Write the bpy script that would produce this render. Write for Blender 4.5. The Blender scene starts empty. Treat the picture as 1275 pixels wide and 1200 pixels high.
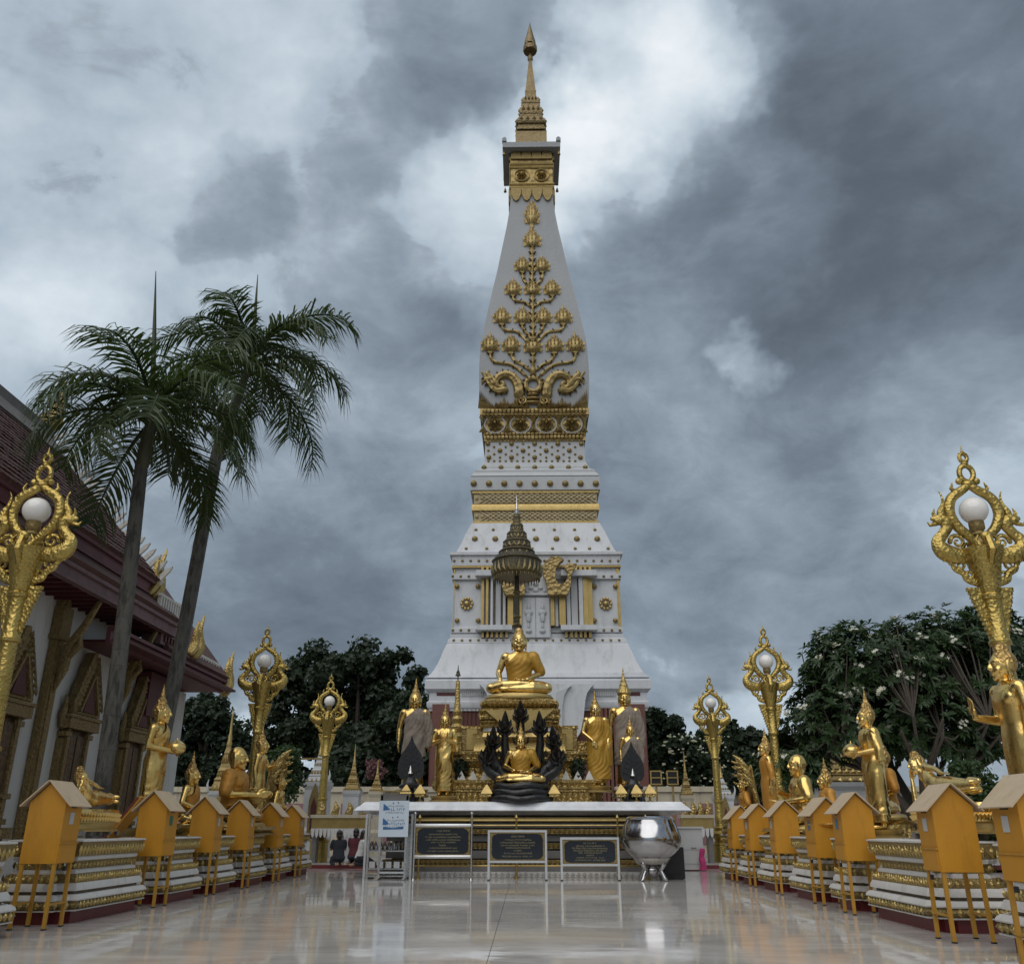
import bpy, bmesh, math, random
from mathutils import Vector, Matrix
PI = math.pi
R = math.radians
random.seed(7)
scene = bpy.context.scene
COL = scene.collection

# ------------------------------------------------------------------ camera
CAM_H = 1.15
TILT = math.atan(430 / 1100)
YAW = math.atan(17.5 * math.cos(TILT) / 1100)          # turned slightly to the left
cam_data = bpy.data.cameras.new("camera")
cam = bpy.data.objects.new("camera", cam_data)
COL.objects.link(cam)
cam.location = (0, 0, CAM_H)
cam.rotation_euler = (PI / 2 + TILT, 0, YAW)
cam_data.sensor_fit = 'HORIZONTAL'
cam_data.sensor_width = 36
cam_data.lens = 1100 / 1275 * 36
cam_data.clip_start = 0.05
cam_data.clip_end = 3000
scene.camera = cam

_F = Vector((-math.sin(YAW) * math.cos(TILT), math.cos(YAW) * math.cos(TILT), math.sin(TILT)))
_Rt = Vector((math.cos(YAW), math.sin(YAW), 0))
_U = _Rt.cross(_F)

def ray(px, py):
    return _F + _Rt * ((px - 637.5) / 1100) + _U * ((600 - py) / 1100)
def P(px, py, Y):                                       # point of the photograph at a known distance Y
    d = ray(px, py); t = Y / d.y
    return Vector((d.x * t, Y, CAM_H + d.z * t))
def PX(px, py, X):                                      # the same on a known side plane X
    d = ray(px, py); t = X / d.x
    return Vector((X, d.y * t, CAM_H + d.z * t))

# ------------------------------------------------------------------ world, sun, exposure
SUN_EL, SUN_AZ = R(52), R(200)                          # soft light from behind the viewer, through cloud
world = bpy.data.worlds.new("World"); scene.world = world; world.use_nodes = True
world.cycles.sampling_method = "MANUAL"; world.cycles.sample_map_resolution = 512
wt = world.node_tree; wt.nodes.clear()
def wn(t, **kw):
    n = wt.nodes.new(t)
    for k, v in kw.items(): setattr(n, k, v)
    return n
def wmath(op, a, b=None, c=None):
    n = wn('ShaderNodeMath', operation=op)
    for i, s in enumerate((a, b, c)):
        if s is None: continue
        if isinstance(s, (int, float)): n.inputs[i].default_value = s
        else: wt.links.new(s, n.inputs[i])
    return n.outputs[0]
tc = wn('ShaderNodeTexCoord')
DIR = tc.outputs['Generated']
sep = wn('ShaderNodeSeparateXYZ'); wt.links.new(DIR, sep.inputs[0])
zc = wmath('ADD', wmath('MAXIMUM', sep.outputs[2], 0.0), 0.62)
comb = wn('ShaderNodeCombineXYZ')
wt.links.new(wmath('DIVIDE', sep.outputs[0], zc), comb.inputs[0])
wt.links.new(wmath('DIVIDE', sep.outputs[1], zc), comb.inputs[1])
wt.links.new(wmath('MULTIPLY', sep.outputs[2], 1.0), comb.inputs[2])
def wnoise(vec, scale, detail, rough, dist=0.0):
    n = wn('ShaderNodeTexNoise'); wt.links.new(vec, n.inputs['Vector'])
    n.inputs['Scale'].default_value = scale; n.inputs['Detail'].default_value = detail
    n.inputs['Roughness'].default_value = rough; n.inputs['Distortion'].default_value = dist
    return n
warp = wnoise(DIR, 4.5, 5, 0.6)
wv = wn('ShaderNodeVectorMath', operation='SUBTRACT'); wt.links.new(warp.outputs['Color'], wv.inputs[0]); wv.inputs[1].default_value = (.5, .5, .5)
ws = wn('ShaderNodeVectorMath', operation='SCALE'); wt.links.new(wv.outputs[0], ws.inputs[0]); ws.inputs['Scale'].default_value = 0.26
wa = wn('ShaderNodeVectorMath', operation='ADD'); wt.links.new(DIR, wa.inputs[0]); wt.links.new(ws.outputs[0], wa.inputs[1])
WD = wn('ShaderNodeVectorMath', operation='NORMALIZE'); wt.links.new(wa.outputs[0], WD.inputs[0])
n1 = wnoise(comb.outputs[0], 3.1, 11, 0.60, 0.35)        # cloud masses
n2 = wnoise(comb.outputs[0], 11.0, 8, 0.64, 0.5)          # wisps
def billow(scale, detail):                               # puffy tops: folded noise
    n = wnoise(comb.outputs[0], scale, detail, .5, .15)
    return wmath('ABSOLUTE', wmath('MULTIPLY', wmath('SUBTRACT', n.outputs['Fac'], .5), 2.6))
b1 = billow(7.0, 7)
D = wmath('ADD', wmath('MULTIPLY', wmath('SUBTRACT', n1.outputs['Fac'], 0.5), 1.05), 0.545)
D = wmath('SUBTRACT', D, wmath('MULTIPLY', wmath('SUBTRACT', b1, .3), .26))
D = wmath('ADD', D, wmath('MULTIPLY', wmath('SUBTRACT', n2.outputs['Fac'], .5), .42))
D = wmath('ADD', D, wmath('MULTIPLY', wmath('SUBTRACT', .55, sep.outputs[2]), .05))
# cloud masses seen in the picture: (pixel x, pixel y, radius in pixels, lighter / darker)
CLOUDS = [(800, 105, 95, .34), (900, 40, 70, .34), (720, 190, 75, .30), (600, 295, 70, .30), (940, 452, 26, .32),
          (140, 120, 260, .15), (420, 50, 120, .10), (955, 290, 60, .18), (1215, 545, 100, .24), (915, 895, 60, .34), (295, 905, 45, .42),
          (60, 350, 70, .14), (470, 340, 60, .10), (560, 520, 90, .08), (1200, 180, 250, -.30), (1110, 400, 150, -.20), (600, 45, 85, -.24), (490, 150, 80, -.20),
          (292, 275, 58, -.22), (480, 770, 150, -.17), (330, 800, 130, -.20), (850, 720, 150, -.14), (790, 265, 60, -.16), (1010, 130, 100, -.14), (520, 410, 75, -.12), (380, 210, 70, -.06)]
for (x, y, r, a) in CLOUDS:
    d = ray(x, y).normalized()
    dp = wn('ShaderNodeVectorMath', operation='DOT_PRODUCT'); wt.links.new(WD.outputs[0], dp.inputs[0]); dp.inputs[1].default_value = d
    mr = wn('ShaderNodeMapRange', interpolation_type='SMOOTHSTEP'); wt.links.new(dp.outputs['Value'], mr.inputs['Value'])
    mr.inputs['From Min'].default_value = math.cos(r * 1.7 / 1100); mr.inputs['From Max'].default_value = 1.0
    mr.inputs['To Min'].default_value = 0; mr.inputs['To Max'].default_value = -a
    D = wmath('ADD', D, mr.outputs['Result'])
def wramp(fac, stops):
    r_ = wn('ShaderNodeValToRGB'); wt.links.new(fac, r_.inputs['Fac']); cr = r_.color_ramp; cr.elements.remove(cr.elements[1])
    cr.elements[0].position = stops[0][0]; cr.elements[0].color = stops[0][1] + (1,)
    for p, c in stops[1:]:
        e = cr.elements.new(p); e.color = c + (1,)
    return r_.outputs[0]
# bright veil behind, broken grey cloud in front of it
veil = wmath('ADD', wmath('MULTIPLY', wmath('SUBTRACT', .62, D), 1.3), wmath('MULTIPLY', wmath('SUBTRACT', n2.outputs['Fac'], .5), .5))
back = wramp(veil, [(0.0, (.30, .365, .43)), (.25, (.42, .50, .575)), (.55, (.60, .68, .745)), (.9, (.86, .90, .93))])
thick = wmath('ADD', wmath('MULTIPLY', wmath('SUBTRACT', D, .42), 1.25), wmath('MULTIPLY', wmath('SUBTRACT', b1, .3), .22))
front = wramp(thick, [(0.0, (.37, .435, .50)), (.22, (.258, .312, .370)), (.48, (.165, .203, .248)), (.8, (.104, .128, .158)), (1.0, (.085, .104, .128))])
alpha = wn('ShaderNodeMapRange', interpolation_type='SMOOTHSTEP'); wt.links.new(D, alpha.inputs['Value'])
alpha.inputs['From Min'].default_value = .45; alpha.inputs['From Max'].default_value = .53
cm = wn('ShaderNodeMix'); cm.data_type = 'RGBA'; wt.links.new(alpha.outputs['Result'], cm.inputs['Factor']); wt.links.new(back, cm.inputs['A']); wt.links.new(front, cm.inputs['B'])
sky = wn('ShaderNodeTexSky', sky_type='NISHITA', sun_disc=False)
sky.sun_elevation = SUN_EL; sky.sun_rotation = SUN_AZ
bg1 = wn('ShaderNodeBackground'); wt.links.new(sky.outputs[0], bg1.inputs[0]); bg1.inputs[1].default_value = 0.06
bg2 = wn('ShaderNodeBackground'); wt.links.new(cm.outputs['Result'], bg2.inputs[0]); bg2.inputs[1].default_value = 0.90
mixw = wn('ShaderNodeMixShader'); mixw.inputs[0].default_value = 0.93
wt.links.new(bg1.outputs[0], mixw.inputs[1]); wt.links.new(bg2.outputs[0], mixw.inputs[2])
wo = wn('ShaderNodeOutputWorld'); wt.links.new(mixw.outputs[0], wo.inputs[0])

sun_data = bpy.data.lights.new("sun", 'SUN'); sun = bpy.data.objects.new("sun", sun_data); COL.objects.link(sun)
sun_data.energy = 1.5; sun_data.angle = R(72); sun_data.color = (1.0, .96, .90)
sd = Vector((math.sin(SUN_AZ) * math.cos(SUN_EL), math.cos(SUN_AZ) * math.cos(SUN_EL), math.sin(SUN_EL)))
sun.rotation_euler = sd.to_track_quat('Z', 'Y').to_euler()

scene.view_settings.view_transform = 'Standard'
scene.view_settings.look = 'None'
scene.view_settings.gamma = 1
scene.view_settings.exposure = 0.27
scene.render.engine = 'CYCLES'

# ------------------------------------------------------------------ materials
def mat(name, col, rough=.5, metal=0., col2=None, nscale=3., namt=.5, ndet=5, bump=0., bscale=20., bkind='noise', stretch=None,
        dirt=None, dscale=1.2, dlo=.5, dhi=.75, rvar=0., trans=0., spec=.5):
    m = bpy.data.materials.new(name); m.use_nodes = True
    t = m.node_tree; b = t.nodes['Principled BSDF']
    L = t.links.new
    b.inputs['Roughness'].default_value = rough; b.inputs['Metallic'].default_value = metal
    b.inputs['Specular IOR Level'].default_value = spec
    tcn = t.nodes.new('ShaderNodeTexCoord'); v = tcn.outputs['Object']
    if stretch:
        mp = t.nodes.new('ShaderNodeMapping'); mp.inputs['Scale'].default_value = stretch; L(v, mp.inputs[0]); v = mp.outputs[0]
    if col2 is None: col2 = tuple(c * .72 for c in col)
    nz = t.nodes.new('ShaderNodeTexNoise'); nz.inputs['Scale'].default_value = nscale; nz.inputs['Detail'].default_value = ndet
    nz.inputs['Roughness'].default_value = .62; L(v, nz.inputs['Vector'])
    mrn = t.nodes.new('ShaderNodeMapRange'); mrn.inputs[1].default_value = .5 - namt * .5; mrn.inputs[2].default_value = .5 + namt * .5
    L(nz.outputs['Fac'], mrn.inputs[0])
    mx = t.nodes.new('ShaderNodeMix'); mx.data_type = 'RGBA'; L(mrn.outputs[0], mx.inputs['Factor'])
    mx.inputs['A'].default_value = col2 + (1,); mx.inputs['B'].default_value = col + (1,)
    cs = mx.outputs['Result']
    if dirt:
        nd = t.nodes.new('ShaderNodeTexNoise'); nd.inputs['Scale'].default_value = dscale; nd.inputs['Detail'].default_value = 8
        nd.inputs['Roughness'].default_value = .7
        mp2 = t.nodes.new('ShaderNodeMapping'); mp2.inputs['Scale'].default_value = (2.2, 2.2, .45); L(tcn.outputs['Object'], mp2.inputs[0]); L(mp2.outputs[0], nd.inputs['Vector'])
        md = t.nodes.new('ShaderNodeMapRange'); md.inputs[1].default_value = dlo; md.inputs[2].default_value = dhi; L(nd.outputs['Fac'], md.inputs[0])
        m2 = t.nodes.new('ShaderNodeMix'); m2.data_type = 'RGBA'; L(md.outputs[0], m2.inputs['Factor']); L(cs, m2.inputs['A']); m2.inputs['B'].default_value = dirt + (1,)
        cs = m2.outputs['Result']
    L(cs, b.inputs['Base Color'])
    if rvar:
        mr2 = t.nodes.new('ShaderNodeMapRange'); mr2.inputs[3].default_value = max(.02, rough - rvar); mr2.inputs[4].default_value = min(1, rough + rvar)
        n3 = t.nodes.new('ShaderNodeTexNoise'); n3.inputs['Scale'].default_value = nscale * 2.3; n3.inputs['Detail'].default_value = 6; L(v, n3.inputs['Vector'])
        L(n3.outputs['Fac'], mr2.inputs[0]); mr2.inputs[1].default_value = .3; mr2.inputs[2].default_value = .7
        L(mr2.outputs[0], b.inputs['Roughness'])
    if bump:
        if bkind == 'noise':
            bt = t.nodes.new('ShaderNodeTexNoise'); bt.inputs['Scale'].default_value = bscale; bt.inputs['Detail'].default_value = 6; L(v, bt.inputs['Vector']); h = bt.outputs['Fac']
        elif bkind == 'voronoi':
            bt = t.nodes.new('ShaderNodeTexVoronoi'); bt.inputs['Scale'].default_value = bscale; L(v, bt.inputs['Vector']); h = bt.outputs['Distance']
        else:
            bt = t.nodes.new('ShaderNodeTexWave'); bt.inputs['Scale'].default_value = bscale; bt.inputs['Distortion'].default_value = 1.5; L(v, bt.inputs['Vector']); h = bt.outputs['Fac']
        bp = t.nodes.new('ShaderNodeBump'); bp.inputs['Strength'].default_value = 1.0; bp.inputs['Distance'].default_value = bump; L(h, bp.inputs['Height'])
        L(bp.outputs[0], b.inputs['Normal'])
    if trans:
        b.inputs['Transmission Weight'].default_value = trans
    return m

M = {}
M['gold'] = mat('gold_leaf', (.82, .58, .21), .27, 1., (.62, .40, .12), 2.2, .6, bump=.004, bscale=14, rvar=.12, dirt=(.36, .24, .09), dscale=2.6, dlo=.50, dhi=.78)
M['gold_bright'] = mat('bright_gilding', (.84, .61, .25), .25, 1., (.64, .43, .14), 2.2, .6, bump=.003, bscale=14, rvar=.10, dirt=(.46, .31, .11), dscale=2.6, dlo=.52, dhi=.8)
M['gold_hair'] = mat('gilded_curls', (.56, .38, .15), .45, 1., (.38, .24, .08), 6, .6, bump=.022, bscale=26, bkind='voronoi')
M['gold_orn'] = mat('carved_gilding', (.50, .37, .15), .46, .85, (.27, .18, .06), 7, .6, bump=.030, bscale=13, bkind='voronoi', rvar=.12)
M['gold_fine'] = mat('fine_carved_gilding', (.56, .42, .17), .42, .9, (.32, .22, .07), 9, .6, bump=.016, bscale=26, bkind='voronoi', rvar=.1)
M['gold_lamp'] = mat('lamp_gilding', (.52, .39, .13), .38, .95, (.32, .22, .055), 5, .7, bump=.010, bscale=24, bkind='voronoi', rvar=.12)
M['gold_plain'] = mat('plain_gold_paint', (.50, .37, .15), .42, .8, (.38, .27, .10), 3, .6, bump=.003, bscale=20, rvar=.1)
M['gold_dull'] = mat('dull_gold_paint', (.33, .245, .10), .5, .55, (.18, .125, .045), 6, .7, bump=.012, bscale=18, bkind='voronoi')
M['gold_tower'] = mat('tower_gilding', (.42, .32, .14), .48, .65, (.25, .17, .06), 1.5, .7, bump=.10, bscale=2.6, bkind='voronoi')
M['gold_shaded'] = mat('shaded_spire_gold', (.26, .195, .095), .5, .6, (.15, .105, .045), 2.5, .7, bump=.03, bscale=7, bkind='voronoi')  # gilding of the spire, its backlit shade put into a darker colour
M['lattice'] = mat('pale_lattice', (.50, .42, .26), .6, .15, (.36, .28, .15), 3, .7, bump=.03, bscale=6)
M['gold_arch'] = mat('carved_arch_gilding', (.40, .29, .12), .5, .6, (.24, .165, .06), 5, .7, bump=.07, bscale=5.5, bkind='voronoi')
M['robe_gold'] = mat('golden_cloth', (.50, .29, .04), .48, .35, (.34, .18, .02), 3, .6, bump=.006, bscale=30)
M['robe_orange'] = mat('orange_cloth', (.55, .27, .045), .5, .4, (.40, .18, .025), 4, .6, bump=.006, bscale=30)
M['robe_grey'] = mat('grey_net_cloth', (.33, .28, .235), .85, 0, (.17, .135, .105), 9, .7, bump=.010, bscale=40)
M['white'] = mat('white_limewash', (.58, .59, .61), .6, 0, (.50, .51, .53), .35, .7, bump=.012, bscale=6, dirt=(.33, .33, .32), dscale=.9, dlo=.50, dhi=.85)
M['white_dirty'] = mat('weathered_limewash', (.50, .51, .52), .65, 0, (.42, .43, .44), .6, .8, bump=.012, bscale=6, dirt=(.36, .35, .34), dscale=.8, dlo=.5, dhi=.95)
M['white_shaded'] = mat('white_shaded', (.36, .37, .38), .7, 0, (.31, .315, .325), .25, .8, bump=.015, bscale=5, dirt=(.25, .25, .25), dscale=.4, dlo=.52, dhi=.95)  # white paint of the upper tower, with its shade put into the grey
M['plinth_white'] = mat('plinth_white', (.66, .64, .61), .5, 0, (.55, .53, .50), 2.5, .7, bump=.004, bscale=16, dirt=(.36, .33, .28), dscale=2.2, dlo=.52, dhi=.9)
M['brown_line'] = mat('brown_groove', (.22, .17, .11), .6, 0, None, 5)
M['red_paint'] = mat('red_paint', (.17, .022, .026), .42, 0, (.11, .015, .018), 3, .7, bump=.003, bscale=20, dirt=(.16, .10, .09), dscale=3, dlo=.58, dhi=.9)
M['brick'] = mat('red_brick', (.20, .078, .060), .8, 0, (.12, .048, .04), 1.2, .8, bump=.02, bscale=6, dirt=(.11, .06, .05), dscale=.6)
M['dark_red'] = mat('dark_red_timber', (.10, .018, .020), .55, 0, (.055, .011, .012), 2, .7, stretch=(1, 1, 1), bump=.004, bscale=18)
M['orange_box'] = mat('orange_box_paint', (.55, .255, .016), .50, 0, (.46, .205, .012), 2.4, .8, bump=.003, bscale=12, dirt=(.32, .135, .016), dscale=2.4, dlo=.52, dhi=.9)
M['box_roof'] = mat('faded_roof_sheet', (.56, .45, .31), .6, 0, (.45, .33, .20), 5, .8, bump=.003, bscale=14, dirt=(.34, .24, .14), dscale=4, dlo=.55, dhi=.85)
M['leg_yellow'] = mat('yellow_leg_paint', (.50, .27, .03), .5, 0, (.36, .17, .02), 5, .8, dirt=(.12, .07, .03), dscale=6, dlo=.58, dhi=.85)
M['black'] = mat('black_lacquer', (.012, .012, .013), .30, 0, (.02, .02, .02), 6, .6, bump=.008, bscale=18)
M['black_matt'] = mat('black_matt', (.014, .014, .015), .6, 0)
M['chrome'] = mat('polished_steel', (.46, .46, .47), .16, 1., (.38, .38, .40), 2, .5, bump=.001, bscale=5, rvar=.03)
M['steel'] = mat('brushed_steel', (.55, .54, .52), .28, 1., (.42, .41, .40), 12, .6, rvar=.1)
M['steel_frame'] = mat('pale_steel_frame', (.72, .72, .71), .30, .7, (.60, .60, .60), 8, .6)
M['marble_top'] = mat('silver_marble', (.84, .85, .87), .16, 0, (.52, .53, .56), 1.3, .35, ndet=8, rvar=.06)
M['stone_grey'] = mat('grey_stone', (.22, .21, .20), .35, 0, (.13, .125, .12), 2, .7, rvar=.1)
M['poster'] = mat('poster_sheet', (.62, .70, .78), .35, 0, (.57, .65, .74), 3, .6)
M['blue_ink'] = mat('blue_ink', (.05, .16, .36), .5)
M['black_ink'] = mat('black_ink', (.02, .03, .05), .5)
M['plaque'] = mat('black_granite', (.010, .013, .018), .10, 0, (.02, .024, .03), 30, .5)
M['ink_gold'] = mat('gold_lettering', (.50, .42, .22), .4, .4)
M['label_paper'] = mat('label_paper', (.55, .54, .52), .7)
M['label_blue'] = mat('label_sticker_blue', (.10, .20, .30), .6)
M['label_green'] = mat('label_sticker_green', (.05, .17, .11), .6)
M['globe'] = mat('opal_glass', (.80, .77, .73), .12, 0, (.76, .73, .70), 2, .5)
M['umbrella'] = mat('dark_gilt_fabric', (.105, .09, .055), .5, .4, (.028, .024, .018), 14, .8, bump=.02, bscale=24, bkind='voronoi')
M['umbrella_gold'] = mat('dark_gilt_trim', (.26, .21, .10), .4, .7, (.12, .09, .04), 12, .7)
M['wall_cream'] = mat('cream_plaster', (.68, .66, .62), .75, 0, (.58, .56, .52), .8, .8, bump=.006, bscale=9, dirt=(.33, .29, .25), dscale=.9, dlo=.52, dhi=.9)
M['fascia'] = mat('mauve_fascia', (.235, .145, .150), .7, 0, (.16, .095, .10), 1.5, .8, bump=.008, bscale=9, dirt=(.10, .075, .075), dscale=1.5, dlo=.48, dhi=.8)
M['fascia_red'] = mat('plum_fascia', (.17, .06, .07), .6, 0, (.11, .036, .042), 1.5, .8, bump=.006, bscale=9, dirt=(.06, .03, .03), dscale=1.5, dlo=.5, dhi=.8)
M['wood_carved'] = mat('carved_dark_gold', (.34, .245, .10), .5, .35, (.13, .085, .034), 14, .8, bump=.022, bscale=20, bkind='voronoi')
M['shutter'] = mat('shutter_lacquer', (.060, .022, .018), .4, .1, (.13, .085, .03), 7, .4, bump=.01, bscale=14, bkind='voronoi')
M['pink'] = mat('pink_panel', (.30, .165, .175), .8, 0, (.20, .10, .11), 1.2, .8, bump=.006, bscale=10, dirt=(.13, .08, .08))
M['cream'] = mat('cream_coping', (.52, .47, .36), .7, 0, (.40, .35, .26), 2, .8, dirt=(.22, .19, .15))
M['bark'] = mat('bark', (.085, .068, .052), .9, 0, (.045, .036, .028), 6, .8, bump=.03, bscale=14)
M['palm_bark'] = mat('palm_bark', (.13, .122, .105), .85, 0, (.055, .052, .044), 3.0, .9, stretch=(2, 2, .8), bump=.014, bscale=10, dirt=(.035, .034, .028), dscale=4.2, dlo=.48, dhi=.58)
M['crownshaft'] = mat('crownshaft', (.085, .082, .042), .45, 0, (.045, .045, .024), 3, .8, bump=.004, bscale=14)
def leafmat(name, c1, c2, scale=.8, rough=.5, tr=.25):
    m = mat(name, c1, rough, 0, c2, scale, .7, spec=.35)
    t = m.node_tree; b = t.nodes['Principled BSDF']; out = t.nodes['Material Output']
    tl = t.nodes.new('ShaderNodeBsdfTranslucent'); tl.inputs[0].default_value = (c1[0] * 1.3, c1[1] * 1.5, c1[2] * .8, 1)
    ms = t.nodes.new('ShaderNodeMixShader'); ms.inputs[0].default_value = tr
    t.links.new(b.outputs[0], ms.inputs[1]); t.links.new(tl.outputs[0], ms.inputs[2]); t.links.new(ms.outputs[0], out.inputs[0])
    return m
M['leaf_dark'] = leafmat('dark_leaves', (.032, .050, .025), (.014, .024, .013), .25)
M['leaf_mid'] = leafmat('mid_leaves', (.036, .056, .025), (.016, .028, .014), .3)
M['leaf_frangipani'] = leafmat('frangipani_leaves', (.046, .080, .028), (.020, .038, .015), 1.2, .35)
M['leaf_palm'] = leafmat('palm_leaves', (.060, .085, .026), (.026, .040, .014), .7, .4)
M['leaf_bush'] = leafmat('bush_leaves', (.050, .085, .028), (.025, .045, .016), 1.2)
M['flower'] = leafmat('white_petals', (.74, .72, .66), (.66, .62, .52), 4, .6, .3)
M['pink_flower'] = leafmat('pink_petals', (.24, .12, .13), (.14, .07, .075), 4, .6, .3)
M['skin'] = mat('skin', (.33, .185, .115), .55, 0, (.29, .155, .095), 8, .5)
M['hair_black'] = mat('black_hair', (.012, .010, .009), .45)
M['cloth_white'] = mat('white_cloth', (.62, .61, .60), .85, 0, (.5, .5, .5), 6, bump=.006, bscale=20)
M['cloth_dark'] = mat('dark_cloth', (.022, .024, .032), .85, 0, None, 6, bump=.006, bscale=20)
M['cloth_red'] = mat('dark_red_cloth', (.10, .014, .020), .85, 0, None, 6, bump=.006, bscale=20)
M['cloth_pink'] = mat('pink_cloth', (.52, .05, .19), .8, 0, (.42, .035, .14), 5, bump=.006, bscale=20)
M['cabinet'] = mat('grey_white_cabinet', (.50, .51, .50), .45, 0, (.44, .45, .44), 3)
M['earth'] = mat('earth', (.12, .105, .085), .95, 0, (.07, .065, .05), .4, .8, bump=.03, bscale=4)
M['paving'] = mat('terrace_paving', (.30, .28, .26), .35, 0, (.24, .22, .20), .8, .8, rvar=.1)
M['joint'] = mat('floor_joint', (.05, .045, .04), .8)

def tile_mat():
    m = mat('old_roof_tiles', (.125, .050, .040), .75, 0, (.055, .028, .024), 3.2, .6, ndet=8, dirt=(.20, .17, .15), dscale=6.0, dlo=.56, dhi=.80)
    return m
M['tiles'] = tile_mat()
M['ridge_grey'] = mat('grey_ridge_mortar', (.20, .19, .175), .85, 0, (.09, .085, .08), 3, .8, bump=.02, bscale=9)

def marble_floor():
    m = bpy.data.materials.new('polished_marble'); m.use_nodes = True
    t = m.node_tree; b = t.nodes['Principled BSDF']; L = t.links.new
    tcn = t.nodes.new('ShaderNodeTexCoord')
    mp = t.nodes.new('ShaderNodeMapping'); mp.inputs['Scale'].default_value = (.55, 1.5, 1); mp.inputs['Rotation'].default_value = (0, 0, R(14)); L(tcn.outputs['Object'], mp.inputs[0])
    nz = t.nodes.new('ShaderNodeTexNoise'); nz.inputs['Scale'].default_value = 1.1; nz.inputs['Detail'].default_value = 9; nz.inputs['Roughness'].default_value = .62; nz.inputs['Distortion'].default_value = 1.1; L(mp.outputs[0], nz.inputs['Vector'])
    cr = t.nodes.new('ShaderNodeValToRGB'); L(nz.outputs['Fac'], cr.inputs[0])
    cr.color_ramp.elements[0].position = .30; cr.color_ramp.elements[0].color = (.46, .425, .39, 1)
    cr.color_ramp.elements[1].position = .70; cr.color_ramp.elements[1].color = (.68, .645, .60, 1)
    L(cr.outputs[0], b.inputs['Base Color'])
    n2 = t.nodes.new('ShaderNodeTexNoise'); n2.inputs['Scale'].default_value = .9; n2.inputs['Detail'].default_value = 7; L(tcn.outputs['Object'], n2.inputs['Vector'])
    mr = t.nodes.new('ShaderNodeMapRange'); L(n2.outputs['Fac'], mr.inputs[0]); mr.inputs[1].default_value = .35; mr.inputs[2].default_value = .7; mr.inputs[3].default_value = .03; mr.inputs[4].default_value = .11
    L(mr.outputs[0], b.inputs['Roughness'])
    n3 = t.nodes.new('ShaderNodeTexNoise'); n3.inputs['Scale'].default_value = 1.6; n3.inputs['Detail'].default_value = 2; L(tcn.outputs['Object'], n3.inputs['Vector'])
    bp = t.nodes.new('ShaderNodeBump'); bp.inputs['Distance'].default_value = .0022; L(n3.outputs['Fac'], bp.inputs['Height']); L(bp.outputs[0], b.inputs['Normal'])
    b.inputs['IOR'].default_value = 1.5
    return m
M['floor'] = marble_floor()

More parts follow.
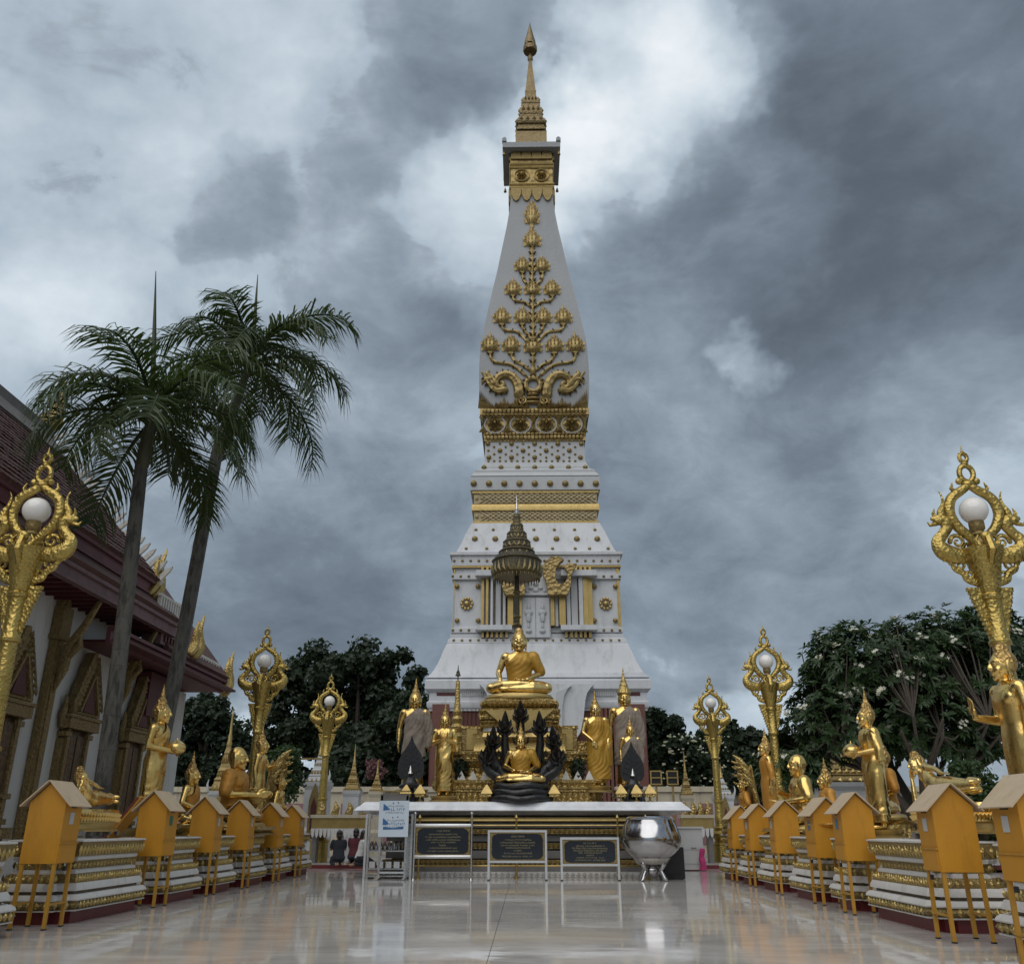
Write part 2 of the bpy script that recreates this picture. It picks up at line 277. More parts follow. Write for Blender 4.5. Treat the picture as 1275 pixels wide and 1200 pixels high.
# ------------------------------------------------------------------ mesh builder
class MB:
    def __init__(self): self.v = []; self.f = []
    def add(self, vs, fs):
        o = len(self.v); self.v += [tuple(p) for p in vs]; self.f += [tuple(i + o for i in q) for q in fs]; return self
    def merge(self, other, mtx=None):
        vs = other.v if mtx is None else [tuple(mtx @ Vector(p)) for p in other.v]
        return self.add(vs, other.f)
    def box(self, c, s, rz=0., rx=0., ry=0.):
        x, y, z = s[0] / 2, s[1] / 2, s[2] / 2
        m = Matrix.Translation(Vector(c)) @ Matrix.Rotation(rz, 4, 'Z') @ Matrix.Rotation(ry, 4, 'Y') @ Matrix.Rotation(rx, 4, 'X')
        vs = [m @ Vector(p) for p in ((-x, -y, -z), (x, -y, -z), (x, y, -z), (-x, y, -z), (-x, -y, z), (x, -y, z), (x, y, z), (-x, y, z))]
        return self.add(vs, [(0, 3, 2, 1), (4, 5, 6, 7), (0, 1, 5, 4), (1, 2, 6, 5), (2, 3, 7, 6), (3, 0, 4, 7)])
    def bar(self, a, b, w, d=None):                      # square bar between two points
        a = Vector(a); b = Vector(b); d = d or w
        z = (b - a).normalized(); x = z.cross(Vector((0, 1, 0)))
        if x.length < .01: x = Vector((1, 0, 0))
        x.normalize(); y = z.cross(x)
        vs = [p + x * (sx * w / 2) + y * (sy * d / 2) for p in (a, b) for sx, sy in ((-1, -1), (1, -1), (1, 1), (-1, 1))]
        return self.add(vs, [(0, 3, 2, 1), (4, 5, 6, 7), (0, 1, 5, 4), (1, 2, 6, 5), (2, 3, 7, 6), (3, 0, 4, 7)])
    def lathe(self, prof, n=24, c=(0, 0, 0), sx=1., sy=1.):
        vs = []; fs = []
        for (r, z) in prof:
            for i in range(n):
                a = 2 * PI * i / n; vs.append((c[0] + r * math.cos(a) * sx, c[1] + r * math.sin(a) * sy, c[2] + z))
        for k in range(len(prof) - 1):
            for i in range(n):
                j = (i + 1) % n; fs.append((k * n + i, k * n + j, (k + 1) * n + j, (k + 1) * n + i))
        fs.append(tuple(range(n))[::-1]); fs.append(tuple((len(prof) - 1) * n + i for i in range(n)))
        return self.add(vs, fs)
    def ell(self, c, r, rot=None, nu=14, nv=9):
        vs = []; fs = []; c = Vector(c)
        m = rot or Matrix.Identity(3)
        for k in range(1, nv):
            t = PI * k / nv
            for i in range(nu):
                a = 2 * PI * i / nu
                vs.append(c + m @ Vector((r[0] * math.sin(t) * math.cos(a), r[1] * math.sin(t) * math.sin(a), -r[2] * math.cos(t))))
        b0 = len(vs); vs.append(c + m @ Vector((0, 0, -r[2]))); vs.append(c + m @ Vector((0, 0, r[2])))
        for k in range(nv - 2):
            for i in range(nu):
                j = (i + 1) % nu; fs.append((k * nu + i, k * nu + j, (k + 1) * nu + j, (k + 1) * nu + i))
        for i in range(nu):
            j = (i + 1) % nu; fs.append((b0, j, i)); fs.append((b0 + 1, (nv - 2) * nu + i, (nv - 2) * nu + j))
        return self.add(vs, fs)
    def tube(self, pts, rad, n=10, flat=1., axis=None, caps=True):
        pts = [Vector(p) for p in pts]
        if not hasattr(rad, '__len__'): rad = [rad] * len(pts)
        if caps:
            d0 = (pts[0] - pts[1]).normalized(); d1 = (pts[-1] - pts[-2]).normalized()
            pts = [pts[0] + d0 * rad[0], pts[0] + d0 * rad[0] * .7] + pts + [pts[-1] + d1 * rad[-1] * .7, pts[-1] + d1 * rad[-1]]
            rad = [rad[0] * .12, rad[0] * .7] + list(rad) + [rad[-1] * .7, rad[-1] * .12]
        vs = []; fs = []
        T = (pts[1] - pts[0]).normalized()
        X = Vector(axis) if axis else (Vector((0, 1, 0)) if abs(T.y) < .9 else Vector((1, 0, 0)))
        X = (X - T * X.dot(T)).normalized()
        m = len(pts)
        for k, p in enumerate(pts):
            if k == 0: t = pts[1] - pts[0]
            elif k == m - 1: t = pts[-1] - pts[-2]
            else: t = pts[k + 1] - pts[k - 1]
            t.normalize()
            X = X - t * X.dot(t)
            X.normalize(); Yv = t.cross(X)
            for i in range(n):
                a = 2 * PI * i / n
                vs.append(p + X * (rad[k] * flat * math.cos(a)) + Yv * (rad[k] * math.sin(a)))
        for k in range(m - 1):
            for i in range(n):
                j = (i + 1) % n; fs.append((k * n + i, k * n + j, (k + 1) * n + j, (k + 1) * n + i))
        fs.append(tuple(range(n))[::-1]); fs.append(tuple((m - 1) * n + i for i in range(n)))
        return self.add(vs, fs)
    def eloft(self, secs, n=22):                         # (z, cx, cy, rx, ry)
        vs = []; fs = []
        for (z, cx, cy, rx, ry) in secs:
            for i in range(n):
                a = 2 * PI * i / n; vs.append((cx + rx * math.cos(a), cy + ry * math.sin(a), z))
        for k in range(len(secs) - 1):
            for i in range(n):
                j = (i + 1) % n; fs.append((k * n + i, k * n + j, (k + 1) * n + j, (k + 1) * n + i))
        fs.append(tuple(range(n))[::-1]); fs.append(tuple((len(secs) - 1) * n + i for i in range(n)))
        return self.add(vs, fs)
    def sqloft(self, prof, c=(0, 0), capb=True, capt=True):   # (half width, z)
        vs = []; fs = []
        for w, z in prof:
            vs += [(c[0] - w, c[1] - w, z), (c[0] + w, c[1] - w, z), (c[0] + w, c[1] + w, z), (c[0] - w, c[1] + w, z)]
        for k in range(len(prof) - 1):
            for i in range(4):
                j = (i + 1) % 4; fs.append((k * 4 + i, k * 4 + j, k * 4 + 4 + j, k * 4 + 4 + i))
        if capb: fs.append((3, 2, 1, 0))
        if capt: n = len(prof) * 4 - 4; fs.append((n, n + 1, n + 2, n + 3))
        return self.add(vs, fs)
    def redent(self, hx, hy, nt, prof, capb=True, capt=True):  # stepped-corner plan, profile of (outset, z)
        q = [(hx, hy - 2 * nt), (hx - nt, hy - 2 * nt), (hx - nt, hy - nt), (hx - 2 * nt, hy - nt), (hx - 2 * nt, hy)]
        plan = []
        for sx, sy, rev in ((1, 1, 0), (-1, 1, 1), (-1, -1, 0), (1, -1, 1)):
            for (x, y) in (q[::-1] if rev else q): plan.append((x * sx, y * sy, sx, sy))
        n = len(plan); vs = []; fs = []
        for o, z in prof:
            vs += [(x + sx * o, y + sy * o, z) for (x, y, sx, sy) in plan]
        for k in range(len(prof) - 1):
            for i in range(n):
                j = (i + 1) % n; fs.append((k * n + i, k * n + j, (k + 1) * n + j, (k + 1) * n + i))
        if capb: fs.append(tuple(range(n))[::-1])
        if capt: fs.append(tuple((len(prof) - 1) * n + i for i in range(n)))
        return self.add(vs, fs)
    def prism(self, outline, origin, ux, uy, depth):     # outline in (a,b) along ux,uy, thickness both ways along normal
        ux = Vector(ux); uy = Vector(uy); nrm = ux.cross(uy).normalized(); o = Vector(origin); n = len(outline)
        area = sum(outline[i][0] * outline[(i + 1) % n][1] - outline[(i + 1) % n][0] * outline[i][1] for i in range(n))
        if area < 0: outline = outline[::-1]
        a = [o + ux * p + uy * q - nrm * depth / 2 for p, q in outline]; b = [p + nrm * depth for p in a]
        fs = [tuple(range(n))[::-1], tuple(range(n, 2 * n))]
        for i in range(n):
            j = (i + 1) % n; fs.append((i, j, n + j, n + i))
        return self.add(a + b, fs)
    def leaf_row(self, p0, p1, up, out, n, h, d, point=True):   # row of raised pointed leaves between two points
        p0 = Vector(p0); p1 = Vector(p1); up = Vector(up); out = Vector(out); s = (p1 - p0) / n
        for i in range(n):
            a = p0 + s * (i + .06); b = p0 + s * (i + .94); m = (a + b) / 2
            if point:
                vs = [m - up * h * .5, b - up * h * .12, m + up * h * .5, a - up * h * .12, m + out * d - up * h * .06, m + up * h * .12 + out * d * .8]
                self.add(vs, [(0, 1, 4), (1, 5, 4), (1, 2, 5), (2, 3, 5), (3, 4, 5), (3, 0, 4)])
            else:
                vs = [m - up * h * .5, b, m + up * h * .5, a, m + out * d]
                self.add(vs, [(0, 1, 4), (1, 2, 4), (2, 3, 4), (3, 0, 4)])
        return self
    def mesh(self, name, smooth=True, angle=.7):
        me = bpy.data.meshes.new(name); me.from_pydata(self.v, [], self.f); me.update()
        if smooth:
            me.shade_smooth(); me.set_sharp_from_angle(angle=angle)
        return me
    def build(self, name, m, parent=None, smooth=True, angle=.7, stuff=False):
        me = self.mesh(name, smooth, angle)
        return link(name, me, m, parent, stuff)

def link(name, me, m, parent=None, stuff=False):
    if m is not None and not me.materials: me.materials.append(M[m] if isinstance(m, str) else m)
    o = bpy.data.objects.new(name, me); COL.objects.link(o)
    if parent is not None: o.parent = parent
    if stuff: o['kind'] = 'stuff'
    return o
def tag(o, label, cat, group=None):
    o['label'] = label; o['category'] = cat
    if group: o['group'] = group
    return o
def thing(name, label, cat, loc=(0, 0, 0), rz=0., group=None, scale=1.):
    o = bpy.data.objects.new(name, None); COL.objects.link(o); o.location = loc; o.rotation_euler = (0, 0, rz)
    o.scale = (scale,) * 3; o.empty_display_size = .2
    return tag(o, label, cat, group)
def struct(o): o['kind'] = 'structure'; return o
def copy_tree(o, parent=None):
    c = o.copy(); COL.objects.link(c)
    if parent is not None: c.parent = parent
    for ch in KIDS(o): copy_tree(ch, c)
    return c
def KIDS(o): return [x for x in list(COL.objects) if x.parent is o]
def dup(o, loc, rz=None, scale=None, label=None):
    c = copy_tree(o); c.location = loc
    if rz is not None: c.rotation_euler = (0, 0, rz)
    if scale is not None: c.scale = (scale,) * 3 if not hasattr(scale, '__len__') else scale
    if label: c['label'] = label
    return c

def remesh(mb, voxel, smooth=3, name='m'):               # fuse overlapping solids into one skin
    me = bpy.data.meshes.new('tmp'); me.from_pydata(mb.v, [], mb.f); me.update()
    o = bpy.data.objects.new('tmp', me); COL.objects.link(o)
    r = o.modifiers.new('r', 'REMESH'); r.mode = 'VOXEL'; r.voxel_size = voxel
    if smooth:
        s = o.modifiers.new('s', 'SMOOTH'); s.factor = .5; s.iterations = smooth
    dg = bpy.context.evaluated_depsgraph_get(); dg.update()
    out = bpy.data.meshes.new_from_object(o.evaluated_get(dg)); out.name = name
    bpy.data.objects.remove(o); bpy.data.meshes.remove(me)
    out.shade_smooth()
    return out

# ================================================================== ground and floor
mb = MB(); mb.box((0, 300, -.35), (1600, 1400, .5)); struct(mb.build('ground', 'earth', None, False))
floor = struct(MB().box((-.4, 14.5, -.058), (26, 40, .08)).build('floor', 'joint', None, False))
XJ = P(606, 1190, 8.0); 
def gpt(px, py, z=0.):
    d = ray(px, py); t = (z - CAM_H) / d.z
    return Vector((d.x * t, d.y * t, z))
ja, jb = gpt(605, 1196), gpt(632, 1112)
JX = (ja.x + jb.x) / 2
ys = [-5.5, 2.2, 9.9, 17.6, 25.3, 34.5]
for (x0, x1) in ((-13.4, JX - 7.7), (JX - 7.7, JX), (JX, JX + 7.7), (JX + 7.7, 12.6)):
    for i in range(len(ys) - 1):
        g = .006 if abs(x1 - JX) < .01 or abs(x0 - JX) < .01 else .0015
        mb = MB(); mb.box(((x0 + x1) / 2, (ys[i] + ys[i + 1]) / 2, -.009), (x1 - x0 - g, ys[i + 1] - ys[i] - .002, .018))
        mb.build('marble_slab', 'floor', floor, False)
# raised terrace behind the aisle, with its red riser
ter = struct(MB().box((0, 46, .035), (70, 34, .13)).build('terrace', 'paving', None, False))
MB().box((0, 28.985, .04), (40, .03, .125)).build('riser', 'red_paint', ter, False)

# ================================================================== the tower
YC = 49.0
XC = P(660.0, 60, YC).x
def cline(y): return 661.4 + (y - 190) * .0082
def tw(hw, y):
    """half width and height of the square tower where its front edge shows hw pixels from the centre line"""
    px = 0
    c = P(cline(y), y, YC)
    # right and left edges averaged
    w = []; z = 0
    for s in (1, -1):
        d = ray(cline(y) + s * hw, y)
        t = (XC * s + YC) / (d.x * s + d.y)
        w.append(YC - d.y * t); z += CAM_H + d.z * t
    return (sum(w) / 2, z / 2)
def smooth_prof(pts, n=5):
    q = [tw(*p) for p in pts]; out = []
    for i in range(len(q) - 1):
        p0 = q[max(i - 1, 0)]; p1 = q[i]; p2 = q[i + 1]; p3 = q[min(i + 2, len(q) - 1)]
        for k in range(n):
            t = k / n
            out.append(tuple(.5 * (2 * p1[a] + (p2[a] - p0[a]) * t + (2 * p0[a] - 5 * p1[a] + 4 * p2[a] - p3[a]) * t * t + (3 * p1[a] - p0[a] - 3 * p2[a] + p3[a]) * t ** 3) for a in (0, 1)))
    out.append(q[-1]); return out
tower = thing('temple_tower', 'tall white square temple tower with gold tree ornament and gold spire', 'tower', (XC, YC, 0))
def sq(name, prof, m, angle=.7, parent=tower):
    return MB().sqloft(prof).build(name, m, parent, True, angle)
PROFILE = []
# brick base
w0, z0 = tw(133.5, 880)
brick_base = sq('brick_base', [(w0, .1), (w0, z0)], 'brick'); PROFILE += [(w0, .1), (w0, z0)]
wb, zb = tw(136, 878); wt_, zt = tw(136, 858)
sq('frieze', [(wb, zb - .25), (wb, zt)], 'white')
wl, zl = tw(141, 857); wl2, zl2 = tw(141, 844)
sq('base_ledge', [(wl - .3, zl - .25), (wl - .12, zl - .1), (wl, zl), (wl, zl2 - .1), (wl - .12, zl2), (wl - .14, zl2 + .05)], 'white')
cove = smooth_prof([(139, 843), (131, 836), (123.5, 824), (118, 812), (113.5, 803), (110.5, 799)])
sq('base_slope', cove, 'white', 1.2)
pb = [tw(110.5, 799), tw(110.5, 795), tw(108, 794), tw(108, 789)]
sq('base_moulding', [(pb[0][0] + .05, pb[0][1] - .05)] + pb[1:], 'white')
wS, zS0 = tw(103.5, 788); _, zS1 = tw(103.5, 700)
sq('storey_wall', [(wS, zS0 - .1), (wS, zS1)], 'white')
a, b = tw(107, 787), tw(107, 781.5)
sq('storey_foot', [(a[0] - .1, a[1] - .05), a, b, (b[0] - .15, b[1] + .08)], 'white')
a, b = tw(105.3, 720.5), tw(105.3, 714)
sq('string_course', [(a[0] - .06, a[1] - .02), a, b, (b[0] - .06, b[1] + .02)], 'white')
a, b = tw(105.2, 706), tw(105.2, 704)
sq('gilt_fillet', [(a[0] - .05, a[1]), a, b, (b[0] - .05, b[1])], 'gold_plain')
a, b = tw(104.6, 703.5), tw(104.6, 692)
sq('storey_cornice', [(a[0] - .1, a[1] - .05), a, b, (b[0] + .12, b[1] + .05), (b[0] + .12, b[1] + .2), (b[0] - .2, b[1] + .3)], 'white')
cove2 = smooth_prof([(102.5, 690), (98.5, 685.5), (94.5, 679), (90, 670), (86.5, 663), (82.5, 656), (79.5, 651)])
sq('upper_slope', cove2, 'white', 1.2)
def band(name, hw, y0, y1, m, **k):
    a, b = tw(hw, y0), tw(hw, y1)
    return sq(name, [(a[0] - .12, a[1] - .02), a, b, (b[0] - .12, b[1] + .02)], m)
latw = 76.5
lattice1 = band('lattice_band', latw, 650, 636, 'lattice')
band('gilt_fillet', 78.6, 651.5, 648.5, 'gold_plain')
a, b, c = tw(79.4, 635), tw(79.4, 630), tw(78.6, 627.5)
sq('gilt_moulding', [(a[0] - .3, a[1] - .1), a, b, c, (c[0] - .3, c[1] + .1)], 'gold_plain')
lattice2 = band('lattice_band', latw, 627, 613.5, 'lattice')
band('gilt_fillet', 78.6, 613.5, 610, 'gold_plain')
a, b = tw(80.8, 609.5), tw(80.8, 593)
sq('boss_cornice', [(a[0] - .25, a[1] - .05), a, b, (b[0] - .25, b[1] + .1)], 'white_dirty')
st = [tw(80, 592), tw(76, 588), tw(74.8, 588), tw(74.8, 585), tw(70, 584), tw(67.5, 583), tw(67.2, 580.5)]
sq('stepped_moulding', st, 'white_dirty', .4)
sq('neck', smooth_prof([(66.8, 581), (64.5, 577.5), (63, 574), (62.4, 569), (61.8, 558), (61.6, 546)]), 'white_dirty', 1.2)
sq('rosette_band', smooth_prof([(61.8, 548), (63.6, 530), (66, 512)]), 'gold_tower', 1.2)
bodyp = smooth_prof([(66, 513), (67.6, 500), (68.5, 480), (68.3, 460), (67, 441), (65.4, 425), (62.8, 413), (58.6, 395), (54.2, 376.7), (49.6, 358), (44.9, 340), (40.6, 321), (36.5, 303), (32.2, 284), (28.9, 266.7), (27, 254), (26.3, 246), (25.9, 240)])
sq('shaft', bodyp, 'white_shaded', 1.2)
a, b = tw(25.7, 241), tw(26.2, 196)
sq('gilt_collar', [(a[0] + .02, a[1] - .1), (b[0], b[1])], 'gold_tower')
# cap slab
CW = 1.98 * (YC / 50)
zcap = P(cline(183), 183, YC - CW).z
MB().sqloft([(CW, zcap), (CW, zcap + .38), (CW - .08, zcap + .42), (CW - .08, zcap + .5)]).build('cap_slab', 'white_shaded', tower)
for sx in (-1, 1):
    for sy in (-1, 1):
        mbp = MB(); mbp.box((sx * (CW - .12), sy * (CW - .12), zcap + .62), (.3, .3, .24)); mbp.ell((sx * (CW - .12), sy * (CW - .12), zcap + .78), (.13, .13, .16)); mbp.build('corner_knob', 'white_shaded', tower)
for sx in (-1, 1):
    for sy in (-1, 1):
        MB().lathe([(.01, 0), (.012, -.28), (.05, -.32), (.09, -.5), (.11, -.6), (.02, -.61)][::-1], 8, (sx * (CW - .1), sy * (CW - .1), zcap)).build('hanging_bell', 'gold_dull', tower)
def towerW(z):
    pr = FRONT
    for i in range(len(pr) - 1):
        if pr[i][1] <= z <= pr[i + 1][1]:
            t = (z - pr[i][1]) / max(1e-6, pr[i + 1][1] - pr[i][1]); return pr[i][0] + (pr[i + 1][0] - pr[i][0]) * t
    return pr[-1][0]
FRONT = [(w0, .1), (w0, z0)] + cove + [(wS, zS0), (wS, zS1)] + cove2 + smooth_prof([(66.8, 581), (64.5, 577.5), (63, 574), (62.4, 569), (61.8, 558), (61.8, 548), (63.6, 530), (66, 514)]) + bodyp
FRONT = sorted(FRONT, key=lambda p: p[1])
_SH = {}
def SH(py):                                              # drift of the tower's middle line along the picture's height
    k = round(py)
    if k not in _SH:
        px = cline(py)
        for _ in range(3):
            p = march(px, py); px += (XC - p.x) * 1100 / (p - V0).dot(_F)
        _SH[k] = px - cline(py)
    return _SH[k]
V0 = Vector((0, 0, CAM_H))
def march(px, py):
    d = ray(px, py); lo, hi = (YC - 12) / d.y, YC / d.y
    for _ in range(40):
        t = (lo + hi) / 2
        if d.y * t > YC - towerW(CAM_H + d.z * t): hi = t
        else: lo = t
    return Vector((d.x * t, d.y * t, CAM_H + d.z * t))
def Q(px, py, Y): return P(px + SH(py), py, Y)
def onT(px, py, proud=0.):                               # point on the tower's front, in tower coordinates
    p = march(px + SH(py), py)
    return Vector((p.x - XC, p.y - YC - proud, p.z))
# spire
sz = lambda y: P(661, y, YC).z
sw = lambda hw, y: (hw / 1100) * (P(661, y, YC) - Vector((0, 0, CAM_H))).dot(_F)
zs0 = zcap + .45
MB().sqloft([(sw(23, 180), zs0), (sw(22, 178), zs0 + .35), (sw(19, 176), zs0 + .6), (sw(19, 176), sz(173) - .3)]).build('spire_foot', 'gold_shaded', tower)
def tier(y0, h0, y1, h1, y2, h2):
    MB().sqloft([(sw(h0, y0), sz(y0)), (sw(h0, y0) * 1.02, sz(y0) + .18), (sw(h0, y0) * .93, sz(y0) + .22), (sw(h0, y0) * .93, sz(y0) + .45),
                 (sw(h1, y1), sz(y1)), (sw(h1, y1) * 1.06, sz(y1) + .15), (sw(h2, y2) * 1.0, sz(y2) - .1), (sw(h2, y2), sz(y2))]).build('spire_tier', 'gold_shaded', tower)
    mb = MB(); n = 4; w = sw(h1, y1) * 1.04; zc_ = (sz(y1) + sz(y2)) / 2; hh = (sz(y2) - sz(y1)) * .8
    for (dx, dy) in ((0, -1), (1, 0), (0, 1), (-1, 0)):
        px_, py_ = -dy, dx
        ww = (w + sw(h2, y2)) / 2
        mb.leaf_row((dx * ww - px_ * ww, dy * ww - py_ * ww, zc_), (dx * ww + px_ * ww, dy * ww + py_ * ww, zc_), (0, 0, 1), (dx, dy, 0), n, hh, .22)
    mb.build('tier_leaves', 'gold_dull', tower, False, stuff=True)
tier(173, 17.2, 166, 17.8, 154.5, 13.6)
tier(154.5, 13.2, 151, 13, 138.5, 10.8)
tier(138.5, 9.8, 135, 9.6, 124, 7)
MB().sqloft([(sw(6.8, 124), sz(124)), (sw(6.6, 119), sz(119)), (sw(6.9, 118), sz(118)), (sw(6.2, 116.5), sz(116.5)), (sw(1.8, 77), sz(77))]).build('needle', 'gold_shaded', tower)
MB().lathe([(sw(2, 77), sz(77)), (sw(3.3, 75), sz(75)), (sw(3.3, 72), sz(72)), (sw(2.2, 70), sz(70)), (sw(1.2, 66), sz(66)), (sw(1, 55), sz(55))], 16).build('needle_collar', 'gold_shaded', tower)
mb = MB()
fz = sz(62)
mb.lathe([(sw(8.0, 64), sz(65)), (sw(8.4, 64), sz(64)), (sw(8.3, 60), sz(60)), (sw(7.9, 60), sz(60)), (sw(7.9, 64), sz(64.8))], 20)
for i in range(6):
    a = i * PI / 3; rr = sw(8.1, 60)
    mb.tube([(rr * math.cos(a), rr * math.sin(a), sz(64)), (rr * .95 * math.cos(a), rr * .95 * math.sin(a), sz(58)), (rr * .7 * math.cos(a), rr * .7 * math.sin(a), sz(54.5))], .05, 6)
mb.lathe([(sw(3, 59), sz(59.5)), (sw(7, 55), sz(57)), (sw(6.9, 53), sz(53)), (sw(5.2, 47), sz(47.5)), (sw(4.8, 46), sz(46)), (sw(3.2, 40), sz(40)), (sw(1.4, 34), sz(34)), (.03, sz(29))], 16)
mb.build('finial', 'gold_shaded', tower)

# raised gold tree on the shaft
bud = MB()
bud.lathe([(.05, -.56), (.20, -.50), (.17, -.42), (.36, -.30), (.50, -.12), (.47, .02), (.40, .10), (.38, .16), (.26, .26), (.22, .34), (.13, .44), (.10, .52), (.045, .62), (.01, .82)], 12, (0, 0, 0), 1., .42)
for zz, rr, n in ((-.26, .46, 7), (.02, .47, 7), (.24, .33, 5), (.44, .19, 4)):
    for i in range(n):
        a = PI + PI * (i + .5) / n
        x, y = rr * math.cos(a), rr * math.sin(a) * .46
        bud.add([(x * 1.02 - .06, y, zz - .10), (x * 1.02 + .06, y, zz - .10), (x * 1.25, y * 1.6 - .03, zz + .06), (x * .9, y * .8, zz + .14)], [(0, 1, 2), (1, 3, 2), (0, 2, 3)])
bud_me = bud.mesh('bud_ornament', True, .6); bud_me.materials.append(M['gold_tower'])
BUDS = [(661.8, 268, 38, 15), (662, 299, 28, 18), (649.5, 331, 23, 16), (674, 331, 23, 16), (637.9, 360, 24, 17), (662.2, 360, 24, 17), (686.3, 360, 24, 17),
        (623.8, 395, 25, 18), (649.5, 395, 25, 17.5), (675.5, 395, 25, 17.5), (700.2, 395, 25, 18), (609.1, 429.5, 26, 18.5), (635.2, 430, 26, 18.5), (662.3, 431, 27, 19), (689.2, 430, 26, 18.5), (714.9, 429.5, 26, 18.5)]
for (x, y, h, w) in BUDS:
    w *= 1.16; h *= 1.08; p = onT(x, y); p1 = onT(x, y + h / 2); p2 = onT(x, y - h / 2)
    hgt = (p2 - p1).length; wid = (onT(x + w / 2, y) - onT(x - w / 2, y)).length
    o = link('bud_ornament', bud_me, None, tower); o.location = p
    o.rotation_euler = (math.atan2((p2.y - p1.y), (p2.z - p1.z)) * -1, 0, 0); o.scale = (wid / 1.0, .95, hgt / 1.34)
def stem(pts, r=.13, rr=None, pr=.03):
    q = []
    for i in range(len(pts) - 1):
        for k in range(4):
            t = k / 4
            p0 = pts[max(i - 1, 0)]; p1 = pts[i]; p2 = pts[i + 1]; p3 = pts[min(i + 2, len(pts) - 1)]
            q.append(tuple(.5 * (2 * p1[a] + (p2[a] - p0[a]) * t + (2 * p0[a] - 5 * p1[a] + 4 * p2[a] - p3[a]) * t * t + (3 * p1[a] - p0[a] - 3 * p2[a] + p3[a]) * t ** 3) for a in (0, 1)))
    q.append(pts[-1])
    P3 = [onT(x, y, pr) for x, y in q]
    rad = r if rr is None else [rr[0] + (rr[1] - rr[0]) * i / (len(P3) - 1) for i in range(len(P3))]
    return MB().tube(P3, rad, 8)
def leaflet(mb, x, y, dx, dy, w=1.7):
    a_, b_, t_, m_ = onT(x - w, y + w * .3, .02), onT(x + w, y - w * .3, .02), onT(x + dx, y + dy, .06), onT(x + dx * .35, y + dy * .35, .24)
    mb.add([a_, b_, t_, m_], [(0, 1, 3), (1, 2, 3), (2, 0, 3), (0, 3, 1), (1, 3, 2), (2, 3, 0)])
mst = MB()
for k in range(18):
    for s in (-1, 1): leaflet(mst, 662.3 + s * 1.2, 452 - k * 8.4, s * 4.2, -4.5, 1.5)
mst.build('stem_leaves', 'gold_tower', tower, False, stuff=True)
stem([(662.6, 458), (662.4, 400), (662.0, 350), (661.7, 310), (661.6, 285)], .15, None, -.06).build('main_stem', 'gold_tower', tower)
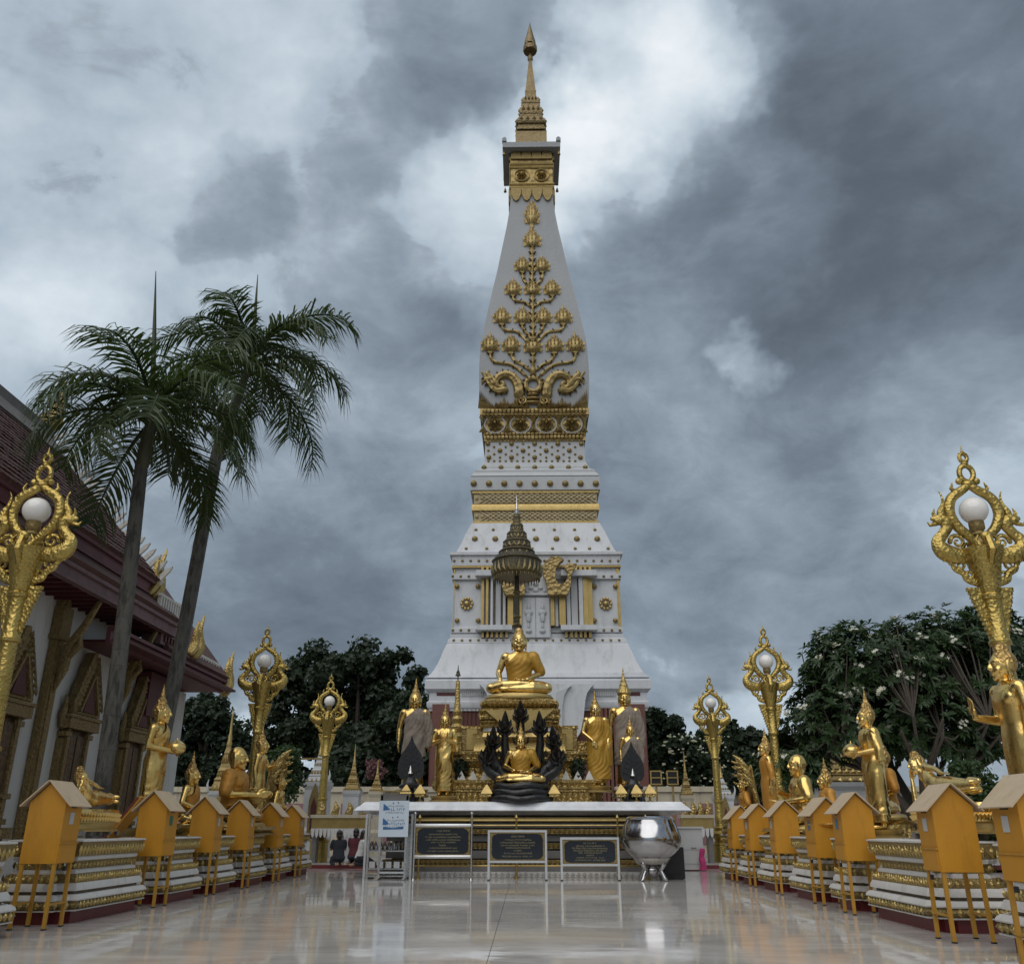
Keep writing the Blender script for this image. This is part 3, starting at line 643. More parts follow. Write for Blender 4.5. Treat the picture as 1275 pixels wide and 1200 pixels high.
for s in (-1, 1):
    c = 662.4
    for pts in ([(c + s * 12.3, 342), (c + s * 10.5, 350), (c + s * 3, 357)], [(c + s * 24.5, 371), (c + s * 21, 375.5), (c + s * 10, 377), (c + s * 3, 382)],
                [(c + s * 38, 407), (c + s * 34, 412), (c + s * 18, 414.5), (c + s * 6, 427)], [(c + s * 13, 407), (c + s * 10, 413), (c + s * 2, 422)],
                [(c + s * 53, 442), (c + s * 48, 451), (c + s * 26, 455), (c + s * 10, 467)], [(c + s * 26.5, 443), (c + s * 22, 450), (c + s * 12, 455), (c + s * 5, 461)]):
        mb = stem(pts, .105)
        for k in range(5):                               # small leaves flaring from the stem
            f = (k + .5) / 5 * (len(pts) - 1); i = int(f); f -= i
            x, y = pts[i][0] * (1 - f) + pts[i + 1][0] * f, pts[i][1] * (1 - f) + pts[i + 1][1] * f
            leaflet(mb, x, y, -s * 1.5 * (-1) ** k - s * .5, -4.2 * (-1) ** k)
        leaflet(mb, pts[0][0] - 1, pts[0][1], -4.5, -2.5); leaflet(mb, pts[0][0] + 1, pts[0][1], 4.5, -2.5)
        mb.build('side_stem', 'gold_tower', tower)
    # volute
    mb = stem([(c + s * 17, 492), (c + s * 18.5, 480), (c + s * 25, 470), (c + s * 35, 467), (c + s * 44, 471), (c + s * 46, 479), (c + s * 41, 483.5), (c + s * 36.5, 480), (c + s * 39, 476.5)], None, (.33, .14))
    mb.merge(stem([(c + s * 36, 486.5), (c + s * 45, 487), (c + s * 53, 480), (c + s * 59, 470), (c + s * 64, 463)], None, (.26, .04)))
    mb.merge(stem([(c + s * 47, 478), (c + s * 53, 470), (c + s * 57, 466), (c + s * 55, 462)], None, (.26, .06)))
    mb.merge(stem([(c + s * 50, 473), (c + s * 60, 473), (c + s * 63, 478)], None, (.2, .05)))
    for (x, y, dx, dy) in ((20, 476, -2, -5), (25, 468.5, -2, -6), (31, 465, 0, -6), (37, 464.5, 1, -6), (43, 467.5, 3, -5), (47, 472, 4, -4), (40, 489.5, -1, 4), (46, 490, 1, 4), (52, 486, 3, 3), (57, 479, 4, 2), (61, 472, 4, 1), (34, 488.5, -2, 3)):
        a_, b_, t_, m_ = onT(c + s * (x - 2), y + .5, .02), onT(c + s * (x + 2), y - .5, .02), onT(c + s * (x + dx), y + dy, .05), onT(c + s * (x + dx * .3), y + dy * .3, .3)
        mb.add([a_, b_, t_, m_], [(0, 1, 3), (1, 2, 3), (2, 0, 3), (0, 3, 1), (1, 3, 2), (2, 3, 0)])
    mb.build('volute', 'gold_tower', tower)
    # corner and side leaves standing on the band
    mb = MB()
    for (x, h, w) in ((36, 15, 10), (31.5, 10, 7), (40.5, 10, 7), (20, 18, 8), (14, 22, 8), (26, 8, 7), (46, 9, 7), (23, 12, 6), (28.5, 7, 5), (43.5, 7, 5), (8, 14, 7)):
        a, b, t = onT(c + s * x - w / 2, 509, .05), onT(c + s * x + w / 2, 509, .05), onT(c + s * x, 509 - h, .05)
        m_ = onT(c + s * x, 505, .38); mb.add([a, b, t, m_], [(0, 1, 3), (1, 2, 3), (2, 0, 3)])
    for k in range(9):
        x = 50 + k * 2.05; h = 4 + k * 2.6
        a, b, t = onT(c + s * (x - 2), 509, .05), onT(c + s * (x + 2), 509, .05), onT(c + s * min(x, 66.5), 509 - h, .05)
        m_ = onT(c + s * min(x, 66.5), 508 - h * .55, .33); mb.add([a, b, t, m_], [(0, 1, 3), (1, 2, 3), (2, 0, 3)])
    mb.build('band_leaves', 'gold_tower', tower, False, stuff=True)
# medallion
ctr = onT(662.6, 480, .1); px1 = (onT(672, 480) - onT(652, 480)).length / 20
mb = MB()
ringp = [(ctr.x + math.cos(a) * px1 * 9.2, ctr.y, ctr.z + math.sin(a) * px1 * 9.6) for a in [2 * PI * i / 24 for i in range(25)]]
mb.tube(ringp, px1 * 3.2, 8, caps=False)
for i in range(14):
    a = 2 * PI * i / 14; d = Vector((math.cos(a), 0, math.sin(a))); t_ = Vector((-math.sin(a), 0, math.cos(a)))
    b_ = Vector(ctr) + d * px1 * 11
    mb.add([b_ - t_ * px1 * 2.2, b_ + t_ * px1 * 2.2, b_ + d * px1 * 5, b_ + Vector((0, -.3, 0)) + d * px1], [(0, 1, 3), (1, 2, 3), (2, 0, 3)])
for k in range(3):
    mb.ell(onT(662.4, 492 + k * 5, .05), (px1 * (8 + k * 2.5), .25, px1 * 2.2))
mb.ell(onT(662, 463, .05), (px1 * 4, .2, px1 * 6))
mb.build('medallion', 'gold_tower', tower)
for s in (-1, 1):
    mb = MB(); c0 = onT(662.5 + s * 14, 500, .1)
    sp = []
    for i in range(22):
        a = i / 21 * 3.4 * PI; r_ = px1 * (6.5 - i / 21 * 5)
        sp.append((c0.x + s * r_ * math.cos(a), c0.y - .02 * i / 4, c0.z + r_ * math.sin(a)))
    mb.tube(sp, [px1 * (1.9 - i * .05) for i in range(22)], 7); mb.build('foot_scroll', 'gold_tower', tower)
# rails and rosettes of the gold band
for (y, hw, r) in ((512.5, 66.3, .30), (517, 66, .16), (541, 62.6, .18), (545.5, 61.9, .26)):
    a = tw(hw, y)
    q = a[0] - r * .32
    mb = MB()
    for (dx, dy) in ((0, -1), (1, 0), (0, 1), (-1, 0)):
        tx, ty = -dy, dx
        mb.box((dx * q, dy * q, a[1]), (r * 1.1 if dx else 2 * q + r, r * 1.1 if dy else 2 * q + r, r * 1.5))
        for k in range(26 if dy == -1 else 0):
            u = -q + 2 * q * (k + .5) / 26
            mb.ell((dx * (q + r * .5) + tx * u, dy * (q + r * .5) + ty * u, a[1]), (.16, .16, r * .62), None, 6, 4)
    mb.build('beaded_rail', 'gold_tower', tower, True, .5)
for x in (615, 646.8, 678.8, 710.6):
    c0 = onT(x, 529, .06); u = px1
    o = MB(); ring = [(c0.x + math.cos(a) * u * 12.6, c0.y - (math.sin(a)) * -.0, c0.z + math.sin(a) * u * 11.6) for a in [2 * PI * i / 24 for i in range(25)]]
    o.tube(ring, u * .9, 6, caps=False); ro = o.build('rosette_ring', 'white_dirty', tower)
    mb = MB()
    for n_, r0, r1, d in ((8, 2, 9.5, .25), (8, 1, 6, .4)):
        for i in range(n_):
            a = 2 * PI * (i + (.5 if d > .3 else 0)) / n_; dd = Vector((math.cos(a), 0, math.sin(a))); tt = Vector((-math.sin(a), 0, math.cos(a)))
            m0 = Vector(c0) + dd * u * (r0 + r1) / 2
            mb.add([Vector(c0) + dd * u * r0, m0 + tt * u * 2.6, Vector(c0) + dd * u * r1, m0 - tt * u * 2.6, m0 + Vector((0, -d, 0))], [(0, 1, 4), (1, 2, 4), (2, 3, 4), (3, 0, 4)])
    mb.ell(c0 + Vector((0, -.15, 0)), (u * 2.2, .3, u * 2.2)); mb.build('rosette', 'gold_tower', ro, False)
mb = MB()
for x in (599.5, 631, 662.8, 694.8, 727):
    for y, f in ((523, 1), (535, -1)):
        p = onT(min(max(x, 600), 726), y, .05); u = px1
        mb.add([p + Vector((-u * 5, 0, f * u * 4)), p + Vector((u * 5, 0, f * u * 4)), p + Vector((0, 0, -f * u * 6)), p + Vector((0, -.3, f * u))], [(0, 1, 3), (1, 2, 3), (2, 0, 3)])
mb.build('spandrel_leaves', 'gold_tower', tower, False, stuff=True)
# collar under the cap: two rosettes, lobes above and below
wq = tw(25.9, 225)[0]; cz = P(661, 219, YC - wq).z; u = (wq * 2) / 52
for s in (-1, 1):
    mb = MB(); c0 = Vector((s * 12.4 * u, -wq - .05, cz))
    mb.tube([(c0.x + math.cos(a) * u * 9, c0.y, c0.z + math.sin(a) * u * 9) for a in [2 * PI * i / 20 for i in range(21)]], u * 1.1, 6, caps=False)
    for i in range(8):
        a = 2 * PI * i / 8; dd = Vector((math.cos(a), 0, math.sin(a))); tt = Vector((-math.sin(a), 0, math.cos(a))); m0 = c0 + dd * u * 4
        mb.add([c0 + dd * u, m0 + tt * u * 2, c0 + dd * u * 6.5, m0 - tt * u * 2, m0 + Vector((0, -.22, 0))], [(0, 1, 4), (1, 2, 4), (2, 3, 4), (3, 0, 4)])
    mb.ell(c0 + Vector((0, -.1, 0)), (u * 2, .2, u * 2)); mb.build('collar_rosette', 'gold_plain', tower)
mb = MB()
for (y, f, n_) in ((241, -1, 4), (198, 1, 4)):
    z_ = P(661, y, YC - wq).z
    for (dx, dy) in ((0, -1), (1, 0), (-1, 0)):
        for i in range(n_):
            uu = (-1 + (2 * i + 1) / n_) * wq; tx, ty = -dy, dx
            lobe = [(-wq / n_, 0), (-wq / n_ * .9, f * .5), (-wq / n_ * .5, f * .9), (0, f * 1.05), (wq / n_ * .5, f * .9), (wq / n_ * .9, f * .5), (wq / n_, 0)]
            mb.prism(lobe, (dx * (wq + .07) + tx * uu, dy * (wq + .07) + ty * uu, z_ + (.35 if f < 0 else -.1)), (tx, ty, 0), (0, 0, 1), .16)
mb.build('collar_lobes', 'gold_dull', tower, False, stuff=True)
for y in (205, 209, 230, 234):
    z_ = P(661, y, YC - wq).z; MB().sqloft([(wq + .08, z_ - .09), (wq + .12, z_), (wq + .08, z_ + .09)]).build('collar_rail', 'gold_plain', tower)

# bosses: rows of domed studs
stud = MB().lathe([(.145, 0), (.13, .06), (.08, .11), (.02, .13)], 10)
def studs(name, pts, size, m='gold_dull'):
    mb = MB()
    for p in pts:
        mb.merge(stud, Matrix.Translation(p) @ Matrix.Rotation(PI / 2, 4, 'X') @ Matrix.Scale(size, 4))
    mb.build(name, m, tower, True, .6, stuff=True)
def faceP(px, py, hw, yref, proud=0.):                   # point on a vertical band face
    w = tw(hw, yref)[0]
    p = Q(px, py, YC - w); return Vector((p.x - XC, -w - proud, p.z))
def nTT(y, xs): return [onT(x, y, .01) for x in xs]
cx0 = 664.4
studs('neck_studs', nTT(552.5, [cx0 + k * 28.8 for k in (-2.02, -1, 0, 1, 2.02)]) + nTT(561, [cx0 + k * 28.8 for k in (-1.5, -.5, .5, 1.5)]) + nTT(569.5, [cx0 + k * 28.8 for k in (-1.98, -1, 0, 1, 1.98)]), 1.0)
small = []
for y, off in ((552.5, .5), (556.5, .25), (556.5, .75), (561, 0), (565.5, .25), (565.5, .75), (569.5, .5), (574, 0), (574, .5), (574, .25), (574, .75)):
    small += nTT(y, [cx0 + (k + off) * 28.8 for k in range(-2, 2)] )
studs('neck_small_studs', small, .5)
studs('step_studs', [faceP(cx0 + k * 21, 582, 67.2, 581, .02) for k in range(-3, 4)], 1.0)
studs('cornice_studs', [faceP(cx0 + k * 19, 602, 80.8, 600, .01) for k in range(-4, 5)], 1.25)
cx1 = 665.6
studs('slope_studs', nTT(671, [cx1 + k * 25.4 for k in range(-3, 4)]), 1.15)
studs('slope_small_studs', nTT(659.5, [cx1 + (k) * 25.3 for k in (-2.95, -2.1, -1.1, -.1, .9, 1.9, 2.9)]) + nTT(683, [cx1 + k * 25.6 for k in (-3.4, -2.4, -1.2, -.2, .8, 1.9, 2.6, 3.5)]), .62)
studs('course_studs', [faceP(cx1 + k * 10.2, 698, 104.6, 698, .01) for k in range(-10, 11)] + [faceP(cx1 + s * (34 + k * 10), 717.3, 105.3, 717, .01) for s in (-1, 1) for k in range(8)]
      + [faceP(cx1 + s * (34 + k * 10), 784.3, 107, 784, .01) for s in (-1, 1) for k in range(8)] + [faceP(cx1 + k * 10.3, 797, 110.5, 797, .02) for k in range(-10, 11)], .5)
studs('panel_studs', [faceP(cx1 + s * x, y, 103.5, 740, .02) for s in (-1, 1) for x in (72.5, 98.5) for y in (730, 772.5)], .9)
for s in (-1, 1):
    c0 = faceP(cx1 + s * 86.5, 751.5, 103.5, 740, .02)
    mb = MB(); mb.merge(stud, Matrix.Translation(c0) @ Matrix.Rotation(PI / 2, 4, 'X') @ Matrix.Scale(1.1, 4))
    for i in range(10):
        a = 2 * PI * i / 10; mb.ell(c0 + Vector((math.cos(a) * .27, 0, math.sin(a) * .27)), (.085, .07, .085), None, 6, 4)
    mb.build('panel_flower', 'gold_plain', tower)
# lattice: crossing gilt strips on the two bands
for (y0, y1) in ((649, 636.5), (626, 614)):
    w = tw(latw, (y0 + y1) / 2)[0]; za = Q(661, y0, YC - w).z; zb_ = Q(661, y1, YC - w).z; h = zb_ - za; n_ = 22
    mb = MB()
    for i in range(-1, n_ + 1):
        xa = -w + 2 * w * i / n_; 
        for s in (0, 1):
            xs_, xe = (xa, xa + h * 1.5) if s == 0 else (xa + h * 1.5, xa)
            p, q = Vector((xs_, -w - .03 - s * .012, za)), Vector((xe, -w - .03 - s * .012, zb_))
            if p.x < -w or p.x > w or q.x < -w or q.x > w: continue
            mb.bar(p, q, .05, .07)
    for i in range(n_):
        mb.ell((-w + 2 * w * (i + .5) / n_, -w - .05, (za + zb_) / 2), (.1, .08, .1), None, 6, 4)
    mb.build('lattice_strips', 'lattice', tower, False, stuff=True)
# pilasters beside the door
wf = wS
def rect(mb, x0, x1, y0, y1, proud, thick, w=wf):
    a = Q(x0, y1, YC - w); b = Q(x1, y0, YC - w)
    mb.box(((a.x + b.x) / 2 - XC, -w - proud + thick / 2, (a.z + b.z) / 2), (abs(b.x - a.x), thick, abs(b.z - a.z)))
    return mb
for s in (-1, 1):
    for (d0, d1, m_, pr, top) in ((18, 22, 'gold_plain', .55, 742), (23.6, 26.6, 'white', .42, 742), (28.5, 35.5, 'gold_plain', .62, 742), (38, 41.3, 'white', .40, 721), (44, 50.3, 'white_dirty', .30, 721), (53.5, 56.8, 'white', .44, 721), (59, 62.8, 'gold_plain', .34, 712), (64.4, 68.6, 'gold_plain', .22, 712)):
        x0, x1 = cx1 + s * d0, cx1 + s * d1
        rect(MB(), min(x0, x1), max(x0, x1), top, 781, pr, pr + .1).build('pilaster', m_, tower, False)
    for k, d in enumerate((60.5, 66.5, 55, 49, 43.5, 37)):
        x0, x1 = cx1 + s * d - 1.5, cx1 + s * d + 1.5
        rect(MB(), x0, x1, 706.5, 713.5, .25, .3).build('pilaster_head', 'gold_plain', tower, False)
        rect(MB(), x0, x1, 787.5, 795, .35, .4).build('pilaster_foot', 'gold_plain', tower, False)
    for k in range(6):
        x0 = cx1 + s * (38.4 + k * 5.2); rect(MB(), x0 - 1.3, x0 + 1.3, 788, 795, .18, .22).build('dark_slot', 'dark_red', tower, False)
    for (d0, d1) in ((36, 37.6), (42, 43.6), (51.2, 52.8), (57.2, 58.6), (63, 64.2)):
        x0, x1 = cx1 + s * d0, cx1 + s * d1
        rect(MB(), min(x0, x1), max(x0, x1), 721, 781, .10, .15).build('dark_groove', 'brown_line', tower, False)
    for (ya, yb) in ((713.8, 720.6), (781.2, 787.2)):
        x0, x1 = cx1 + s * 30, cx1 + s * 74
        rect(MB(), min(x0, x1), max(x0, x1), ya, yb, .72, .6).build('pilaster_band', 'white', tower, False)
    # gilt edge of the storey corners
    rect(MB(), cx1 + s * 102.6 - .3, cx1 + s * 102.6 + .3, 707, 781, .04, .06).build('corner_fillet', 'gold_plain', tower, False)
    # flame arch
    ol = [(695, 582), (687, 525), (668, 482), (677, 432), (708, 404), (745, 402), (770, 416), (748, 434), (730, 462), (727, 505), (743, 533), (770, 533), (788, 508), (787, 476), (772, 452), (786, 436), (832, 437), (816, 462), (803, 492), (803, 540), (792, 574), (780, 586), (700, 586)]
    ol = [(500 + a_ * .2588, 590 + b_ * .2588) for a_, b_ in ol]
    pts = []
    for (x, y) in ol:
        p = Q(cx1 + s * (x - 665), y, YC - wf - .8); pts.append((p.x - XC, p.z))
    MB().prism(pts, (0, -wf - .8, 0), (1, 0, 0), (0, 0, 1), .5).build('flame_arch', 'gold_arch', tower, False)
# storey door
door = rect(MB(), 646.5, 683, 741, 796, .30, .4).build('door', 'white_dirty', tower, False)
for s in (-1, 1):
    x0, x1 = (648, 664.2) if s < 0 else (665.2, 681.5)
    leaf = rect(MB(), x0, x1, 746, 795, .38, .1).build('door_leaf', 'white', door, False)
    mb = MB(); xm = (x0 + x1) / 2
    for (y, rx, rz) in ((762, 5, 4), (768, 3, 7), (756, 2, 5), (785, 4, 2.5), (779, 1.5, 4)):
        c0 = Q(xm, y, YC - wf - .44); mb.ell((c0.x - XC, -wf - .44, c0.z), (rx * u * .8, .08, rz * u * .8), None, 8, 6)
    mb.build('door_relief', 'white_dirty', door)
rect(MB(), 645.5, 684, 740, 743.5, .5, .55).build('door_lintel', 'white', door, False)
pts = []
for (x, y) in ((647, 740), (648, 731), (652, 724), (658, 720), (665, 718), (672, 720), (678, 724), (682, 731), (683, 740)):
    p = Q(x, y, YC - wf - .3); pts.append((p.x - XC, p.z))
MB().prism(pts, (0, -wf - .2, 0), (1, 0, 0), (0, 0, 1), .5).build('door_tympanum', 'white', door, False)
mb = MB()
for (x, y, r_) in ((665, 727, 3.5), (659, 732, 3), (671, 732, 3), (665, 735, 4), (654, 736, 2.5), (676, 736, 2.5)):
    p = Q(x, y, YC - wf - .46); mb.ell((p.x - XC, -wf - .46, p.z), (r_ * u * .8, .1, r_ * u * .6), None, 8, 6)
mb.build('tympanum_relief', 'white_dirty', door)
# base: recessed panels, dentils, curved portal, brick piers
wbf = wb
for (x0, x1) in ((541, 566), (767, 794)):
    fr = rect(MB(), x0, x1, 859, 866, .02, .06, wbf).build('frieze_recess', 'dark_red', tower, False)
for (x0, x1) in ((572, 600), (737, 764)):
    mb = MB()
    for k in range(12):
        xa = x0 + (x1 - x0) * k / 12; rect(mb, xa, xa + 1.3, 858.5, 866.5, .07, .1, wbf)
    mb.build('frieze_dentils', 'white_dirty', tower, False, stuff=True)
for s in (-1, 1):
    ol = [(0, 853), (71, 853), (66, 858), (62, 864), (60, 872), (58.5, 885), (57, 902), (53, 914), (46, 924), (40, 930), (0, 930)]
    pts = []
    for (x, y) in ol:
        p = Q(cx1 + s * x, y, YC - wbf - .6); pts.append((p.x - XC, p.z))
    MB().prism(pts, (0, -wbf - .55, 0), (1, 0, 0), (0, 0, 1), 1.0 + s * .01).build('portal_wing', 'white', tower, True, .5)
    ol = [(25, 862), (43, 853.6), (38, 858), (34, 866), (32, 880), (31, 930), (25, 930)]
    pts = [(Q(cx1 + s * x, y, YC - wbf - 1.1).x - XC, Q(cx1 + s * x, y, YC - wbf - 1.1).z) for x, y in ol]
    MB().prism(pts, (0, -wbf - 1.08, 0), (1, 0, 0), (0, 0, 1), .28).build('portal_rib', 'white_dirty', tower, True, .5)
    for k in range(7):
        x = cx1 + s * (72 + k * 5.2); rect(MB(), x - 1.1, x + 1.1, 877, 1000, .14, .2, w0).build('brick_pier', 'brick', brick_base, False)
    x = cx1 + s * 121; rect(MB(), x - 12.5, x + 12.5, 877, 1000, .22, .3, w0).build('corner_pier', 'brick', brick_base, False)
a, b = tw(134.6, 879), tw(134.6, 874)
sq('frieze_lip', [(a[0] + .1, a[1] - .1), (a[0] + .15, a[1]), (b[0] + .15, b[1]), (b[0], b[1] + .1)], 'white')

# ================================================================== perimeter wall behind
WY = 41.0
wz = P(470, 985, WY).z
pw = thing('perimeter_wall', 'low pink panelled wall with cream coping round the tower', 'wall', (0, WY, .1))
MB().box((-16, 0, wz / 2 - .1), (38, .3, wz - .05)).box((17, 0, wz / 2 - .1), (26, .3, wz - .05)).build('wall_body', 'cream', pw, False)
MB().box((-16, 0, wz - .02), (38.2, .5, .22)).box((17, 0, wz - .02), (26.2, .5, .22)).build('coping', 'cream', pw, False)
for k in range(24):
    x = -33 + k * 2.6
    if -5.5 < x < 5.2 or x > 28: continue
    MB().box((x, -.17, wz * .5 - .1), (2.1, .06, wz * .62)).build('wall_panel', 'pink', pw, False)

# ================================================================== the hall on the left
HX = -10.0
hall = thing('temple_hall', 'cream temple hall with plum eaves and gilded window gables behind the palms', 'hall', (HX, 16, 0))
def H(p): return Vector((p[0] - HX, p[1] - 16, p[2]))
EX1, EX2 = -9.0, -9.35
f1t = PX(140, 731, EX1); f1b = PX(140, 752, EX1); f1e = PX(219, 782, EX1)
f2t = PX(150, 697, EX2); f2b = PX(150, 718, EX2); f2e = PX(191, 735, EX2)
rid = P(62, 523, f2e.y)
wallz = f1b.z + .05
Y0 = 4.0; YE1 = f1e.y; YE2 = f2e.y
YW = YE1 + .6
RX, RZ = rid.x, rid.z - .62
wallX2 = 2 * RX - HX
mb = MB(); mb.box(H(((HX + wallX2) / 2, (Y0 + YW) / 2, wallz / 2)), (HX - wallX2, YW - Y0, wallz)); mb.build('wall', 'wall_cream', hall, False)
mb = MB(); mb.box(H((HX + .12, (Y0 + YW) / 2, .35)), (.24, YW - Y0 + .1, .7)); mb.box(H((HX + .07, (Y0 + YW) / 2, .8)), (.14, YW - Y0 + .06, .2)); mb.build('wall_plinth', 'wall_cream', hall, False)
# lower eave: soffit, fascia, roof strip
def eave(name_f, X, zb, zt, y0, y1, m):
    mb = MB(); mb.box(H((X - .05, (y0 + y1) / 2, (zb + zt) / 2)), (.10, y1 - y0, zt - zb))
    mb.box(H((X + .03, (y0 + y1) / 2, zt - .04)), (.10, y1 - y0 + .06, .08)); mb.box(H((X + .02, (y0 + y1) / 2, zb + .03)), (.07, y1 - y0 + .04, .06))
    return mb.build(name_f, m, hall, False)
eave('fascia', EX1, f1b.z, f1t.z, Y0, YE1, 'fascia')
MB().box(H(((EX1 + HX) / 2 - .08, (Y0 + YE1) / 2, f1b.z + .06)), (EX1 - HX, YE1 - Y0, .06)).build('soffit', 'dark_red', hall, False)
for k in range(52):
    y = Y0 + .2 + k * .36
    if y > YE1 - .1 or y < 9: continue
    MB().box(H(((EX1 + HX) / 2 - .05, y, f1b.z - .0)), (EX1 - HX - .1, .05, .06)).build('soffit_board', 'dark_red', hall, False)
def slope(name, xa, za, xb, zb, y0, y1, m, th=.12):
    d = Vector((xb - xa, 0, zb - za)); n_ = Vector((-d.z, 0, d.x)).normalized()
    if n_.z < 0: n_ = -n_
    vs = []
    for y in (y0, y1):
        for (x, z, s) in ((xa, za, 0), (xb, zb, 0), (xb, zb, 1), (xa, za, 1)):
            q = Vector((x, y, z)) + n_ * (th * s); vs.append(H(q))
    o = MB().add(vs, [(0, 1, 2, 3), (7, 6, 5, 4), (0, 4, 5, 1), (1, 5, 6, 2), (2, 6, 7, 3), (3, 7, 4, 0)]).build(name, m, hall, False)
    return o, d, n_
slope('roof_strip', EX1 + .05, f1t.z, EX2 - .3, f2b.z + .1, Y0, YE1 - .1, 'tiles')
eave('upper_fascia', EX2, f2b.z, f2t.z, Y0, YE2, 'fascia_red')
# main roof, its tiles in courses
def tiled_roof(x0, z0_, x1, z1_, y0, y1, nc, parent=hall):
    d = Vector((x1 - x0, 0, z1_ - z0_)); n_ = Vector((-d.z, 0, d.x)).normalized()
    if n_.z < 0: n_ = -n_
    base, _, _ = slope('roof_slope', x0, z0_, x1, z1_, y0, y1, 'tiles', .08)
    mb = MB(); L = y1 - y0; nt = int(L / .16)
    for i in range(nc):
        a = Vector((x0, 0, z0_)) + d * (i / nc) + n_ * .08; b = Vector((x0, 0, z0_)) + d * ((i + 1.15) / nc) + n_ * .082
        for k in range(nt):
            ya = y0 + L * (k + (i % 2) * .5) / nt; yb = ya + L / nt * .94; ym = (ya + yb) / 2; j = random.uniform(0, .022)
            lift = n_ * (.016 + j)
            mb.add([H(Vector((a.x, ya, a.z)) + lift), H(Vector((a.x, ym, a.z)) + lift - d.normalized() * .05), H(Vector((a.x, yb, a.z)) + lift), H(Vector((b.x, yb, b.z))), H(Vector((b.x, ya, b.z))),
                    H(Vector((a.x, ya, a.z))), H(Vector((a.x, yb, a.z)))], [(0, 1, 2, 3, 4), (5, 6, 2, 0)])
    mb.build('tile_courses', 'tiles', base, False, stuff=True)
tiled_roof(EX2 + .08, f2t.z, RX, RZ, 8.5, YE2, 22)
slope('roof_slope', 2 * RX - EX2, f2t.z, RX, RZ, Y0, YE2, 'tiles')
MB().box(H((RX, (8 + YE2) / 2, RZ + .12)), (.42, YE2 - 8, .34)).box(H((RX, (8 + YE2) / 2, RZ + .32)), (.26, YE2 - 8, .1)).build('ridge_cap', 'ridge_grey', hall, False)
d = Vector((RX - EX2, 0, RZ - f2t.z)); nn = Vector((d.z * -1, 0, d.x)).normalized(); nn = -nn if nn.z < 0 else nn
q0 = Vector((RX, 0, RZ)) - d * .16
MB().add([H(Vector((x, y, z)) + nn * t) for y in (8, YE2) for (x, z, t) in ((q0.x, q0.z, .09), (RX, RZ, .09), (RX, RZ, .2), (q0.x, q0.z, .16))], [(0, 1, 2, 3), (7, 6, 5, 4), (0, 4, 5, 1), (1, 5, 6, 2), (2, 6, 7, 3), (3, 7, 4, 0)]).build('ridge_flashing', 'ridge_grey', hall, False)
# gable wall and bargeboard with white teeth
MB().add([H((EX2, YE2 - .4, f2t.z)), H((2 * RX - EX2, YE2 - .4, f2t.z)), H((RX, YE2 - .4, RZ)), H((EX2, YE2 - .2, f2t.z)), H((2 * RX - EX2, YE2 - .2, f2t.z)), H((RX, YE2 - .2, RZ))],
         [(0, 2, 1), (3, 4, 5), (0, 1, 4, 3), (1, 2, 5, 4), (2, 0, 3, 5)]).build('gable_panel', 'dark_red', hall, False)
barge = [Vector((EX2 + .1, YE2 + .05, f2t.z - .05)), Vector((EX2 - .9, YE2 + .05, f2t.z + .9)), Vector((EX2 - 2.0, YE2 + .05, f2t.z + 2.15)), Vector((RX + .5, YE2 + .05, RZ - .75)), Vector((RX, YE2 + .05, RZ + .1))]
def mir(v): return Vector((2 * RX - v.x, v.y, v.z))
for f in (lambda v: v, mir):
    bb = MB()
    for i in range(len(barge) - 1): bb.bar(H(f(barge[i])), H(f(barge[i + 1])), .26, .20)
    bo = bb.build('bargeboard', 'wall_cream', hall, False)
    for i in range(len(barge) - 1):
        a, b = f(barge[i]), f(barge[i + 1]); n_ = max(2, int((b - a).length / .22)); dd = (b - a).normalized(); up = Vector((-dd.z, 0, dd.x)); up = -up if up.z < 0 else up
        for k in range(n_):
            c = a + (b - a) * ((k + .5) / n_) + up * .30
            MB().prism([(-.06, -.2), (.07, -.2), (.06, .12), (.0, .24), (-.05, .1)], H(c), dd, up, .08).build('bargeboard_tooth', 'wall_cream', bo, False)
# finials
def chofa(px_pts, X, radii, name='roof_finial', m='gold_orn', Y=None):
    pts = [H(PX(x, y, X)) if Y is None else H(P(x, y, Y)) for x, y in px_pts]
    return MB().tube(pts, radii, 8, flat=.6).build(name, m, hall)
yq = YE2 + .1
MB().tube([H(P(x, y, yq)) for x, y in ((58, 527), (66, 521), (71, 512), (74, 503), (77, 492), (79, 480), (80, 470))], [.36, .34, .22, .15, .10, .06, .02], 8, flat=.5).tube([H(P(x, y, yq)) for x, y in ((66, 514), (71, 518), (73, 512))], [.16, .14, .04], 8, flat=.5).build('ridge_finial', 'gold_dull', hall)
# balustrade like cresting on the lower roofs
def cresting(a, b, n_, h, w=.12):
    base = MB(); base.bar(H(a), H(b), .12, .12); c = base.build('cresting_rail', 'wall_cream', hall, False)
    for k in range(n_):
        p = a + (b - a) * ((k + .5) / n_)
        MB().box(H(p + Vector((0, 0, h * .5))), (.09, abs((b - a).length) / n_ * .5, h)).box(H(p + Vector((0, 0, h))), (.11, abs((b - a).length) / n_ * .62, .07)).build('cresting_post', 'wall_cream', c, False)
    base2 = MB(); base2.bar(H(a + Vector((0, 0, h * .98))), H(b + Vector((0, 0, h * .98))), .07, .05); base2.build('cresting_cap', 'wall_cream', c, False)
cresting(PX(196, 758, EX1 - .1), PX(222, 773, EX1 - .1), 9, .38)
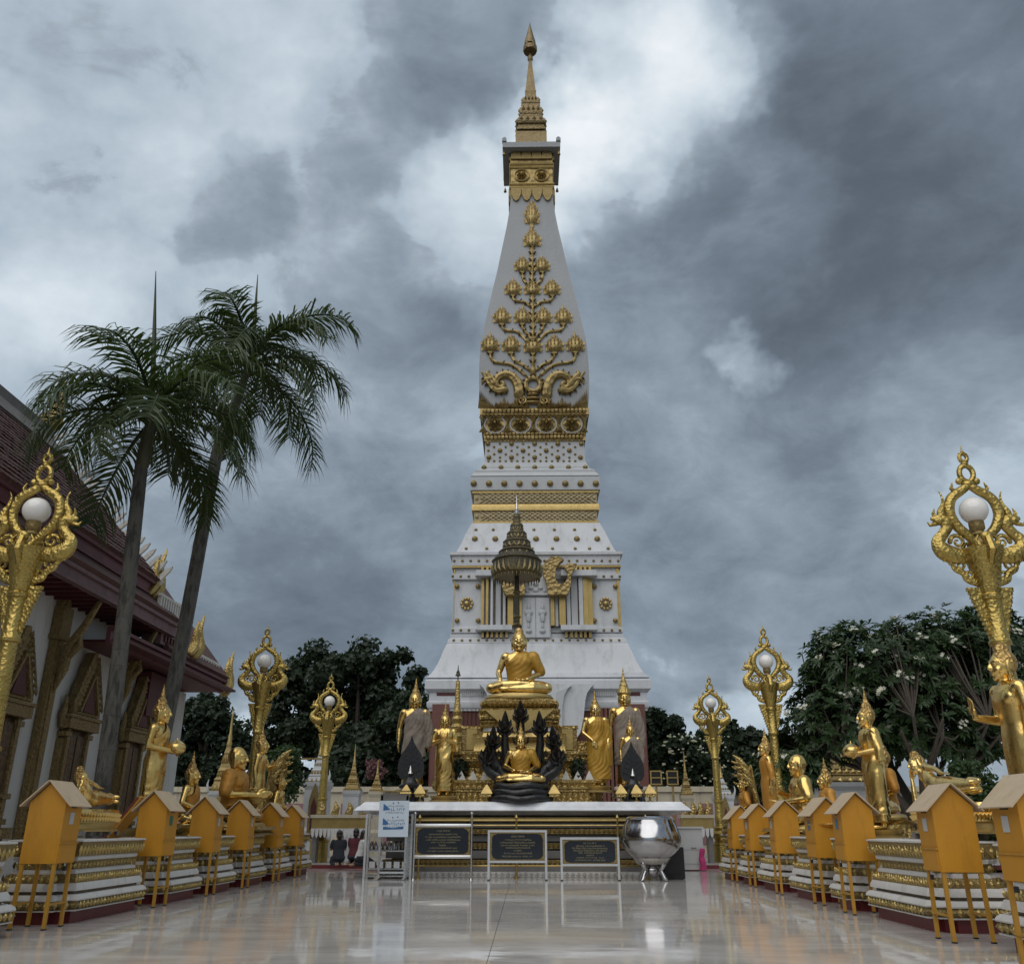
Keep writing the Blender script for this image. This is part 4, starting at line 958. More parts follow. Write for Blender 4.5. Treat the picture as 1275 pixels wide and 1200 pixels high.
# porch roof, lower and farther back
PXE = -9.1
pt0 = PX(222, 815, PXE); pt1 = PX(279, 849, PXE); pb1 = PX(279, 864, PXE)
YP0, YP1 = YE1 - .3, pt1.y
zt_, zb2 = pt1.z + .05, pb1.z
eave('porch_fascia', PXE, zb2, zt_, YP0 - 3.0, YP1, 'fascia_red')
MB().box(H(((PXE + HX) / 2 - 1.4, (YP0 + YP1) / 2 - 1.4, zb2 + .08)), (4.4, YP1 - YP0 + 3, .06)).build('porch_soffit', 'dark_red', hall, False)
slope('porch_roof', PXE + .05, zt_, RX + 1.0, zt_ + 3.4, YP0, YP1, 'tiles')
cresting(Vector((PXE - .1, YP0 + 1.7, zt_ + .03)), Vector((PXE - .1, YP1 - .3, zt_ + .03)), 12, .36)
# stepped white moulding between the tiers, at the wall's end
MB().box(H((PXE - .25, YE1 + .2, (f1b.z + zt_) / 2 + .1)), (.5, 1.6, (f1b.z - zt_) * .8)).build('tier_wall', 'fascia', hall, False)
mb = MB()
for k in range(7): mb.box(H((PXE + .02, YE1 - .4 + k * .2, (f1b.z + zt_) / 2 + .1)), (.06, .09, .16))
mb.build('tier_wall_slots', 'dark_red', hall, False)
for (s, t) in (((278, 862), 1), ((190, 741), 1), ((240, 816), .9)):
    Xf = {278: PXE, 190: EX2, 240: EX1}[s[0]]
    b0 = H(PX(s[0] + 4, s[1] - 4, Xf)); k = 1.0 * t
    for j, (dy, sc) in enumerate(((0, 1), (-.28, .8), (.22, .55))):
        pts = [b0 + Vector((0, dy + y * sc, z * sc * k)) for y, z in ((-.1, -.1), (.10, .12), (.16, .36), (.08, .58), (.10, .80), (.22, 1.02), (.30, 1.22))]
        MB().tube(pts, [.16 * sc, .19 * sc, .15 * sc, .10 * sc, .075 * sc, .05 * sc, .015], 8, flat=.8).build('roof_finial', 'gold_fine', hall)
# dark red wall under the porch
MB().box(H((HX - .35, (YW + YP1) / 2, zb2 / 2)), (.3, YP1 - YW, zb2)).build('porch_wall', 'wall_cream', hall, False)
MB().box(H((HX - .02, YW + .6, zb2 - .55)), (.8, 1.6, 1.1)).build('porch_beam', 'dark_red', hall, False)
# windows
V_ = Vector
def window(Y, X=HX, s=1.):
    base = H((X, Y, 0)); zt = PX(112, 815, HX).z
    def q(y, z, x=0): return base + Vector((x, y * s, z))
    zl_ = zt - 1.72                                      # lintel height
    zs_ = 1.15
    wdw = MB().box(q(0, (zl_ + zs_) / 2, .05), (.12, .8 * s, zl_ - zs_)).build('window', 'shutter', hall, False)
    for sgn in (-1, 1):
        MB().box(q(sgn * .19, (zl_ + zs_) / 2, .13), (.05, .33 * s, zl_ - zs_ - .2)).build('shutter', 'shutter', wdw, False)
        mb = MB(); mb.box(q(sgn * .45, (zl_ + zs_) / 2, .10), (.2, .12 * s, zl_ - zs_)); mb.box(q(sgn * .56, (zl_ + zs_) / 2 - .1, .07), (.14, .09 * s, zl_ - zs_ - .2))
        for z in (zs_ + .1, zs_ + .55, zl_ - .1): mb.box(q(sgn * .49, z, .10), (.24, .24 * s, .10))
        mb.build('frame', 'wood_carved', wdw, False)
        MB().tube([q(sgn * .66, zl_ + .05, .12), q(sgn * .71, zl_ + .3, .12), q(sgn * .66, zl_ + .5, .12), q(sgn * .71, zl_ + .68, .12)], [.07, .08, .06, .03], 8).build('corner_ornament', 'wood_carved', wdw)
    MB().box(q(0, zl_ + .12, .17), (.26, 1.36 * s, .22)).box(q(0, zl_ + .27, .18), (.30, 1.46 * s, .07)).build('lintel', 'wood_carved', wdw, False)
    MB().box(q(0, zs_ - .1, .17), (.3, 1.4 * s, .2)).box(q(0, zs_ - .3, .10), (.24, 1.2 * s, .2)).build('sill', 'wood_carved', wdw, False)
    o = [(-.62, 0), (-.59, .22), (-.46, .42), (-.41, .62), (-.28, .82), (-.24, 1.0), (-.12, 1.2), (-.07, 1.38), (0, 1.72 - .33), (.07, 1.38), (.12, 1.2), (.24, 1.0), (.28, .82), (.41, .62), (.46, .42), (.59, .22), (.62, 0)]
    MB().prism([(a * s, b) for a, b in o], q(0, zl_ + .33, .18), (0, 1, 0), (0, 0, 1), .22).build('gable', 'wood_carved', wdw, False)
    MB().prism([(-.26 * s, .06), (0, .78), (.26 * s, .06)], q(0, zl_ + .33, .30), (0, 1, 0), (0, 0, 1), .06).build('gable_panel', 'dark_red', wdw, False)
    lr = MB()
    for sgn in (-1, 1):
        for k in range(9):
            f = k / 9; y_, z__ = sgn * (.60 - .57 * f), .20 + 1.15 * f
            c_ = q(y_, zl_ + .33 + z__ - .05, .30); d_ = V_((0, sgn * .5, .86))
            t_ = V_((0, -sgn * .86, .5))
            lr.add([c_ - t_ * .09, c_ + t_ * .09, c_ + d_ * .17 + t_ * .03, c_ + V_((.06, 0, .03))], [(0, 1, 3), (1, 2, 3), (2, 0, 3)])
            c_ = q(y_ * .72, zl_ + .33 + z__ * .8, .30)
            lr.add([c_ - t_ * .08, c_ + t_ * .08, c_ + d_ * .15, c_ + V_((.05, 0, .03))], [(0, 1, 3), (1, 2, 3), (2, 0, 3)])
    lr.build('gable_leaves', 'wood_carved', wdw, False, stuff=True)
    for sgn in (-1, 1):
        MB().bar(q(sgn * .42, zl_ + .38, .33), q(0, zl_ + 1.22, .33), .07, .06).build('gable_rib', 'wood_carved', wdw, False)
wy = [PX(28, 783, HX).y - .25, PX(112, 815, HX).y - .25, PX(173, 850, HX).y - .1]
step_ = wy[1] - wy[0]
for y in (wy[0] - step_, wy[0], wy[1], wy[2]): window(y)
for y in (wy[0] - step_ / 2, (wy[0] + wy[1]) / 2, (wy[1] + wy[2]) / 2 + .15):
    pil = MB().box(H((HX + .10, y, wallz / 2)), (.16, .32, wallz)).box(H((HX + .18, y, wallz * .5)), (.06, .18, wallz)).build('pilaster', 'wood_carved', hall, False)
    z_ = wallz - 1.75
    pts = [H((HX + .2, y, z_ - .2)), H((HX + .34, y, z_ + .25)), H((HX + .36, y, z_ + .7)), H((HX + .62, y, z_ + 1.15)), H((HX + .86, y, wallz - .08))]
    mb = MB(); mb.tube(pts, [.05, .11, .12, .09, .06], 8, flat=.7)
    mb.tube([H((HX + .38, y, z_ + .5)), H((HX + .6, y, z_ + .75)), H((HX + .52, y, z_ + 1.05)), H((HX + .66, y, z_ + 1.35))], [.08, .07, .05, .02], 7)
    mb.build('eave_bracket', 'wood_carved', pil)
    MB().box(H((HX + .13, y, wallz - .5)), (.22, .40, .6)).box(H((HX + .13, y, wallz - .85)), (.26, .46, .10)).build('capital', 'wood_carved', pil, False)

# ================================================================== figures (front faces -Y, the figure's right is -X)
V = Vector
def head_parts(b, c, k=1., bald=False):
    c = V(c)
    def e(p, r): b.ell(c + V(p) * k, tuple(x * k for x in r), None, 16, 11)
    e((0, 0, 0), (.086, .100, .124)); e((0, -.022, -.058), (.064, .074, .074))
    b.tube([c + V((0, -.094, .035)) * k, c + V((0, -.112, 0)) * k, c + V((0, -.118, -.020)) * k], [.009 * k, .013 * k, .017 * k], 8)
    for s in (-1, 1):
        b.tube([c + V((s * .012, -.097, .034)) * k, c + V((s * .036, -.091, .046)) * k, c + V((s * .066, -.068, .032)) * k], .0085 * k, 6)
        e((s * .035, -.083, .012), (.024, .017, .012)); e((s * .040, -.066, -.036), (.030, .028, .030))
        e((s * .091, .006, -.014), (.013, .026, .066)); e((s * .088, .002, -.082), (.012, .018, .030))
        e((s * .012, -.108, -.022), (.010, .011, .009))
    e((0, -.096, -.054), (.027, .014, .0075)); e((0, -.093, -.068), (.021, .014, .009)); e((0, -.078, -.104), (.026, .022, .022))
    b.tube([c + V((0, .012, -.06)) * k, c + V((0, .012, -.19)) * k], [.052 * k, .060 * k], 12)
    if bald: e((0, .01, .03), (.089, .104, .104))
def hair_mesh(c, k=1., flame=1., name='hair', crown=False):
    b = MB(); c = V(c)
    def e(p, r): b.ell(c + V(p) * k, tuple(x * k for x in r), None, 20, 14)
    e((0, .020, .030), (.097, .103, .112)); e((0, .022, .140), (.060, .064, .058))
    if crown:
        b.lathe([(.100 * k, .06 * k), (.118 * k, .085 * k), (.105 * k, .11 * k), (.095 * k, .15 * k), (.075 * k, .17 * k), (.068 * k, .22 * k), (.05 * k, .24 * k), (.045 * k, .29 * k), (.028 * k, .31 * k), (.02 * k, .36 * k), (.006 * k, .50 * k)], 16, c + V((0, .015 * k, 0)))
    elif flame:
        b.lathe([(.030 * k, 0), (.036 * k, .02 * k), (.026 * k, .05 * k), (.024 * k, .07 * k), (.014 * k, .12 * k), (.004 * k, .19 * k * flame)], 12, c + V((0, .022, .185)) * k)
    return remesh(b, .0085 * k, 1, name)
def hand(b, w, d, side, nrm, k=1., curl=.3):             # w wrist, d finger direction, side lateral axis, nrm palm normal
    w, d, side, nrm = V(w), V(d).normalized(), V(side).normalized(), V(nrm).normalized()
    rot = Matrix((side, nrm, d)).transposed()
    b.ell(w + d * .050 * k, (.040 * k, .020 * k, .056 * k), rot, 12, 8)
    for i, L in enumerate((.070, .084, .078, .058)):
        o = w + d * .088 * k + side * ((i - 1.5) * .0205 * k)
        m = o + d * (L * .5 * k) + nrm * (curl * .010 * k); t = o + d * (L * k) + nrm * (curl * .042 * k)
        b.tube([o, m, t], [.0115 * k, .0105 * k, .008 * k], 7)
    o = w + d * .028 * k - side * .034 * k
    b.tube([o, o - side * .026 * k + d * .032 * k, o - side * .030 * k + d * .066 * k + nrm * curl * .02 * k], [.014 * k, .0125 * k, .009 * k], 7)
def arm(b, sh, el, wr, r=(.060, .047, .033)):
    sh, el, wr = V(sh), V(el), V(wr)
    b.tube([sh, (sh + el) / 2, el], [r[0], r[0] * .92, r[1]], 12); b.tube([el, (el + wr) / 2, wr], [r[1], r[1] * .95, r[2]], 12)
TORSO = [(.95, 0, 0, .186, .120), (1.06, 0, 0, .168, .108), (1.16, 0, -.003, .172, .108), (1.27, 0, -.006, .196, .116), (1.36, 0, -.004, .208, .108), (1.42, 0, .002, .190, .086), (1.465, 0, .008, .11, .066)]
SKIRT = [(.10, 0, .0, .205, .115), (.30, 0, 0, .185, .115), (.55, 0, 0, .182, .122), (.80, 0, 0, .190, .126)]
def off(secs, d): return [(z, cx, cy, rx + d, ry + d) for z, cx, cy, rx, ry in secs]
def folds(me, amp, k, dirv, thr=None):
    d = V(dirv)
    def ph(p):
        q = p.dot(d) + .35 * p.z * p.x + .05 * math.sin(p.z * 9 + p.x * 5)
        w = .5 + .5 * math.sin(p.z * 7.3 + p.x * 4.1 + 1.3)
        return w * math.sin(q * k * .62 + 1.6 * math.sin(p.z * 5 + p.x * 6)) + .45 * (1 - w) * math.sin(q * k * 1.5 + 1) + .25 * math.sin(p.x * 31 + p.z * 13)
    ns = [v.normal.copy() for v in me.vertices]
    for v, n_ in zip(me.vertices, ns): v.co += n_ * (amp * ph(v.co))
    me.update()
def cut(me, planes):
    bm = bmesh.new(); bm.from_mesh(me)
    for co, no in planes:
        bmesh.ops.bisect_plane(bm, geom=bm.verts[:] + bm.edges[:] + bm.faces[:], dist=1e-5, plane_co=co, plane_no=no, clear_outer=True)
    bm.to_mesh(me); bm.free(); me.shade_smooth()
def solid(me, th):
    o = bpy.data.objects.new('tmp', me); COL.objects.link(o)
    s = o.modifiers.new('s', 'SOLIDIFY'); s.thickness = th; s.offset = 1
    dg = bpy.context.evaluated_depsgraph_get(); dg.update()
    out = bpy.data.meshes.new_from_object(o.evaluated_get(dg)); out.name = me.name; bpy.data.objects.remove(o); out.shade_smooth(); out.set_sharp_from_angle(angle=1.0)
    return out

def standing(mode, hk=1.18, vox=.0115):
    b = MB()
    b.eloft(SKIRT + TORSO, 26)
    for s in (-1, 1):
        b.ell((s * .085, -.07, .035), (.048, .125, .035)); b.tube([(s * .085, .02, .05), (s * .085, .01, .25)], [.045, .06], 10)
        b.ell((s * .2, 0, 1.385), (.078, .078, .075)); b.ell((s * .085, -.070, 1.30), (.095, .042, .075))
    head_parts(b, (0, -.005, 1.615), hk)
    R_, L_ = -1, 1
    if mode == 'bowl':
        for s in (-1, 1):
            arm(b, (s * .225, 0, 1.385), (s * .265, .03, 1.12), (s * .105, -.235, 1.075)); hand(b, (s * .105, -.235, 1.075), (-s * .45, -.6, .02), (0, 0, 1) if s > 0 else (0, 0, -1), (-s * .8, .5, 0), 1.1)
    elif mode == 'raise':
        arm(b, (-.225, 0, 1.385), (-.27, .01, 1.11), (-.24, -.25, 1.14)); hand(b, (-.24, -.255, 1.15), (0, -.12, 1), (1, 0, 0), (0, -1, 0), 1.15, .1)
        arm(b, (.225, 0, 1.385), (.275, .02, 1.12), (.265, -.03, .87)); hand(b, (.265, -.03, .87), (0, -.05, -1), (0, -1, 0), (-1, 0, 0), 1.1)
    elif mode == 'down':
        for s in (-1, 1):
            arm(b, (s * .225, 0, 1.385), (s * .285, .02, 1.11), (s * .285, -.03, .86)); hand(b, (s * .285, -.03, .86), (0, -.05, -1), (0, -1, 0), (-s, 0, 0), 1.15)
    elif mode == 'pray':
        for s in (-1, 1):
            arm(b, (s * .22, 0, 1.385), (s * .275, -.02, 1.12), (s * .045, -.17, 1.20)); hand(b, (s * .042, -.17, 1.20), (s * .28, -.15, 1), (0, -s, 0), (-s, 0, 0), 1.1, .1)
    elif mode == 'cross':
        arm(b, (-.22, 0, 1.385), (-.29, -.02, 1.12), (-.09, -.185, .94)); hand(b, (-.09, -.185, .94), (.5, -.1, -.75), (.7, 0, .5), (0, .6, 0), 1.1)
        arm(b, (.225, 0, 1.385), (.29, .02, 1.11), (.25, -.08, .9)); hand(b, (.25, -.08, .9), (0, -.1, -1), (0, -1, 0), (-1, 0, 0), 1.1)
    elif mode == 'walk':
        arm(b, (-.22, 0, 1.385), (-.28, .03, 1.12), (-.28, -.02, .87)); hand(b, (-.28, -.02, .87), (0, -.05, -1), (0, -1, 0), (1, 0, 0), 1.1)
        arm(b, (.22, 0, 1.385), (.29, -.10, 1.17), (.22, -.28, 1.24)); hand(b, (.22, -.28, 1.25), (0, -.15, 1), (-1, 0, 0), (0, -1, 0), 1.1, .1)
    return remesh(b, vox, 2, 'standing_figure')
def stand_robe(kind, vox=.014):
    b = MB()
    if kind == 'wide':
        sk = [(.12, .05, .02, .275, .15), (.35, .045, .02, .255, .15), (.6, .03, .01, .235, .148), (.85, .02, .0, .222, .146)]
        b.eloft(sk + off(TORSO, .018), 26)
        b.eloft([(.42, .25, .03, .10, .10), (.7, .25, .02, .11, .10), (1.0, .255, .01, .10, .09), (1.25, .235, .0, .085, .085), (1.40, .2, 0, .07, .075)], 18)
    elif kind == 'drape':
        b.eloft([(.20, .01, .0, .250, .145), (.40, .01, 0, .236, .145), (.65, 0, 0, .222, .142), (.85, 0, 0, .208, .138)] + off(TORSO, .016), 26)
        b.eloft([(.75, .275, .0, .075, .075), (1.0, .285, .01, .080, .078), (1.25, .24, .0, .082, .082), (1.42, .19, 0, .06, .07)], 18)
    else:
        b.eloft(off(SKIRT, .024) + off(TORSO, .021), 26)
        b.eloft([(.95, .285, .02, .060, .06), (1.12, .270, .02, .068, .065), (1.27, .235, .0, .072, .075), (1.42, .19, 0, .06, .07)], 18) if kind == 'sash' else None
    me = remesh(b, vox, 2, 'robe')
    folds(me, {'drape': .011, 'wide': .010}.get(kind, .0065), 46, (.75, .2, -.55))
    n_ = V((-.26, 0, .30)).normalized()
    cut(me, [(V((.05, 0, 1.465)), n_)] + ([(V((0, 0, .14 if kind == 'wide' else .2)), V((0, 0, -1)))] if kind != 'drape' else [(V((0, 0, .50)), V((.42, 0, -1)))]))
    return solid(me, .004)
STAND = {}
def hair_for(mode): return None
HAIR_ST = hair_mesh((0, -.005, 1.615), 1.18); HAIR_ST.materials.append(M['gold_hair'])
HAIR_CROWN = hair_mesh((0, -.005, 1.615), 1.18, 1., 'hair', True); HAIR_CROWN.materials.append(M['gold_fine'])
ROBES = {}
def standing_buddha(name, label, loc, rz, scale, mode, robe=None, robe_m='robe_gold', body_m='gold', group=None, crown=False, base=True, base_m='gold_plain', plain=False):
    t = thing(name, label, 'statue', loc, rz, group, scale)
    if mode not in STAND: STAND[mode] = standing(mode)
    me = STAND[mode].copy(); link('body', me, body_m, t)
    link('hair', HAIR_CROWN if crown else (HAIR_ST_PLAIN if plain else HAIR_ST), None, t)
    if robe:
        if robe not in ROBES: ROBES[robe] = stand_robe(robe)
        link('robe', ROBES[robe].copy(), robe_m, t)
    if mode == 'bowl':
        MB().lathe([(.02, -.005), (.075, .0), (.125, .04), (.135, .09), (.115, .13), (.118, .14), (.10, .15), (.06, .18), (.015, .20), (.008, .23)], 20, (0, -.29, 1.035)).build('alms_bowl', 'gold_bright', t)
    if base:
        b = MB(); b.lathe([(.30, -.13), (.32, -.10), (.26, -.07), (.28, -.03), (.31, 0)], 24); b.build('base', base_m, t)
    return t

def seated(mode='earth', hk=1.2, bald=False, vox=.0105, stout=1.):
    b = MB(); w = stout
    b.eloft([(.04, 0, .02, .20 * w, .15 * w), (.12, 0, .01, .195 * w, .145 * w), (.25, 0, 0, .168 * w, .118 * w), (.36, 0, -.004, .176 * w, .116 * w), (.47, 0, -.006, .20 * w, .120 * w), (.56, 0, -.002, .212 * w, .110 * w), (.62, 0, .004, .195, .088), (.665, 0, .01, .11, .066)], 26)
    for s in (-1, 1):
        b.ell((s * .205, 0, .585), (.08, .08, .077)); b.ell((s * .088, -.072, .50), (.096, .042, .075))
        b.tube([(s * .10, .0, .11), (s * .26, -.10, .115), (s * .40, -.20, .095)], [.115, .105, .085], 12)
        b.ell((s * .41, -.21, .09), (.088, .085, .082))
    # shins crossed in front, right over left
    b.tube([(.40, -.22, .075), (.20, -.315, .070), (-.02, -.34, .065), (-.16, -.33, .07)], [.080, .072, .056, .042], 12)
    b.tube([(-.40, -.22, .080), (-.22, -.31, .125), (0, -.335, .135), (.15, -.315, .135)], [.080, .068, .054, .042], 12)
    b.ell((.20, -.31, .145), (.075, .042, .028)); b.ell((-.22, -.345, .06), (.075, .035, .03))
    head_parts(b, (0, -.008, .815), hk, bald)
    if mode in ('earth',):
        arm(b, (-.225, 0, .585), (-.315, .0, .345), (-.285, -.235, .215)); hand(b, (-.285, -.24, .210), (.02, -.25, -.75), (1, 0, 0), (0, .8, -.4), 1.25, .5)
        arm(b, (.225, 0, .585), (.32, .01, .345), (.12, -.20, .215)); hand(b, (.12, -.20, .21), (-1, -.25, -.05), (0, -1, 0), (0, 0, 1), 1.2)
    elif mode == 'lap':
        for s in (-1, 1):
            arm(b, (s * .225, 0, .585), (s * .325, .01, .345), (s * .13, -.21, .215 + (.03 if s < 0 else 0))); hand(b, (s * .13, -.21, .21 + (.03 if s < 0 else 0)), (-s, -.25, -.02), (0, -s, 0), (0, 0, 1), 1.2)
    elif mode == 'offer':
        for s in (-1, 1):
            arm(b, (s * .225, 0, .585), (s * .29, -.03, .345), (s * .13, -.33, .345)); hand(b, (s * .13, -.33, .345), (-s * .35, -1, .05), (0, -s * .2, 1) if s > 0 else (0, .2, -1), (-s, .3, .2), 1.2)
    elif mode == 'wai':
        arm(b, (-.225, 0, .585), (-.30, -.05, .36), (-.12, -.30, .46)); hand(b, (-.12, -.30, .47), (0, -.2, 1), (1, 0, 0), (0, -1, 0), 1.2, .1)
        arm(b, (.225, 0, .585), (.31, -.02, .35), (.12, -.30, .30)); hand(b, (.12, -.30, .30), (-.5, -.8, .2), (0, -1, 0), (-1, 0, 0), 1.2)
    return remesh(b, vox, 2, 'seated_figure')
def seat_robe(full=False, d=.014, vox=.012):
    b = MB()
    b.eloft([(.10, 0, .01, .195 + d, .145 + d), (.25, 0, 0, .170 + d, .120 + d), (.36, 0, -.004, .178 + d, .118 + d), (.47, 0, -.006, .202 + d, .126 + d), (.56, 0, -.002, .214 + d, .118 + d), (.625, 0, .004, .20 + d, .094 + d), (.675, 0, .01, .105, .07)], 26)
    for s in (-1, 1): b.ell((s * .088, -.078, .50), (.092 + d, .05 + d, .07 + d))
    b.tube([(.215, 0, .59), (.27, .0, .47), (.33, .01, .37)], [.092, .088, .075], 14)
    if full: b.tube([(-.215, 0, .59), (-.27, .0, .47), (-.31, .01, .37)], [.09, .082, .07], 14)
    me = remesh(b, vox, 2, 'robe'); folds(me, .005, 52, (.7, .25, -.62))
    if not full: cut(me, [(V((.02, 0, .675)), V((-.30, 0, .30)).normalized())])
    cut(me, [(V((0, 0, .13)), V((0, 0, -1)))])
    return solid(me, .004)
HAIR_SE = hair_mesh((0, -.008, .815), 1.2); HAIR_SE.materials.append(M['gold_hair'])
SEAT = {}; SROBE = {}
HAIR_PLAIN = hair_mesh((0, -.008, .815), 1.2, 0); HAIR_PLAIN.materials.append(M['gold_hair'])
HAIR_ST_PLAIN = hair_mesh((0, -.005, 1.615), 1.18, 0); HAIR_ST_PLAIN.materials.append(M['gold_hair'])
def seated_buddha(name, label, loc, rz, scale, mode='earth', robe=None, bald=False, body_m='gold', cushion=True, group=None, cush_m='gold_plain', stout=1., hairm=None):
    t = thing(name, label, 'statue', loc, rz, group, scale)
    key = (mode, bald, stout)
    if key not in SEAT: SEAT[key] = seated(mode, 1.2, bald, stout=stout)
    link('body', SEAT[key].copy(), body_m, t)
    if not bald: link('hair', hairm or HAIR_SE, None, t)
    if robe:
        k = robe == 'robe_orange' and bald
        if k not in SROBE: SROBE[k] = seat_robe(k)
        o = link('robe', SROBE[k].copy(), robe, t)
        if stout != 1.: o.scale = (stout * 1.01, stout * 1.01, 1)
    if cushion:
        b = MB(); b.lathe([(.44, -.10), (.48, -.085), (.49, -.05), (.46, -.01), (.40, .004)], 28, (0, -.12, 0), 1.05, .70); b.build('cushion', cush_m, t)
    return t

def naga_head(b, pts, r, s=1.):                          # neck tube, hood crest and jaw at the end of a path
    b.tube(pts, [r * (1.05 - .5 * i / (len(pts) - 1)) for i in range(len(pts))], 9, flat=.8)
    p = V(pts[-1]); q = V(pts[-2]); up = (p - q).normalized(); fw = V((0, -1, 0)); side = up.cross(fw).normalized()
    h = p + fw * .03 * s
    b.ell(h, (.055 * s, .085 * s, .055 * s))
    b.tube([h + fw * .05 * s + up * .012 * s, h + fw * .16 * s + up * .035 * s, h + fw * .20 * s + up * .075 * s], [.035 * s, .026 * s, .012 * s], 7)
    b.tube([h + fw * .04 * s - up * .03 * s, h + fw * .13 * s - up * .045 * s], [.026 * s, .014 * s], 7)
    b.tube([h + up * .0 * s, h - fw * .02 * s + up * .11 * s, h + fw * .02 * s + up * .19 * s, h + fw * .05 * s + up * .25 * s], [.062 * s, .058 * s, .034 * s, .008 * s], 7)
    for sg in (-1, 1):
        b.tube([h + side * sg * .03 * s, h + side * sg * .07 * s + up * .06 * s, h + side * sg * .08 * s + up * .13 * s], [.040 * s, .032 * s, .008 * s], 6)
        b.tube([h + side * sg * .04 * s - up * .07 * s, h + side * sg * .09 * s - up * .03 * s, h + side * sg * .11 * s + up * .03 * s], [.040 * s, .030 * s, .006 * s], 6)
        b.tube([V(pts[-3]) + side * sg * r * .5, V(pts[-3]) + side * sg * r * 1.15 + up * .05 * s, V(pts[-3]) + side * sg * r * 1.3 + up * .12 * s], [.034 * s, .026 * s, .006 * s], 6)
def naga_hood(t, m, tops, z0=.06, r=.075, s=1., y0=.18):
    for (x, y, z) in tops:
        b = MB(); k = 1 if x > 0 else -1
        pts = [(x * .25, y0, z0), (x * .62, y0 + .03, z0 + (z - z0) * .18), (x * .92, y0 + .03, z0 + (z - z0) * .45), (x * 1.03, y0, z0 + (z - z0) * .72), (x, y, z)]
        if abs(x) < .05: pts = [(0, y0, z0), (0, y0 + .05, z0 + z * .3), (0, y0 + .06, z * .6), (0, y0 + .02, z * .85), (0, y, z)]
        naga_head(b, pts, r, s); b.build('naga_head', m, t)
    if m != 'black':
        b = MB(); b.ell((0, y0 + .02, .72), (.34, .055, .52), None, 20, 14); b.ell((0, y0 + .03, .95), (.24, .05, .40), None, 18, 12); b.build('hood', m, t)
def naga_coils(t, m, n=3, rx=.60, ry=.44, h=.12):
    for i in range(n):
        z = -h * (n - i - .5); k = 1 + .09 * (n - 1 - i); b = MB()
        pts = [(math.cos(a) * rx * k, -.1 + math.sin(a) * ry * k, z + .018 * math.sin(a * 5 + i)) for a in [2 * PI * j / 36 for j in range(37)]]
        b.tube(pts, h * .62, 9, caps=False); b.lathe([(rx * k, -h * .45), (rx * k, h * .45)], 24, (0, -.1, z), 1., ry / rx); b.build('naga_coil', m, t)

# ================================================================== altar and what stands on it
AY = 23.6                                                # front edge of the slab
sl_l = P(441, 1001, AY); sl_r = P(861, 1001, AY)
ZT = P(650, 997.5, AY).z; ZB = P(650, 1009.5, AY).z
AX = (sl_l.x + sl_r.x) / 2; AW = (sl_r.x - sl_l.x)
altar = thing('altar_table', 'long altar with silvery marble slab and tiered gilt front', 'altar', (AX, AY, 0))
def A(p): return V((p[0] - AX, p[1] - AY, p[2]))
AD = 4.6
hw_ = AW / 2
th = ZT - ZB
mb = MB(); 
ring = lambda o, z: [(-hw_ + o, 0 + o, z), (hw_ - o, 0 + o, z), (hw_ - o, AD, z), (-hw_ + o, AD, z)]
vs = []; prof = [(.60, ZB - .12), (.30, ZB - .05), (.04, ZB - .005), (0, ZB + .02), (.09, ZB + th * .50), (.12, ZB + th * .54), (.20, ZT - .02), (.24, ZT)]
for o, z in prof: vs += ring(o, z)
fs = [(0, 3, 2, 1)] + [(k * 4 + i, k * 4 + (i + 1) % 4, k * 4 + 4 + (i + 1) % 4, k * 4 + 4 + i) for k in range(len(prof) - 1) for i in range(4)] + [tuple((len(prof) - 1) * 4 + i for i in range(4))]
mb.add(vs, fs).build('slab', 'marble_top', altar, True, .3)
MB().box((0, AD / 2 + .3, (ZB - .1) / 2), (AW - 1.8, AD - .9, ZB - .1)).build('core', 'stone_grey', altar, False)
# tiers of gilt mouldings under the slab
for i, (z, h, o, m_) in enumerate(((1.34, .10, .42, 'gold_plain'), (1.20, .10, .50, 'stone_grey'), (1.06, .12, .40, 'gold_dull'), (.90, .14, .55, 'stone_grey'), (.72, .14, .62, 'gold_dull'), (.52, .18, .55, 'stone_grey'), (.34, .12, .42, 'gold_dull'), (.20, .12, .32, 'stone_grey'), (.07, .13, .25, 'plinth_white'))):
    mb = MB(); mb.box((0, o + .3, z), (AW - 1.0 - o * 1.0, .6, h)); mb.build('front_tier', m_, altar, False)
    if m_ == 'gold_dull':
        lr = MB(); n_ = 56; w_ = (AW - 1.1 - o) / 2; lr.leaf_row((-w_, o - .002, z), (w_, o - .002, z), (0, 0, 1), (0, -1, 0), n_, h * .95, .05); lr.build('tier_leaves', 'gold_plain', altar, False, stuff=True)
mb = MB(); w_ = (AW - 1.2) / 2
lr = MB(); lr.leaf_row((-w_, .25 - .003, .07), (w_, .247, .07), (0, 0, 1), (0, -1, 0), 50, .11, .05, False); lr.build('foot_beads', 'steel_frame', altar, False, stuff=True)

# brass railing before the altar
rail = thing('brass_railing', 'low brass railing with two bars running before the altar', 'railing', (AX, AY - .12, 0))
for x in (-2.55, -.15, 2.35, 3.05):
    MB().lathe([(.06, 0), (.06, .03), (.03, .05), (.028, 1.36), (.045, 1.38), (.03, 1.42), (.01, 1.45)], 12, (x, 0, 0)).build('post', 'gold_plain', rail)
for z in (1.32, 1.20, .28):
    MB().tube([(-3.2, 0, z), (3.1, 0, z)], .022, 8).build('bar', 'gold_plain', rail)

